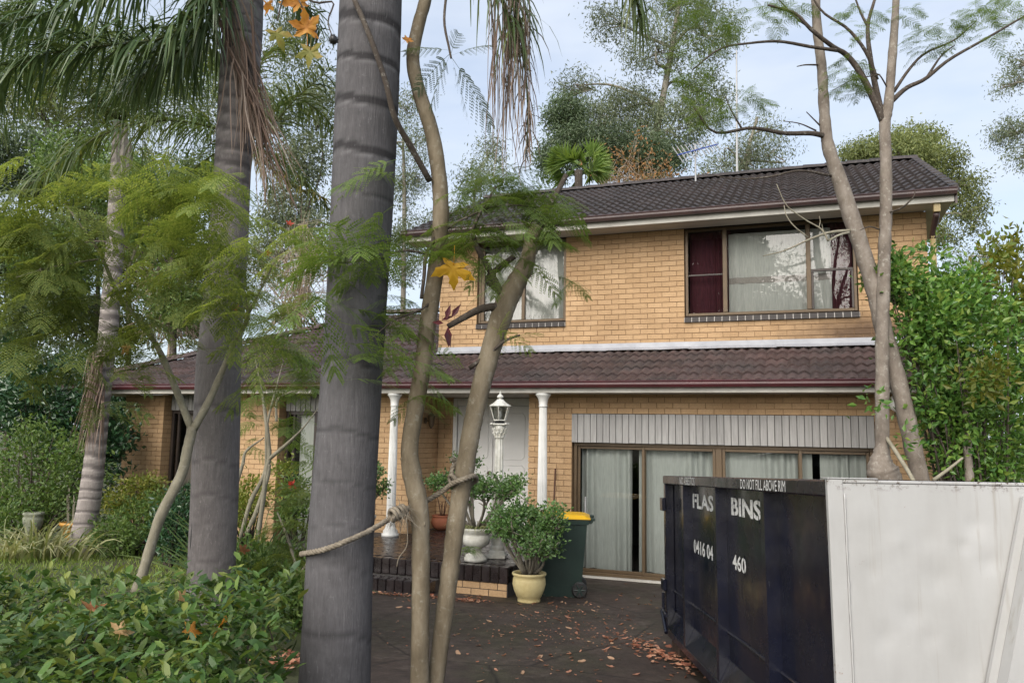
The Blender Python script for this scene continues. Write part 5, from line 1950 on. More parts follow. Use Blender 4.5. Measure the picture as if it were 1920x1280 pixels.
RB = place_root(1668, 1000, DC - .1)
TD = empty('tree', RB)
tag(TD, 'slim upright tree with a forked top and swollen base behind the skip', 'tree', 'slim trees behind the skip')
dd = DC - .1
mb = stem([(1685, 1060, dd, 70), (1675, 960, dd, 64), (1664, 905, dd, 56), (1654, 880, dd, 56), (1652, 862, dd, 40), (1654, 835, dd, 27), (1654, 740, dd, 25), (1654, 640, dd, 24), (1656, 560, dd, 24), (1658, 480, dd, 23), (1661, 400, dd, 22), (1661, 300, dd, 21), (1659, 235, dd, 20), (1666, 195, dd, 18), (1672, 120, dd, 16), (1678, 40, dd, 14), (1682, -40, dd, 12), (1690, -180, dd, 8)], 100, 14, 10, 4, .03)
obj('trunk', local(mb, RB), M['bark_grey'], TD, True)
mb = MB()
br([(1658, 232, dd), (1640, 190, dd), (1615, 140, dd), (1588, 104, dd), (1562, 88, dd - .1), (1520, 55, dd - .2), (1490, 25, dd - .2), (1440, 10, dd - .3)], .046, .012, 22)
br([(1570, 95, dd - .1), (1520, 88, dd - .2), (1460, 78, dd - .3), (1400, 82, dd - .4), (1350, 92, dd - .5), (1300, 130, dd - .5)], .022, .008, 20)
br([(1655, 225, dd), (1642, 165, dd + .1), (1632, 110, dd + .1), (1627, 50, dd + .2), (1640, 0, dd + .2)], .040, .018, 16)
br([(1644, 150, dd + .1), (1625, 100, dd), (1590, 55, dd), (1545, 25, dd), (1520, -10, dd)], .026, .010, 16)
br([(1627, 50, dd + .2), (1612, 20, dd + .2), (1598, -20, dd + .2)], .018, .008)
br([(1672, 190, dd), (1700, 165, dd), (1735, 148, dd - .1), (1780, 112, dd - .2), (1850, 72, dd - .3), (1930, 25, dd - .4)], .030, .010, 20)
br([(1676, 172, dd), (1705, 130, dd), (1735, 100, dd), (1790, 75, dd + .1), (1830, 40, dd + .1)], .020, .007, 16)
br([(1738, 145, dd - .1), (1765, 105, dd), (1790, 85, dd)], .016, .006)
br([(1664, 165, dd), (1650, 142, dd - .1), (1640, 138, dd - .1)], .010, .005)
br([(1660, 400, dd), (1690, 390, dd - .2), (1712, 370, dd - .3), (1716, 358, dd - .3)], .012, .005)
br([(1648, 430, dd), (1630, 425, dd - .1), (1612, 432, dd - .1)], .010, .004)
br([(1650, 140, dd), (1600, 150, dd), (1560, 170, dd)], .008, .003)
flush('branch', RB, 'bark_dark', TD)
mb = MB()
br([(1662, 820, dd - .05), (1685, 855, dd - .3), (1712, 900, dd - .5), (1720, 930, dd - .55)], .022, .022)
br([(1750, 900, dd - .5), (1780, 878, dd - .5), (1805, 858, dd - .5)], .020, .012)
flush('sucker', RB, 'bark_pale', TD)
g = fern_region([(1590, 130, 35, 30, dd, 26, 0.23), (1600, 165, 30, 20, dd, 16, 0.22), (1610, 40, 45, 30, dd, 26, 0.23), (1735, 80, 40, 30, dd, 36, 0.22), (1770, 60, 40, 25, dd, 21, 0.22), (1850, 50, 45, 35, dd - .2, 31, 0.23), (1890, 20, 40, 30, dd - .2, 26, 0.23), (1820, 20, 30, 20, dd, 16, 0.22), (1700, 20, 30, 20, dd, 13, 0.22), (1580, 160, 40, 20, dd, 16, 0.22)], BIPL, .3, 43)
obj('crown', local(g, RB), M['jac_dark'], TD)

# ------------------------------------------------------------------ ferny saplings in the garden, left
def sapling(base_px, d, label, stems, regs, mat, seed, tpl=BIP, bark='bark_pale'):
    P = on_ground(*base_px) if d is None else at(base_px[0], base_px[1], d)
    B = (P.x, P.y, ground_z(P.x, P.y) - .02)
    T_ = empty('sapling', B)
    tag(T_, label, 'sapling')
    for rows in stems:
        mb = stem(rows, 30, 10, 2, seed)
        obj('trunk' if rows is stems[0] else 'branch', local(mb, B), M[bark], T_, True)
    g = fern_region(regs, tpl, .4, seed)
    obj('crown', local(g, B), M[mat], T_)
    return T_
DS = 6.3
sapling((262, 1085), DS, 'pale forked sapling with bright ferny leaves in the left garden',
        [[(255, 1110, DS, 21), (272, 1060, DS, 19), (300, 970, DS, 19), (340, 890, DS, 19), (352, 840, DS, 19), (362, 800, DS, 18)],
         [(360, 806, DS, 14), (330, 730, DS, 13), (300, 660, DS - .1, 11), (268, 610, DS - .2, 9), (225, 560, DS - .3, 7), (190, 480, DS - .4, 6), (150, 420, DS - .5, 4), (120, 380, DS - .5, 3)],
         [(362, 806, DS, 15), (390, 755, DS, 14), (415, 700, DS, 12), (440, 640, DS - .1, 10), (465, 590, DS - .2, 8), (445, 520, DS - .3, 6), (420, 470, DS - .4, 5), (380, 440, DS - .5, 4)],
         [(225, 560, DS - .3, 5), (250, 480, DS - .3, 4), (290, 400, DS - .3, 3)],
         [(465, 590, DS - .2, 6), (490, 540, DS - .2, 5), (520, 480, DS - .2, 3)],
         [(190, 485, DS - .4, 4), (100, 500, DS - .6, 3), (30, 520, DS - .7, 2)]],
        [(90, 400, 121, 56, 5.7, 20, 0.52), (50, 530, 84, 62, 5.6, 16, 0.52), (150, 480, 97, 62, 5.8, 16, 0.50), (330, 370, 97, 50, 5.9, 16, 0.50), (410, 450, 84, 62, 5.8, 22, 0.50), (350, 520, 72, 50, 5.8, 13, 0.45), (440, 540, 67, 50, 5.8, 15, 0.45), (250, 340, 84, 38, 5.9, 11, 0.50), (110, 610, 109, 38, 5.8, 15, 0.50),
         (250, 690, 49, 38, 5.9, 7, 0.40), (270, 615, 49, 31, 5.9, 8, 0.40), (190, 330, 72, 31, 5.8, 8, 0.50), (30, 440, 60, 44, 5.6, 11, 0.50), (130, 700, 54, 25, 5.8, 4, 0.45), (400, 350, 60, 31, 5.8, 8, 0.45), (480, 620, 42, 31, 6.0, 5, 0.38), (180, 560, 72, 38, 5.8, 8, 0.45), (400, 420, 72, 62, 5.5, 8, 0.47), (430, 520, 60, 50, 5.6, 6, 0.47), (340, 330, 109, 38, 5.6, 8, 0.47), (470, 440, 60, 50, 5.4, 6, 0.42), (60, 330, 97, 38, 5.6, 6, 0.47), (20, 600, 60, 75, 5.6, 7, 0.47), (300, 480, 72, 50, 5.7, 7, 0.47), (520, 560, 49, 50, 5.6, 4, 0.42), (360, 640, 49, 50, 5.8, 4, 0.40), (520, 640, 49, 50, 6.2, 6, 0.42), (540, 740, 43, 30, 6.6, 3, 0.40), (250, 560, 65, 50, 6, 5, 0.47), (470, 720, 32, 40, 6.6, 3, 0.38), (210, 740, 54, 30, 6.2, 4, 0.42), (560, 440, 32, 40, 5.6, 3, 0.42)],
        'jac', 51)
DQ = 8.6
sapling((485, 1010), DQ, 'cluster of thin saplings with feathery leaves between the two big palm trunks',
        [[(478, 1040, DQ, 9), (490, 960, DQ, 9), (500, 880, DQ, 9), (505, 850, DQ, 8), (498, 780, DQ, 7), (490, 730, DQ, 4), (478, 670, DQ, 1)],
         [(505, 860, DQ, 8), (540, 830, DQ - .1, 6), (570, 800, DQ - .2, 3), (600, 760, DQ - .2, 1)],
         [(450, 1010, DQ, 7), (470, 940, DQ, 8), (498, 880, DQ, 7), (500, 800, DQ, 5), (520, 720, DQ, 3), (530, 680, DQ, 1)],
         [(440, 920, DQ, 7), (455, 870, DQ, 6), (462, 845, DQ, 5), (495, 820, DQ, 2)],
         [(462, 1000, DQ, 8), (480, 960, DQ, 8), (500, 900, DQ, 8), (505, 870, DQ, 7)],
         [(518, 790, DQ, 5), (520, 750, DQ, 4), (545, 735, DQ, 3), (575, 730, DQ, 1)]],
        [(520, 655, 50, 28, 9.3, 14, 0.53), (560, 690, 35, 20, 9.3, 6, 0.45), (480, 770, 35, 30, 9.4, 7, 0.43), (550, 770, 40, 30, 9.3, 7, 0.45), (560, 850, 30, 30, 9.3, 6, 0.45), (470, 830, 30, 20, 9.4, 4, 0.38), (540, 720, 40, 20, 9.3, 6, 0.45), (500, 600, 40, 20, 9.2, 7, 0.48), (570, 620, 30, 25, 9.2, 6, 0.45)],
        'jac_dark', 53)
sapling((560, 1130), 7.2, 'low feathery shrub leaning against the left of the roped palm trunk',
        [[(575, 1180, 7.2, 7), (560, 1080, 7.2, 6), (540, 1010, 7.2, 5), (520, 960, 7.2, 3)], [(560, 1080, 7.2, 5), (590, 1030, 7.1, 4), (600, 990, 7.1, 3)]],
        [(545, 985, 40, 20, 7.1, 9, 0.42), (560, 930, 35, 20, 7.2, 6, 0.40), (530, 1040, 35, 20, 7.1, 8, 0.40), (570, 1070, 25, 25, 7, 6, 0.38), (560, 900, 25, 15, 7.3, 4, 0.36)],
        'jac', 57)
# ------------------------------------------------------------------ shrubs, hedge, pots
def shrub(name, label, cat, blobs, mat, L, W, per, crad, group=None, ncl=None, stems=True, seed=0, mats2=None, shell=.5, nst=7):
    """blobs: px x, px y, rx, ry (px), distance"""
    x, y, rx, ry, d = blobs[0][:5]
    P = at(x, y, d)
    B = (P.x, P.y, ground_z(P.x, P.y) - .02)
    T_ = empty(name, B)
    tag(T_, label, cat, group)
    parts, parts2, cs = [], [], []
    for q, (x, y, rx, ry, d, *k) in enumerate(blobs):
        c = np.array(at(x, y, d))
        rad = np.array([px(rx, d), px((rx + ry) / 2, d) * .8, px(ry, d)])
        n = k[0] if k else 40
        p, o_, cc = clumps(c, rad, n, per, crad, shell)
        gz = ground_z(c[0], c[1])
        keep = p[:, 2] > gz + .01
        p, o_ = p[keep], o_[keep]
        dr = o_ / (np.linalg.norm(o_, axis=1, keepdims=True) + 1e-6) * .7 + rdirs(len(p)) * .9 + np.array([0, -.15, .15])
        Ls = L * rng.uniform(.65, 1.25, len(p))
        g = leaves(p, dr, Ls, Ls * W)
        if mats2 and k[1:] and k[1]:
            parts2.append(g)
        else:
            parts.append(g)
        if n >= 20:
            cs += list(cc[:: max(1, len(cc) // nst)])
    if parts:
        obj('foliage', local(join(parts), B), M[mat], T_)
    if parts2:
        obj('yellowing_foliage', local(join(parts2), B), M[mats2], T_)
    if stems:
        mb = MB()
        for c in cs:
            mid = (np.array(B) * .5 + c * .5) + rng.normal(size=3) * .06
            branch(mb, [B, mid, c], .022, .005, 8, 6)
        obj('stems', local(mb, B), M['bark_dark'], T_, True)
    return T_
# big bright bush on the right
BD = 9.3
shrub('large_bush', 'large bright green leafy bush at the right corner of the house', 'bush',
      [(1815, 660, 105, 115, BD, 170), (1850, 800, 110, 120, BD, 170), (1760, 620, 60, 60, BD - .3, 80), (1790, 765, 60, 55, BD - .3, 70), (1690, 530, 52, 14, BD - .3, 34), (1662, 520, 28, 14, BD - .35, 14), (1680, 500, 13, 26, BD - .3, 12), (1720, 555, 34, 22, BD - .3, 20), (1885, 560, 60, 80, BD + .4, 60, 1), (1905, 650, 60, 120, BD + .3, 80), (1765, 550, 40, 40, BD - .2, 34), (1738, 690, 30, 36, BD - .4, 22), (1725, 610, 24, 30, BD - .4, 14), (1785, 840, 34, 50, BD - .2, 34), (1728, 765, 22, 18, BD - .4, 9), (1850, 705, 40, 40, BD - .9, 14, 1), (1905, 480, 40, 40, BD + .6, 24, 1), (1850, 900, 90, 60, BD, 60), (1790, 560, 34, 44, BD, 30), (1640, 748, 14, 8, BD - .8, 2), (1690, 830, 16, 10, BD - .6, 2), (1700, 590, 24, 12, BD - .4, 6), (1690, 650, 22, 14, BD - .4, 5), (1740, 480, 20, 20, BD - .1, 8), (1820, 520, 40, 24, BD, 14), (1860, 470, 26, 20, BD + .2, 8, 1)],
      'bush', .092, .52, 15, .09, mats2='bush_yellow', nst=4, shell=.35)
mb = MB()
S0 = at(1822, 1000, BD - .35)
rowsS = [(1822, 1000, BD - .35, 17), (1818, 900, BD - .35, 16), (1812, 800, BD - .35, 16), (1816, 722, BD - .35, 16)]
mb = stem(rowsS, 20, 10, 4, 9, .04)
SB = (S0.x, S0.y, ground_z(S0.x, S0.y))
o = obj('tree_stump', local(mb, SB), M['bark_grey'], None, True, loc=SB)
tag(o, 'tall cut grey stump standing in front of the bright bush', 'stump')

# left garden shrubs
shrub('background_bush', 'dark bush filling the side boundary behind the bright bush', 'bush',
      [(1830, 830, 90, 110, 13.5, 90), (1900, 700, 60, 150, 13.5, 80), (1960, 830, 80, 120, 13.5, 60)], 'mid_bush', .10, .5, 30, .14, stems=False)
shrub('background_bush', 'deep green bush behind the left end wall of the house', 'bush',
      [(215, 790, 30, 90, 17, 70), (150, 720, 60, 60, 17.5, 70), (50, 720, 80, 80, 17.5, 90)], 'dark_bush', .13, .5, 34, .16, stems=False)
shrub('camellia_bush', 'dark glossy camellia bush against the left end of the house', 'bush',
      [(95, 740, 85, 70, 14.2, 110), (150, 820, 60, 60, 14.2, 60), (215, 850, 28, 90, 14.6, 40), (30, 760, 60, 60, 14.6, 60)], 'dark_bush', .11, .5, 30, .13)
shrub('garden_bush', 'broad olive-green bush at the left edge behind the strappy clump', 'bush',
      [(60, 880, 90, 90, 13.2, 110), (140, 900, 50, 80, 13.2, 60), (20, 970, 60, 50, 12.8, 50)], 'mid_bush', .085, .45, 30, .12)
shrub('lime_shrub', 'yellow-green variegated shrub below the left brick pillar', 'shrub',
      [(265, 915, 48, 26, 13.4, 50), (235, 945, 40, 22, 13.2, 34)], 'lime_bush', .075, .5, 26, .07)
shrub('garden_shrub', 'low dark green shrub between the slender palm and the forked sapling', 'shrub',
      [(250, 980, 50, 40, 12.2, 60), (215, 1010, 40, 30, 11.6, 40), (300, 960, 40, 40, 12.4, 44), (330, 1000, 30, 40, 11.6, 40)], 'mid_bush', .07, .42, 28, .08)
shrub('garden_shrub', 'dark leafy shrub in front of the taupe-curtained window', 'shrub',
      [(325, 990, 34, 45, 10.8, 60), (345, 940, 20, 30, 11.2, 20)], 'dark_bush', .075, .45, 26, .08)
shrub('lime_shrub', 'lime-green shrub below the brick between the two left windows', 'shrub',
      [(470, 925, 35, 32, 13.2, 50), (455, 960, 25, 25, 12.8, 30), (540, 900, 16, 40, 12.9, 18)], 'lime_bush', .07, .5, 24, .07)
shrub('garden_shrub', 'small leafy shrub with one red flower below the second left window', 'shrub',
      [(562, 925, 26, 26, 12.4, 28), (550, 965, 26, 24, 12, 28)], 'mid_bush', .08, .4, 22, .07)
shrub('ground_cover', 'low green ground cover around the foot of the brown palm', 'ground cover',
      [(500, 1090, 60, 40, 7.6, 60), (545, 1120, 30, 40, 6.6, 36), (470, 1060, 30, 40, 8.2, 34), (530, 1050, 40, 20, 8, 26)], 'mid_bush', .07, .4, 24, .07, stems=False)
P = at(549, 908, 12.2)
g = leaves([P] * 7, rdirs(7), .09, .08)
o = obj('red_flower', local(g, P), solid('red_petal', (.45, .012, .02), (.3, .01, .015), .5, 9, .3, bs=0), None, loc=P)
tag(o, 'single red flower in front of the white curtain, left of the roped palm', 'flower')
# strappy clumps
def strap_clump(name, label, px_, d, n, L, W, mat, spread, droop, seed):
    r = np.random.default_rng(seed)
    P = at(px_[0], px_[1], d)
    B = np.array((P.x, P.y, ground_z(P.x, P.y)))
    st, dr, ln = [], [], []
    for _ in range(n):
        a = r.uniform(0, 2 * PI)
        q = r.random() * spread
        st.append(B + np.array([q * math.cos(a), q * .6 * math.sin(a), 0]))
        e = r.uniform(.2, .75)
        dr.append((math.cos(a) * e, math.sin(a) * e, 1))
        ln.append(L * r.uniform(.6, 1.2))
    g = strips(st, dr, ln, W, droop, seed, 6)
    o = obj(name, local(g, B), M[mat], None, loc=tuple(B))
    tag(o, label, 'plant')
strap_clump('variegated_lily', 'clump of cream-striped strappy leaves beside the slender palm', (75, 1030), 11.4, 190, .75, .03, 'variegated', .85, .34, 61)
strap_clump('variegated_lily', 'small cream-striped strappy clump at the left picture edge', (10, 1040), 11.0, 80, .6, .028, 'variegated', .4, .34, 62)
strap_clump('agapanthus', 'tall green strappy leaves right of the brown palm trunk', (462, 1100), 8.2, 110, 1.05, .03, 'strap', .35, .16, 63)
strap_clump('agapanthus', 'arching green strappy clump left of the roped palm', (530, 1110), 7.4, 90, .7, .03, 'strap', .35, .3, 64)
# rosette plant by the curtain
P = at(348, 950, 12.0)
V_, F_ = leaves([P] * 26, np.concatenate([rdirs(26)[:, :2], np.abs(rng.normal(size=(26, 1))) * .9 + .1], 1), .42, .09)
B = (P.x, P.y, ground_z(P.x, P.y))
mb = MB()
branch(mb, [B, tuple(P)], .03, .02, 6, 6)
T_ = empty('cordyline', B)
tag(T_, 'spiky cordyline rosette in front of the left window curtain', 'plant')
obj('leaves', local((V_, F_), B), M['strap'], T_)
obj('stem', local(mb, B), M['bark_dark'], T_, True)

# ------------------------------------------------------------------ foreground hedge
def hedge():
    x0, x1, y0, y1 = -4.4, -.80, 2.3, 4.75
    B = (-2.4, 3.6, ground_z(-2.4, 3.6))
    T_ = empty('hedge', B)
    tag(T_, 'low glossy-leaved hedge filling the lower left foreground', 'hedge')
    def topz(x, y):
        return 1.28 + .05 * np.sin(x * 2.3 + y) + .045 * np.sin(y * 4.1 - x * 3) + .035 * np.sin(x * 7.7) * np.sin(y * 6.1) - .35 * np.clip((x + 1.35) / .5, 0, 1) ** 2 + .04 * np.clip(-(x + 2.4), 0, 2) - .10 * np.clip((3.2 - y), 0, 1)
    n = 5600
    cx = rng.uniform(x0, x1, n)
    cy = rng.uniform(y0, y1, n)
    ok = ~((cx > -1.26 - .0 * cy) & (cy > 4.05)) & (cx < -1.18 + np.clip((4.3 - cy), 0, 1.2) * .30)
    cx, cy = cx[ok], cy[ok]
    n = len(cx)
    tz = topz(cx, cy)
    q = rng.random(n)
    cz = tz - .55 * q ** 1.3 + .05 * (rng.random(n) < .12)
    per = 6
    p = np.repeat(np.stack([cx, cy, cz], 1), per, 0) + rng.normal(size=(n * per, 3)) * np.array([.032, .032, .028])
    a = rng.uniform(0, 2 * PI, len(p))
    dr = np.stack([np.cos(a), np.sin(a) - .12, rng.uniform(-.35, 1.3, len(p))], 1)
    Ls = .066 * rng.uniform(.45, 1.45, len(p))
    rl = np.stack([rng.normal(size=len(p)) * .4, rng.normal(size=len(p)) * .4, np.ones(len(p))], 1)
    g = leaves(p, dr, Ls, Ls * rng.uniform(.42, .58, len(p)), .35, rl)
    # six-sided blades read rounder than diamonds
    V, Fc = g
    V = V.reshape(-1, 4, 3)
    b1 = V[:, 0] * .45 + V[:, 1] * .62 - V[:, 2] * .07
    a_, l_, t_, r_ = V[:, 0], V[:, 1], V[:, 2], V[:, 3]
    l0, r0 = a_ + (l_ - a_) * .62, a_ + (r_ - a_) * .62
    l2, r2_ = l_ + (t_ - l_) * .45 + (l_ - r_) * .10, r_ + (t_ - r_) * .45 + (r_ - l_) * .10
    V6 = np.stack([a_, l0, l2, t_, r2_, r0], 1).reshape(-1, 3)
    F6 = np.arange(len(V6)).reshape(-1, 6)
    obj('foliage', local((V6, F6), B), M['hedge'], T_)
    mb = MB()
    for k in range(170):
        x, y = rng.uniform(x0, x1 - .4), rng.uniform(y0, y1 - .3)
        z = float(topz(x, y)) - rng.uniform(.03, .2)
        g0 = ground_z(x, y)
        branch(mb, [(x + rng.normal() * .1, y + rng.normal() * .1, g0), (x + rng.normal() * .06, y, (g0 + z) / 2), (x, y, z)], .007, .003, 6, 5)
    obj('stems', local(mb, B), M['bark_dark'], T_, True)
hedge()

# ------------------------------------------------------------------ pots
M['cream_pot'] = solid('cream_glazed_pot', (.62, .53, .28), (.52, .42, .20), .45, 8, .45, bs=.4, bd=.01, fine=28)
M['terracotta'] = solid('terracotta', (.30, .11, .06), (.22, .075, .04), .75, 9, .3)
M['ochre_pot'] = solid('ochre_plastic_pot', (.46, .25, .06), (.38, .19, .045), .5, 5, .4)
M['jade_stem'] = bark_mat('jade_stem', (.12, .105, .08), (.18, .16, .125), (.25, .225, .18), 16)
def jade(parent, base, H, R, nst, zlow, per, seed, leafL=.045, lean=.8, nsub=5):
    r = np.random.default_rng(seed)
    mb = MB()
    tips = []
    for k in range(nst):
        a = 2 * PI * k / nst + r.uniform(-.3, .3)
        e = r.uniform(.25, 1) * R
        p1 = np.array([math.cos(a) * .05, math.sin(a) * .05, 0])
        p3 = np.array([math.cos(a) * e, math.sin(a) * e, H * r.uniform(.42, 1.06) * (1 - .25 * (e / R) ** 2)])
        p2 = p1 * .5 + p3 * .5 + np.array([0, 0, -.02]) + r.normal(size=3) * .03
        branch(mb, [p1, p2, p3], .022, .010, 8, 7)
        for j in range(nsub):
            t = r.uniform(.45, 1)
            b = p2 + (p3 - p2) * t
            q = b + np.array([r.normal() * .10, r.normal() * .10, r.uniform(.02, .16)])
            branch(mb, [b, (b + q) / 2 + r.normal(size=3) * .012, q], .009, .005, 5, 6)
            tips += [q, (b + q) / 2]
        tips.append(p3)
    tips = np.array(tips)
    tips = tips[tips[:, 2] > zlow]
    obj('stems', mb, M['jade_stem'], parent, True)
    n = len(tips)
    p = np.repeat(tips, per, 0) + r.normal(size=(n * per, 3)) * np.array([.042, .042, .036])
    d = (p - np.repeat(tips, per, 0)) / .04 + r.normal(size=p.shape) * .6 + np.array([0, 0, .5])
    Ls = leafL * r.uniform(.7, 1.2, len(p))
    g = leaves(p, d, Ls, Ls * .68, .3)
    obj('foliage', g, M['jade'], parent)
def pot_thing(name, label, loc, prof, mat, soil_r, soil_z, cat='potted plant'):
    T_ = empty(name, loc)
    tag(T_, label, cat)
    mb = MB()
    mb.lathe(prof, 32)
    obj('pot', mb, M[mat], T_, True)
    mb = MB()
    mb.lathe([(soil_r * .98, soil_z - .02), (soil_r, soil_z), (soil_r * .5, soil_z + .012), (.001, soil_z + .015)], 24)
    obj('soil', mb, M['soil'], T_, True)
    return T_
P = hw(-3.18, -2.58)
T_ = pot_thing('potted_jade_plant', 'cream glazed pot with a bushy jade plant on the driveway', (P.x, P.y, ground_z(P.x, P.y) + .004),
               [(.135, 0), (.14, .02), (.135, .045), (.15, .06), (.185, .14), (.203, .21), (.198, .27), (.188, .30), (.205, .315), (.21, .33), (.205, .345), (.185, .345), (.175, .32), (.17, .26)], 'cream_pot', .172, .31)
jd = empty('tmp', (0, 0, .31))
jd.parent = T_
def under(parent, dz, fn):            # build children then lift them
    before = set(parent.children)
    fn()
    for c in parent.children:
        if c not in before:
            c.location.z += dz
bpy.data.objects.remove(jd)
under(T_, .31, lambda: jade(T_, None, .80, .56, 16, .26, 22, 71, nsub=8))
URN = [(.15, 0), (.15, .04), (.13, .055), (.135, .075), (.10, .09), (.075, .12), (.08, .16), (.12, .18), (.175, .22), (.195, .28), (.185, .33), (.175, .345), (.20, .36), (.205, .385), (.22, .40), (.22, .425), (.19, .425), (.18, .40)]
P = hw(-4.08, -2.13, PZ + .006)
T_ = pot_thing('urn_planter', 'white urn with a branching jade plant on the porch step, left of the lamp post', P, URN, 'old_white', .182, .405)
under(T_, .40, lambda: jade(T_, None, 1.02, .66, 12, .45, 30, 73, nsub=8))
stt = [np.array((.14 * math.cos(a), .14 * math.sin(a), .42)) for a in np.linspace(0, 6.2, 90)]
g = strips(stt, [(math.cos(a) * 1.1, math.sin(a) * 1.1, .8) for a in np.linspace(0, 6.2, 90)], rng.uniform(.12, .35, 90), .012, .35, 74)
obj('trailing_leaves', g, M['variegated'], T_)
st2 = [np.array((-.06 + .05 * rng.normal(), -.20, .12 + .08 * rng.random())) for _ in range(50)]
g = strips(st2, [(rng.normal() * .6, -.5, .3) for _ in st2], rng.uniform(.08, .22, 50), .010, .4, 75)
obj('hanging_plantlet', g, M['strap'], T_)
P = at(676, 1000, 11.9)
P.z = PZ + .006
T_ = pot_thing('urn_planter', 'white urn with a jade plant half hidden behind the roped palm trunk', P, URN, 'old_white', .182, .405)
under(T_, .40, lambda: jade(T_, None, .80, .46, 9, .35, 28, 77, nsub=7))
P = hw(-5.9, .72, PZ + .004)
T_ = pot_thing('terracotta_pot', 'round terracotta pot in the corner of the porch beside the white door', P,
               [(.10, 0), (.16, .05), (.19, .12), (.18, .19), (.16, .215), (.175, .225), (.175, .25), (.15, .25), (.145, .22)], 'terracotta', .148, .225)
mb = MB()
for k in range(7):
    a = k * .9
    branch(mb, [(.03 * math.cos(a), .03 * math.sin(a), .22), (.06 * math.cos(a), .06 * math.sin(a), .4), (.12 * math.cos(a), .12 * math.sin(a), .55 + .1 * math.sin(k * 2.2))], .008, .004, 6, 6)
obj('bare_stems', mb, M['stick'], T_, True)
P = at(138, 985, 12.9)
T_ = pot_thing('ochre_pot', 'square-shouldered ochre pot of bare canes behind the slender palm', (P.x, P.y, ground_z(P.x, P.y) + .12),
               [(.15, 0), (.16, .02), (.185, .22), (.21, .225), (.21, .27), (.185, .27), (.18, .24)], 'ochre_pot', .18, .24)
mb = MB()
for k in range(12):
    a = k * 2.4
    q = .03 + .01 * k
    branch(mb, [(q * math.cos(a), q * math.sin(a), .2), (q * 1.3 * math.cos(a), q * 1.3 * math.sin(a), .5), (q * 1.5 * math.cos(a), q * 1.5 * math.sin(a), .6 + .05 * (k % 5))], .008, .005, 6, 6)
obj('canes', mb, M['bark_pale'], T_, True)
P = at(62, 978, 12.6)
mb = MB()
mb.lathe([(.09, -.1), (.11, .0), (.14, .08), (.15, .16), (.13, .20), (.16, .22), (.15, .25), (.09, .24)], 14)
o = obj('stone_planter', mb, solid('mossy_stone', (.26, .27, .22), (.15, .16, .11), .9, 14, .2), None, True, loc=P)
o.location.z = max(P.z - .1, ground_z(P.x, P.y) + .1)
tag(o, 'mossy pale stone planter at the left among striped leaves', 'planter')

# ------------------------------------------------------------------ rope
M['rope'] = solid('hemp_rope', (.27, .235, .185), (.13, .11, .085), .95, 26, .1, bs=.6, bd=.01, fine=70)
pp = spline([tuple(at(*p)) for p in ((640, 1015, 4.78), (590, 1032, 4.66), (566, 1038, 4.50), (578, 1036, 4.36), (610, 1029, 4.285), (650, 1014, 4.275), (690, 996, 4.36), (730, 973, 4.47), (770, 950, 4.62), (800, 938, 4.72), (830, 920, 4.72), (850, 905, 4.62), (872, 897, 4.60), (888, 892, 4.66), (892, 900, 4.76), (872, 912, 4.80), (850, 908, 4.74), (848, 880, 4.70), (856, 868, 4.78), (846, 860, 4.75))], 190)
RPB = pp[0]
ROPE = empty('rope', tuple(RPB))
tag(ROPE, 'frayed hemp rope tied from the thick palm to the twin-stemmed tree', 'rope')
Tn = np.gradient(pp, axis=0)
Tn /= np.linalg.norm(Tn, axis=1, keepdims=True)
arc = np.concatenate([[0], np.cumsum(np.linalg.norm(np.diff(pp, axis=0), axis=1))])
for s in range(3):
    L = []
    for i in range(len(pp)):
        a = unit(np.cross(Tn[i], [0, 0, 1.]))
        b = np.cross(Tn[i], a)
        th = arc[i] * 95 + s * 2 * PI / 3
        L.append(tuple(pp[i] - RPB + (a * math.cos(th) + b * math.sin(th)) * .0085))
    mb = MB()
    mb.tube(L, .0088, 6)
    obj('strand', mb, M['rope'], ROPE, True)
for kc, (x, y, d, n_, w_) in enumerate(((738, 964, 4.46, 5, .030), (752, 958, 4.5, 5, .028), (850, 898, 4.64, 3, .028))):
    mb = MB()
    c = np.array(at(x, y, d))
    ax = unit(np.array(at(x + 20, y - 10, d + .04)) - c)
    s1 = unit(np.cross(ax, [0, 0, 1.]))
    s2 = np.cross(ax, s1)
    L = [c + ax * (.02 * (t / (2 * PI)) - .02) + (s1 * math.cos(t) + s2 * math.sin(t)) * w_ - RPB for t in np.linspace(0, 2 * PI * n_ / 2, 14 * n_)]
    mb.tube([tuple(p) for p in L], .011, 6)
    obj('knot', mb, M['rope'], ROPE, True)
r2 = np.random.default_rng(15)
st = [np.array(at(r2.uniform(735, 768), r2.uniform(950, 972), 4.47 + r2.uniform(-.03, .05))) for _ in range(120)]
g = strips(st, [(r2.normal() * .8 + .15, r2.normal() * .5, r2.normal() * .5 - .5) for _ in st], r2.uniform(.05, .16, len(st)), .003, .25, 16)
obj('frayed_fibres', local(g, RPB), M['rope'], ROPE)
mb = MB()
branch(mb, [np.array(at(x, y, d)) - RPB for x, y, d in ((762, 965, 4.5), (764, 1000, 4.5), (762, 1025, 4.5), (748, 1045, 4.5), (744, 1062, 4.5))], .0035, .003, 16, 5)
obj('loose_end', mb, M['rope'], ROPE, True)
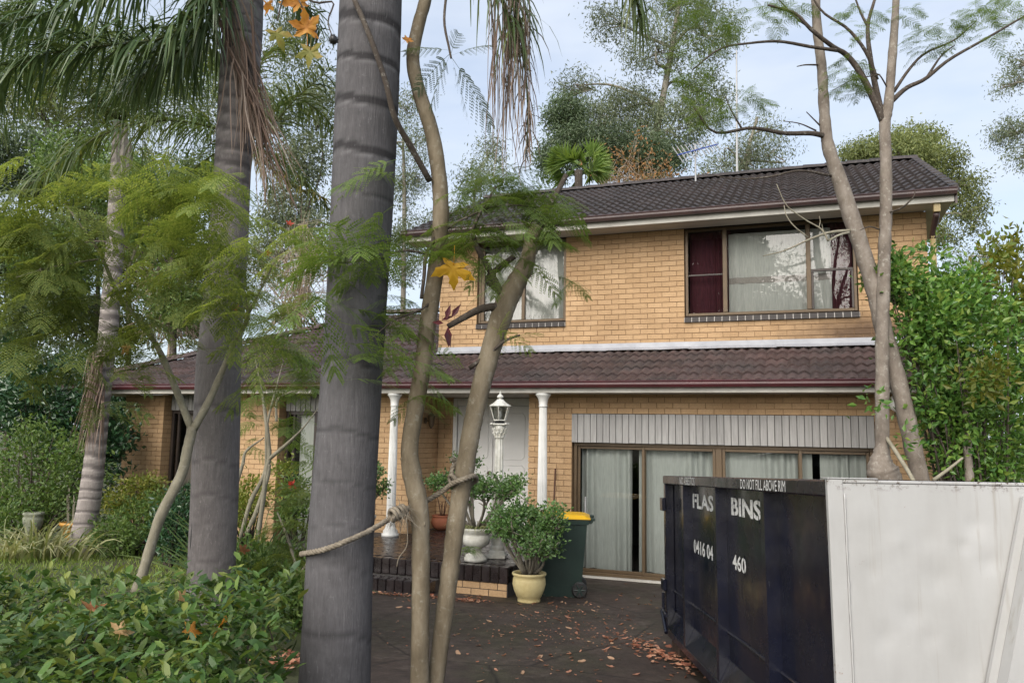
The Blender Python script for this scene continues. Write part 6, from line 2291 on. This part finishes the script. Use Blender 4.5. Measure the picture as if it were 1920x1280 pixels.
# ------------------------------------------------------------------ trees behind the house
def far_tree(name, label, trunk, d, blobs, mat, L, W, per, crad, bark='bark_gum', r0=.22, group=None, down=.7, ncl_k=1.0, limb=True, shell=.45):
    P = at(trunk[0][0], trunk[0][1], d)
    B = (P.x, P.y, 0)
    T_ = empty(name, B)
    tag(T_, label, 'tree', group)
    L, per, crad, ncl_k = L * .82, int(per * 1.2), crad * .66, ncl_k * 2.0
    mb = MB()
    tp = [B] + [tuple(at(x, y, d)) for x, y in trunk[1:]]
    S = branch(mb, tp, r0, r0 * .35, 16, 10)
    parts = []
    for x, y, rx, ry, n in blobs:
        dd = d + rng.uniform(-1, 1) * px(rx, d) * .6
        c = np.array(at(x, y, dd))
        rad = np.array([px(rx, d), px((rx + ry) * .5, d), px(ry, d)])
        p, o_, cc = clumps(c, rad, int(n * ncl_k), per, crad, shell)
        dr = rdirs(len(p)) + np.array([0, 0, -down])
        Ls = L * rng.uniform(.6, 1.3, len(p))
        parts.append(leaves(p, dr, Ls, Ls * W))
        if limb:
            j = int(np.argmin(np.linalg.norm(S - c, axis=1) + np.maximum(0, S[:, 2] - c[2]) * 2))
            a = S[j]
            branch(mb, [a, (a + c) / 2 + rng.normal(size=3) * .25, c], r0 * .35, r0 * .1, 8, 7)
            for q in cc[::max(1, len(cc) // 8)]:
                branch(mb, [c + (a - c) * .2, (c + q) / 2 + rng.normal(size=3) * .1, q], r0 * .12, r0 * .03, 6, 5)
    obj('trunk', local(mb, B), M[bark], T_, True)
    obj('crown', local(join(parts), B), M[mat], T_)
    return T_
GB = 'trees behind the house'
far_tree('gum_tree', 'tall grey-green gum tree above the middle of the roof', [(1235, 640), (1238, 450), (1225, 300), (1240, 200), (1260, 90), (1280, -40)], 30,
         [(1180, 200, 70, 42, 46), (1260, 240, 90, 48, 60), (1110, 230, 50, 36, 30), (1320, 170, 50, 50, 34), (1230, 90, 70, 45, 30), (1150, 40, 50, 30, 16), (1330, 60, 60, 60, 34), (1080, 160, 45, 24, 13), (1200, 290, 90, 32, 44), (1280, 10, 70, 40, 26)], 'gum', .19, .26, 46, .38, group=GB)
far_tree('dark_gum_tree', 'dense dark green tree between the gum and the roof ridge', [(1130, 640), (1130, 400), (1135, 300)], 26,
         [(1150, 285, 80, 40, 66), (1060, 215, 34, 34, 34), (1085, 270, 50, 34, 34), (1230, 300, 60, 36, 44), (1040, 300, 40, 40, 26)], 'gum_dark', .17, .34, 50, .32, group=GB)
far_tree('gum_tree', 'thin open gum right of the pale pole behind the roof', [(1410, 640), (1405, 400), (1400, 300), (1420, 220)], 28,
         [(1400, 290, 60, 40, 22), (1450, 290, 45, 30, 14), (1440, 240, 40, 26, 10), (1360, 310, 50, 36, 22)], 'gum', .17, .24, 36, .36, r0=.14, group=GB)
far_tree('spreading_tree', 'rounded olive-green tree rising above the right end of the roof', [(1720, 640), (1715, 450), (1705, 340), (1690, 280)], 34,
         [(1680, 285, 75, 36, 60), (1610, 290, 45, 26, 26), (1760, 305, 50, 30, 34), (1720, 262, 55, 22, 30), (1810, 345, 34, 24, 14), (1820, 400, 34, 34, 12), (1780, 440, 40, 30, 12), (1800, 380, 30, 26, 9)], 'tree_olive', .20, .36, 46, .34, group=GB)
far_tree('gum_tree', 'fine-leaved gum branch entering at the right picture edge', [(2000, 700), (1990, 450), (1975, 260), (1960, 100)], 24,
         [(1895, 250, 40, 34, 22), (1915, 120, 30, 40, 14), (1930, 290, 40, 30, 16), (1890, 160, 24, 20, 5)], 'gum', .14, .25, 40, .26, r0=.16, group=GB)
far_tree('gum_tree', 'wispy gum low between the right roof corner and the bright bush', [(1830, 700), (1825, 560), (1820, 480)], 27,
         [(1820, 500, 45, 34, 16), (1790, 560, 40, 40, 14), (1870, 480, 34, 26, 10), (1840, 560, 40, 40, 16)], 'gum', .15, .26, 38, .28, r0=.10, group=GB)
far_tree('gum_tree', 'open gum seen between the bent trunk and the roof end', [(880, 640), (885, 460), (890, 360)], 27,
         [(900, 340, 50, 40, 26), (940, 400, 40, 36, 26), (860, 410, 40, 30, 22), (790, 440, 50, 40, 28), (920, 280, 30, 24, 9)], 'gum', .16, .26, 42, .32, r0=.12, group=GB)
far_tree('gum_tree', 'sparse gum just right of the thick palm trunk', [(760, 640), (758, 400), (755, 250)], 29,
         [(765, 200, 34, 40, 14), (780, 270, 40, 36, 18), (750, 350, 40, 40, 20), (790, 330, 30, 30, 10), (755, 480, 40, 60, 26)], 'gum', .16, .25, 40, .34, r0=.12, group=GB)
# left background
far_tree('dark_tree', 'dark evergreen tree at the left edge behind the palm fronds', [(20, 800), (25, 600), (30, 420)], 20,
         [(40, 300, 90, 70, 60), (20, 470, 80, 70, 70), (90, 560, 70, 50, 44), (30, 620, 60, 50, 40), (140, 500, 40, 40, 16)], 'gum_dark', .17, .4, 46, .3, bark='bark_dark', r0=.10, group=GB)
far_tree('leafy_tree', 'mid-green leafy tree behind the slender palm crown', [(180, 800), (182, 600), (185, 430)], 22,
         [(180, 420, 80, 60, 44), (250, 500, 60, 60, 36), (150, 600, 60, 50, 34), (290, 330, 60, 50, 26), (220, 620, 50, 40, 26), (120, 350, 60, 40, 22), (60, 180, 80, 60, 26)], 'tree_olive', .18, .36, 42, .32, bark='bark_dark', r0=.10, group=GB)
far_tree('leafy_tree', 'grey-green tree filling the gap between the two big palm trunks', [(560, 760), (562, 600), (565, 420)], 21,
         [(570, 300, 50, 60, 34), (540, 400, 60, 50, 36), (590, 450, 40, 50, 22), (500, 480, 50, 40, 22), (600, 200, 40, 60, 22), (520, 200, 40, 50, 18)], 'gum', .16, .3, 44, .3, bark='bark_dark', r0=.10, group=GB)
far_tree('leafy_tree', 'olive tree behind the hip end of the lower roof', [(390, 760), (392, 640), (395, 520)], 20,
         [(390, 600, 50, 40, 34), (340, 580, 40, 40, 26), (350, 480, 60, 40, 22), (430, 560, 40, 40, 22)], 'tree_olive', .15, .36, 42, .28, bark='bark_dark', r0=.10, group=GB)
far_tree('leafy_tree', 'bright leafy tree behind the ferny sapling on the left', [(330, 800), (325, 600), (320, 400)], 17,
         [(300, 420, 70, 60, 44), (230, 350, 70, 60, 40), (370, 350, 50, 60, 26), (100, 480, 80, 60, 40), (330, 560, 50, 50, 26), (140, 300, 80, 60, 36)], 'mid_bush', .14, .4, 44, .26, bark='bark_dark', r0=.10, group=GB)
far_tree('leafy_tree', 'shady tree high behind the palm fronds at the top left', [(250, 800), (240, 400), (230, 100)], 24,
         [(240, 120, 110, 90, 60), (60, 80, 90, 80, 44), (380, 160, 70, 90, 40), (150, 220, 90, 60, 40), (560, 90, 60, 80, 30)], 'gum', .18, .3, 40, .36, bark='bark_dark', r0=.10, group=GB)
# dry twiggy shrubs
def twiggy(name, label, x, y, rx, ry, d, n, mat, leafmat_=None, seed=0):
    r = np.random.default_rng(seed)
    P = at(x, y, d)
    B = np.array((P.x, P.y, 0.))
    T_ = empty(name, tuple(B))
    tag(T_, label, 'shrub')
    mb = MB()
    low = np.array(at(x, y + ry * 1.3, d))
    branch(mb, [B, (B + low) / 2, low], .08, .05, 6, 7)
    tips = []
    for k in range(n):
        a = r.uniform(-1.25, 1.25)
        q = np.array(at(x + rx * math.sin(a) * r.uniform(.4, 1), y + ry * (.6 - 1.5 * math.cos(a) * r.uniform(.4, 1)), d + r.uniform(-.8, .8)))
        S = branch(mb, [low + r.normal(size=3) * np.array([.5, .3, .15]), (low + q) / 2 + r.normal(size=3) * .22, q], .014, .005, 6, 5)
        for j in range(9):
            b = S[r.integers(1, 6)]
            e = b + r.normal(size=3) * .4 + np.array([0, 0, .15])
            branch(mb, [b, (b + e) / 2 + r.normal(size=3) * .04, e], .008, .003, 4, 4)
            tips.append(e)
    obj('twigs', local(mb, B), M[mat], T_)
    if leafmat_:
        tips = np.array(tips)
        p = np.repeat(tips, 5, 0) + r.normal(size=(len(tips) * 5, 3)) * .12
        obj('leaves', local(leaves(p, rdirs(len(p)), .10, .05), B), M[leafmat_], T_)
twiggy('dry_shrub', 'rust-leaved twiggy shrub above the roof ridge beside the antenna', 1185, 345, 85, 45, 20, 40, 'twig_pale', 'rust_leaf', 81)
twiggy('dry_shrub', 'pale dry twiggy shrub behind the left roof, between the palms', 320, 520, 70, 90, 18, 44, 'twig_pale', None, 82)
twiggy('dry_shrub', 'bleached twiggy shrub above the lower roof left of the thick palm', 560, 500, 60, 90, 18.5, 50, 'twig_pale', None, 83)
# fan palm behind the roof
P = at(1085, 320, 19)
B = (P.x, P.y, 0)
T_ = empty('fan_palm', B)
tag(T_, 'small bright fan palm behind the left end of the upper roof', 'palm tree')
mb = MB()
branch(mb, [B, tuple(P)], .12, .10, 8, 8)
obj('trunk', local(mb, B), M['bark_dark'], T_, True)
pos, dirs = [], []
for k in range(26):
    d_ = unit(np.array([rng.normal(), rng.normal() * .8, abs(rng.normal()) * .8 - .25]))
    c = np.array(P) + d_ * .45
    s = unit(np.cross(d_, rng.normal(size=3)))
    for a in np.linspace(-1.2, 1.2, 13):
        pos.append(c)
        dirs.append(d_ * math.cos(a) + s * math.sin(a) + np.array([0, 0, -.12]))
obj('fronds', local(leaves(pos, dirs, .5, .085), B), M['jac_dark'], T_)

# ------------------------------------------------------------------ trees across the street, behind the viewer (they show in the windows)
def street_tree(name, label, base, blobs, mat, r0, L, W, per, crad, trunk_top):
    B = (base[0], base[1], ground_z(*base) - .02)
    T_ = empty(name, B)
    tag(T_, label, 'tree', 'trees across the street')
    mb = MB()
    S = branch(mb, [B, (B[0] + .2, B[1], trunk_top * .5), (B[0] - .1, B[1], trunk_top)], r0, r0 * .4, 12, 10)
    parts = []
    for x, y, z, rx, rz, n in blobs:
        c = np.array([base[0] + x, base[1] + y, z])
        p, o_, cc = clumps(c, np.array([rx, rx, rz]), n, per, crad, .4)
        Ls = L * rng.uniform(.6, 1.3, len(p))
        parts.append(leaves(p, rdirs(len(p)) + np.array([0, 0, -.5]), Ls, Ls * W))
        branch(mb, [S[7], (S[9] + c) / 2, c], r0 * .4, r0 * .12, 8, 6)
    obj('trunk', local(mb, B), M['bark_gum'], T_, True)
    obj('crown', local(join(parts), B), M[mat], T_)
# reflections leave the front wall towards -v; place by house coordinates
def street(u, v):
    P = hw(u, v)
    return (P.x, P.y)
street_tree('street_tree', 'open gum tree across the street, seen only in the window glass', street(1.2, -30), [(0, 0, 10.5, 1.5, 1.0, 12), (2, 0, 12, 1.6, 1.1, 14), (-2.2, 1, 11.5, 1.3, .9, 8), (1, 0, 13.2, 1.8, 1.0, 12), (1.4, 0, 9.4, 1.6, .8, 12), (-1.5, 0, 9.2, 1.8, .7, 14)], 'gum_dark', .3, .2, .28, 60, .3, 11)
street_tree('street_tree', 'dense tree across the street, seen only in the window glass', street(-4.8, -31), [(0, 0, 9, 2.6, 1.8, 70), (1.6, 0, 11.5, 2.0, 1.8, 50), (-1.5, 0, 12, 2.2, 1.6, 50), (.4, 0, 13.6, 1.8, 1.2, 30), (3.2, 0, 9.2, 1.6, 1.2, 30), (4.5, 0, 8.2, 2.2, .9, 34)], 'gum_dark', .3, .34, .45, 80, .34, 10)
street_tree('street_tree', 'low bushy tree across the street, seen only in the window glass', street(-14.5, -32), [(0, 0, 8.2, 2, 1.1, 34), (3.5, 0, 8.6, 1.6, 1.0, 26), (-4, 0, 8.0, 2.6, 1.2, 40)], 'gum_dark', .3, .22, .34, 44, .4, 7)
# palm reflected in the left upper window
Pq = street(-12.3, -27)
B = (Pq[0], Pq[1], ground_z(*Pq) - .02)
T_ = empty('street_palm', B)
tag(T_, 'feather palm across the street, seen only in the window glass', 'palm tree')
mb = MB()
branch(mb, [B, (B[0] + .15, B[1], 5), (B[0], B[1], 12.0)], .22, .15, 12, 12)
obj('trunk', local(mb, B), M['palm_mid'], T_, True)
sp = []
for k in range(16):
    sp.append((radial(np.array([B[0], B[1], 12.0]), k * 2 * PI / 16, 2.9, .38 - .14 * (k % 3), .05 + .35 * (k % 3)), 60, .8, dict(droop=1.2, W=.04)))
palm_fronds(T_, B, sp, M['palm_leaf_dark'])

# ------------------------------------------------------------------ leaves one can count
def star_leaf(seed, lobes=5):
    r = np.random.default_rng(seed)
    pts = []
    angs = np.array([-2.05, -1.05, 0, 1.05, 2.05]) + r.normal(size=5) * .10
    tips = np.array([.58, .88, 1.0, .88, .58]) * r.uniform(.85, 1.15, 5)
    for i in range(5):
        a, t = angs[i] + PI / 2, tips[i]
        for f, w_ in ((.52, -.34), (.70, -.30), (.74, -.17), (1.0, r.normal() * .05), (.76, .16), (.68, .30), (.52, .34)):
            pts.append((t * f * math.cos(a + w_), t * f * math.sin(a + w_)))
        if i < 4:
            b = (angs[i] + angs[i + 1]) / 2 + PI / 2
            pts.append((.40 * math.cos(b), .40 * math.sin(b)))
    pts.append((0, -.14))
    k1, k2, k3 = r.uniform(-.5, .25), r.uniform(.05, .45), r.normal() * .25
    def zz(x, y):
        return k1 * y * y + k2 * x * x * (1 if r.random() > .0 else 1) + k3 * x * y - .12 * math.hypot(x, y) ** 3 * 1.5 + .05 * math.sin(7 * x + 5 * y)
    m = len(pts)
    V = [(0, .08, .03)]
    for f in (.5, 1.0):
        V += [(x * f, y * f + .08 * (1 - f), zz(x * f, y * f) + (.03 * abs(math.sin(i * PI / 2)) if f < 1 else r.normal() * .02)) for i, (x, y) in enumerate(pts)]
    Fc = [(0, i + 1, (i + 1) % m + 1) for i in range(m)] + [(i + 1, m + i + 1, m + (i + 1) % m + 1, (i + 1) % m + 1) for i in range(m)]
    mb = MB()
    mb.add(V, Fc)
    mb.tube([(0, -.05, .02), (.02, -.45, .0), (.06, -.8, -.06)], [.018, .014, .012], 5)
    return mb
def maple_mat(name, a, b, c):
    m, t, bb, o = mk(name)
    col = ramp(t, noise(t, 1.4, 4, .6, world=False), [(.3, a), (.5, b), (.7, c)])
    t.links.new(col, bb.inputs['Base Color'])
    bb.inputs['Roughness'].default_value = .6
    tr = nd(t, 'ShaderNodeBsdfTranslucent')
    t.links.new(mixc(t, 1, col, (1.5, 1.4, 1.1), 'MULTIPLY'), tr.inputs['Color'])
    ms = nd(t, 'ShaderNodeMixShader')
    ms.inputs[0].default_value = .4
    t.links.new(bb.outputs[0], ms.inputs[1])
    t.links.new(tr.outputs[0], ms.inputs[2])
    t.links.new(ms.outputs[0], o.inputs['Surface'])
    return m
M['maple_orange'] = maple_mat('maple_orange', (.40, .14, .02), (.55, .24, .04), (.62, .34, .06))
M['maple_olive'] = maple_mat('maple_olive', (.14, .16, .03), (.22, .21, .04), (.34, .22, .05))
M['maple_rust'] = maple_mat('maple_rust', (.20, .06, .02), (.32, .13, .05), (.42, .22, .09))
M['maple_tan'] = maple_mat('maple_tan', (.42, .26, .12), (.54, .36, .18), (.38, .22, .09))
M['maple_red'] = maple_mat('maple_red', (.28, .02, .012), (.36, .05, .02), (.22, .03, .015))
M['maple_yellow'] = maple_mat('maple_yellow', (.62, .32, .02), (.68, .40, .03), (.58, .30, .02))
LV = [as_mesh('maple_leaf', star_leaf(s)) for s in range(1, 8)]
def maple(label, x, y, d, size, mat, rot, k=0, P=None):
    me = LV[(k * 3 + int(x)) % 7].copy()
    me.materials.append(M[mat])
    P = at(x, y, d) if P is None else P
    s = px(size, d) * .62
    o = obj('maple_leaf', me, None, None, True, loc=P, rot=rot, scale=(s, s, s))
    tag(o, label, 'leaf', 'loose maple leaves')
    return o
H = PI / 2
maple('large orange maple leaf hanging at the top, left of the thick palm', 575, 55, 3.1, 78, 'maple_orange', (H - .2, .15, PI + .25), 0)
maple('orange maple leaf behind the large one at the top picture edge', 560, 8, 3.15, 66, 'maple_orange', (H + .2, .6, PI + .6), 1)
maple('olive-brown maple leaf with a brown tip, leftmost of the hanging ones', 518, 62, 3.05, 56, 'maple_olive', (H + .1, PI - .5, .3), 2)
maple('olive-green maple leaf, lowest of the hanging ones', 582, 96, 3.1, 70, 'maple_olive', (H - .1, PI + .1, -.2), 1)
maple('small orange maple leaf sliver at the top beside the brown palm', 502, 8, 3.1, 40, 'maple_orange', (H, PI - .3, 1.0), 0)
maple('tiny orange maple leaf right of the thick palm near the top', 762, 75, 4.5, 26, 'maple_orange', (H, .8, .3), 2)
maple('bright yellow maple leaf stuck beside the bent trunk below the eave', 850, 500, 4.5, 82, 'maple_yellow', (H - .1, PI + .1, .15), 0)
maple('small red maple leaf left of the thick palm at eave height', 543, 420, 4.2, 17, 'maple_red', (H, .3, .2), 2)
maple('red maple leaf among ferny leaves left of the thick palm', 500, 475, 6.5, 16, 'maple_red', (H, 1.3, .4), 1)
maple('brown-orange maple leaf caught in the forked sapling', 236, 650, 8.3, 30, 'maple_rust', (H, 2.6, .3), 0)
maple('dull orange maple leaf hanging before the brown palm trunk', 442, 575, 6.6, 24, 'maple_rust', (H, 2.9, .2), 1)
maple('curled rust maple leaf on the hedge, leftmost', 172, 1140, 3.9, 44, 'maple_rust', (.7, .3, .4), 2)
maple('tan star-shaped maple leaf lying in the middle of the hedge', 226, 1184, 3.4, 46, 'maple_tan', (.75, .35, .5), 0)
maple('pale tan leaf standing on the hedge in front of the brown palm', 342, 1122, 4.2, 36, 'maple_tan', (1.4, .4, 1.0), 1)
maple('orange maple leaf on the hedge below the brown palm', 358, 1182, 3.6, 46, 'maple_orange', (.9, .6, .6), 1)
maple('orange maple leaf on the hedge, nearest the thick palm', 412, 1176, 3.7, 48, 'maple_orange', (.8, -.7, -.9), 2)
maple('dark orange maple leaf caught in the strappy leaves', 455, 1032, 7.4, 26, 'maple_rust', (1.2, .5, .3), 0)
maple('brown maple leaf low in the strappy leaves', 460, 1076, 7.2, 26, 'maple_rust', (1.2, -.5, .9), 1)
# twig carrying the hanging leaves
B = at(560, -120, 3.12)
T_ = empty('maple_branch', B)
tag(T_, 'thin dark twig with a round seed ball hanging in from the top', 'branch')
mb = MB()
for a in (((560, -120), (548, -40), (565, 10), (590, 50), (592, 80)), ((555, -20), (590, 5), (625, 5), (615, 40), (625, 75)), ((548, -40), (530, 0), (520, 40))):
    branch(mb, [tuple(at(x, y, 3.12) - B) for x, y in a], .005, .0025, 14, 6)
obj('twig', mb, M['bark_dark'], T_, True)
c = at(625, 75, 3.12) - B
mb = MB()
rr = px(9, 3.1)
mb.lathe([(rr * math.sin(t), -rr * math.cos(t)) for t in np.linspace(.05, PI - .05, 9)], 14, tuple(c))
for _ in range(90):
    d_ = Vector(rdirs(1)[0])
    mb.tube([c + d_ * rr * .9, c + d_ * rr * 1.3], [.0012, .0004], 4)
obj('seed_ball', mb, M['black_metal'], T_)
# maroon leaves on the trunk
P = at(838, 606, 4.55)
V_, F_ = leaves([at(836, 600, 4.52), at(840, 612, 4.5), at(832, 606, 4.54), at(846, 596, 4.5), at(838, 620, 4.5), at(828, 600, 4.55)],
                [(.25, 0, 1), (.05, 0, -1), (-1, 0, .1), (.5, 0, .8), (.25, -.1, -1), (.9, 0, .35)], [.10, .12, .07, .10, .10, .07], [.035, .045, .03, .035, .035, .025], .3, [(0, -1, .2)] * 6)
o = obj('maroon_shoot', local((V_, F_), P), M['maroon_leaf'], None, loc=P)
tag(o, 'cluster of dark maroon leaves between the two stems below the upper window', 'plant')

# ------------------------------------------------------------------ leaf litter
def dry_leaf(seed):
    r = np.random.default_rng(seed)
    c = r.uniform(.3, .8)
    V, n = [], 9
    for k in range(n):
        a = 2 * PI * k / n
        rad = (.55 + .45 * abs(math.cos(a))) * r.uniform(.75, 1.15)
        x, y = rad * math.cos(a), rad * .62 * math.sin(a)
        V.append((x, y, c * (y * y * 1.5 + .35 * x * x) + r.uniform(0, .12)))
    V.append((0, 0, .04))
    mb = MB()
    mb.add(V, [(9, k, (k + 1) % n) for k in range(n)])
    return mb
DLM = []
for k, (nm, a, b, c) in enumerate((('dry_leaf_tan', (.46, .28, .17), (.56, .37, .24), (.36, .20, .12)), ('dry_leaf_pink', (.44, .20, .13), (.52, .27, .18), (.33, .13, .08)), ('dry_leaf_brown', (.14, .06, .035), (.21, .10, .06), (.10, .045, .03)))):
    mt = maple_mat(nm, a, b, c)
    for s in range(3):
        me = as_mesh('fallen_leaf', dry_leaf(k * 5 + s))
        me.materials.append(mt)
        DLM.append(me)
r3 = np.random.default_rng(91)
spots = [(1020, 1085), (1045, 975 + 160), (1150, 1168), (1110, 1190), (1000, 1180), (1150, 1145)]
cl = [(1130, 1160, 120, 35, 26), (1180, 1195, 60, 18, 20), (1060, 1180, 70, 30, 12), (950, 1190, 60, 40, 7), (890, 1120, 26, 6, 12), (1000, 1150, 60, 18, 10), (1070, 1130, 60, 15, 7), (1160, 1105, 60, 12, 5), (1030, 1225, 40, 20, 6), (920, 1245, 50, 25, 4), (760, 1130, 50, 12, 10), (1110, 1086, 30, 5, 4), (1260, 1260, 60, 25, 10), (1150, 1240, 60, 30, 8), (1080, 1250, 70, 25, 8), (1000, 1120, 60, 10, 6), (850, 1180, 60, 40, 8), (1120, 1215, 50, 18, 12), (1215, 1130, 30, 18, 5)]
n_l = 0
for x, y, rx, ry, n in cl:
    where = ('at the foot of the porch' if y < 1135 and x < 940 else 'in front of the cream pot' if x < 1080 and y < 1200 else 'close to the skip' if x > 1170 else 'in the near driveway' if y > 1210 else 'in the middle of the driveway' if x > 940 else 'beside the twin trunks')
    for _ in range(n):
        qx, qy = x + r3.normal() * rx * .6, y + r3.normal() * ry * .7
        if qy < 1092 or qy > 1300 or qx < 690 or (qx > 1240 and qy < 1200 + (qx - 1240) * .6):
            continue
        P = on_ground(qx, qy)
        s = .036 * r3.uniform(.5, 1.3)
        kd = int(r3.choice([0, 1, 2, 3, 4, 5, 6, 7, 8]))
        o = obj('fallen_leaf', DLM[kd], None, None, loc=(P.x, P.y, P.z + .006), rot=(r3.normal() * .25, r3.normal() * .25, r3.uniform(0, 6.28)), scale=(s, s, s))
        tag(o, '%s dry curled leaf lying %s' % (('tan', 'pinkish', 'dark brown')[kd // 3], where), 'leaf', 'fallen leaves scattered on the driveway')
        n_l += 1
def litter(name, label, path, n, wd, mat, sz, seed):
    r = np.random.default_rng(seed)
    parts = []
    A = [np.array(on_ground(*p)) for p in path]
    for _ in range(n):
        i = r.integers(0, len(A) - 1)
        p = A[i] + (A[i + 1] - A[i]) * r.random() + np.array([r.normal() * wd, r.normal() * wd, 0])
        p[2] = ground_z(p[0], p[1]) + .008 + abs(r.normal()) * .012
        base = DLM[int(r.integers(0, 9))]
        co = np.zeros(len(base.vertices) * 3, np.float32)
        base.vertices.foreach_get('co', co)
        co = co.reshape(-1, 3) * sz * r.uniform(.6, 1.2)
        a = r.uniform(0, 6.28)
        ti = r.normal() * .35
        R_ = np.array(Matrix.Rotation(a, 3, 'Z') @ Matrix.Rotation(ti, 3, 'X'))
        V = co @ R_.T + p
        Fc = np.array([(9, k, (k + 1) % 9) for k in range(9)])
        parts.append((V, Fc))
    g = join(parts)
    o = obj(name, g, mat)
    tag(o, label, None, None, 'stuff')
M['litter'] = leafmat('leaf_litter', [(.16, .06, .04), (.32, .13, .08), (.45, .22, .14), (.50, .30, .20), (.24, .09, .06)], .15, .8, .2)
litter('leaf_litter', 'drift of pinkish dry leaves beside the skip', [(1190, 1205), (1230, 1225), (1270, 1240), (1320, 1262)], 190, .10, M['litter'], .032, 5)
litter('leaf_litter', 'line of red-brown dry leaves at the foot of the porch step', [(690, 1112), (740, 1116), (800, 1120), (850, 1124), (905, 1130)], 230, .05, M['litter'], .026, 6)
litter('leaf_litter', 'thin scatter of crumbled leaves across the driveway', [(900, 1150), (1050, 1150), (1180, 1190), (1080, 1200), (950, 1180), (1150, 1130), (1000, 1240), (760, 1180)], 420, .32, M['litter'], .013, 7)
litter('leaf_litter', 'brown leaf litter under the right side of the hedge', [(480, 1240), (540, 1250), (560, 1230)], 60, .06, M['litter'], .05, 8)

# ------------------------------------------------------------------ lawn
n = 16000
gx = rng.uniform(-9.5, -2.2, n)
gy = rng.uniform(6.2, 12.2, n)
ok = (gx < -2.6 - (gy - 8) * .25)
gx, gy = gx[ok], gy[ok]
gz = np.array([ground_z(a, b) for a, b in zip(gx, gy)])
p = np.stack([gx, gy, gz - .005], 1)
d_ = np.stack([rng.normal(size=len(p)) * .6, rng.normal(size=len(p)) * .6, np.ones(len(p))], 1)
o = obj('lawn_grass', leaves(p, d_, .085 * rng.uniform(.6, 1.3, len(p)), .010, .2), M['grass'])
tag(o, 'short patchy lawn grass in the left garden', None, None, 'stuff')
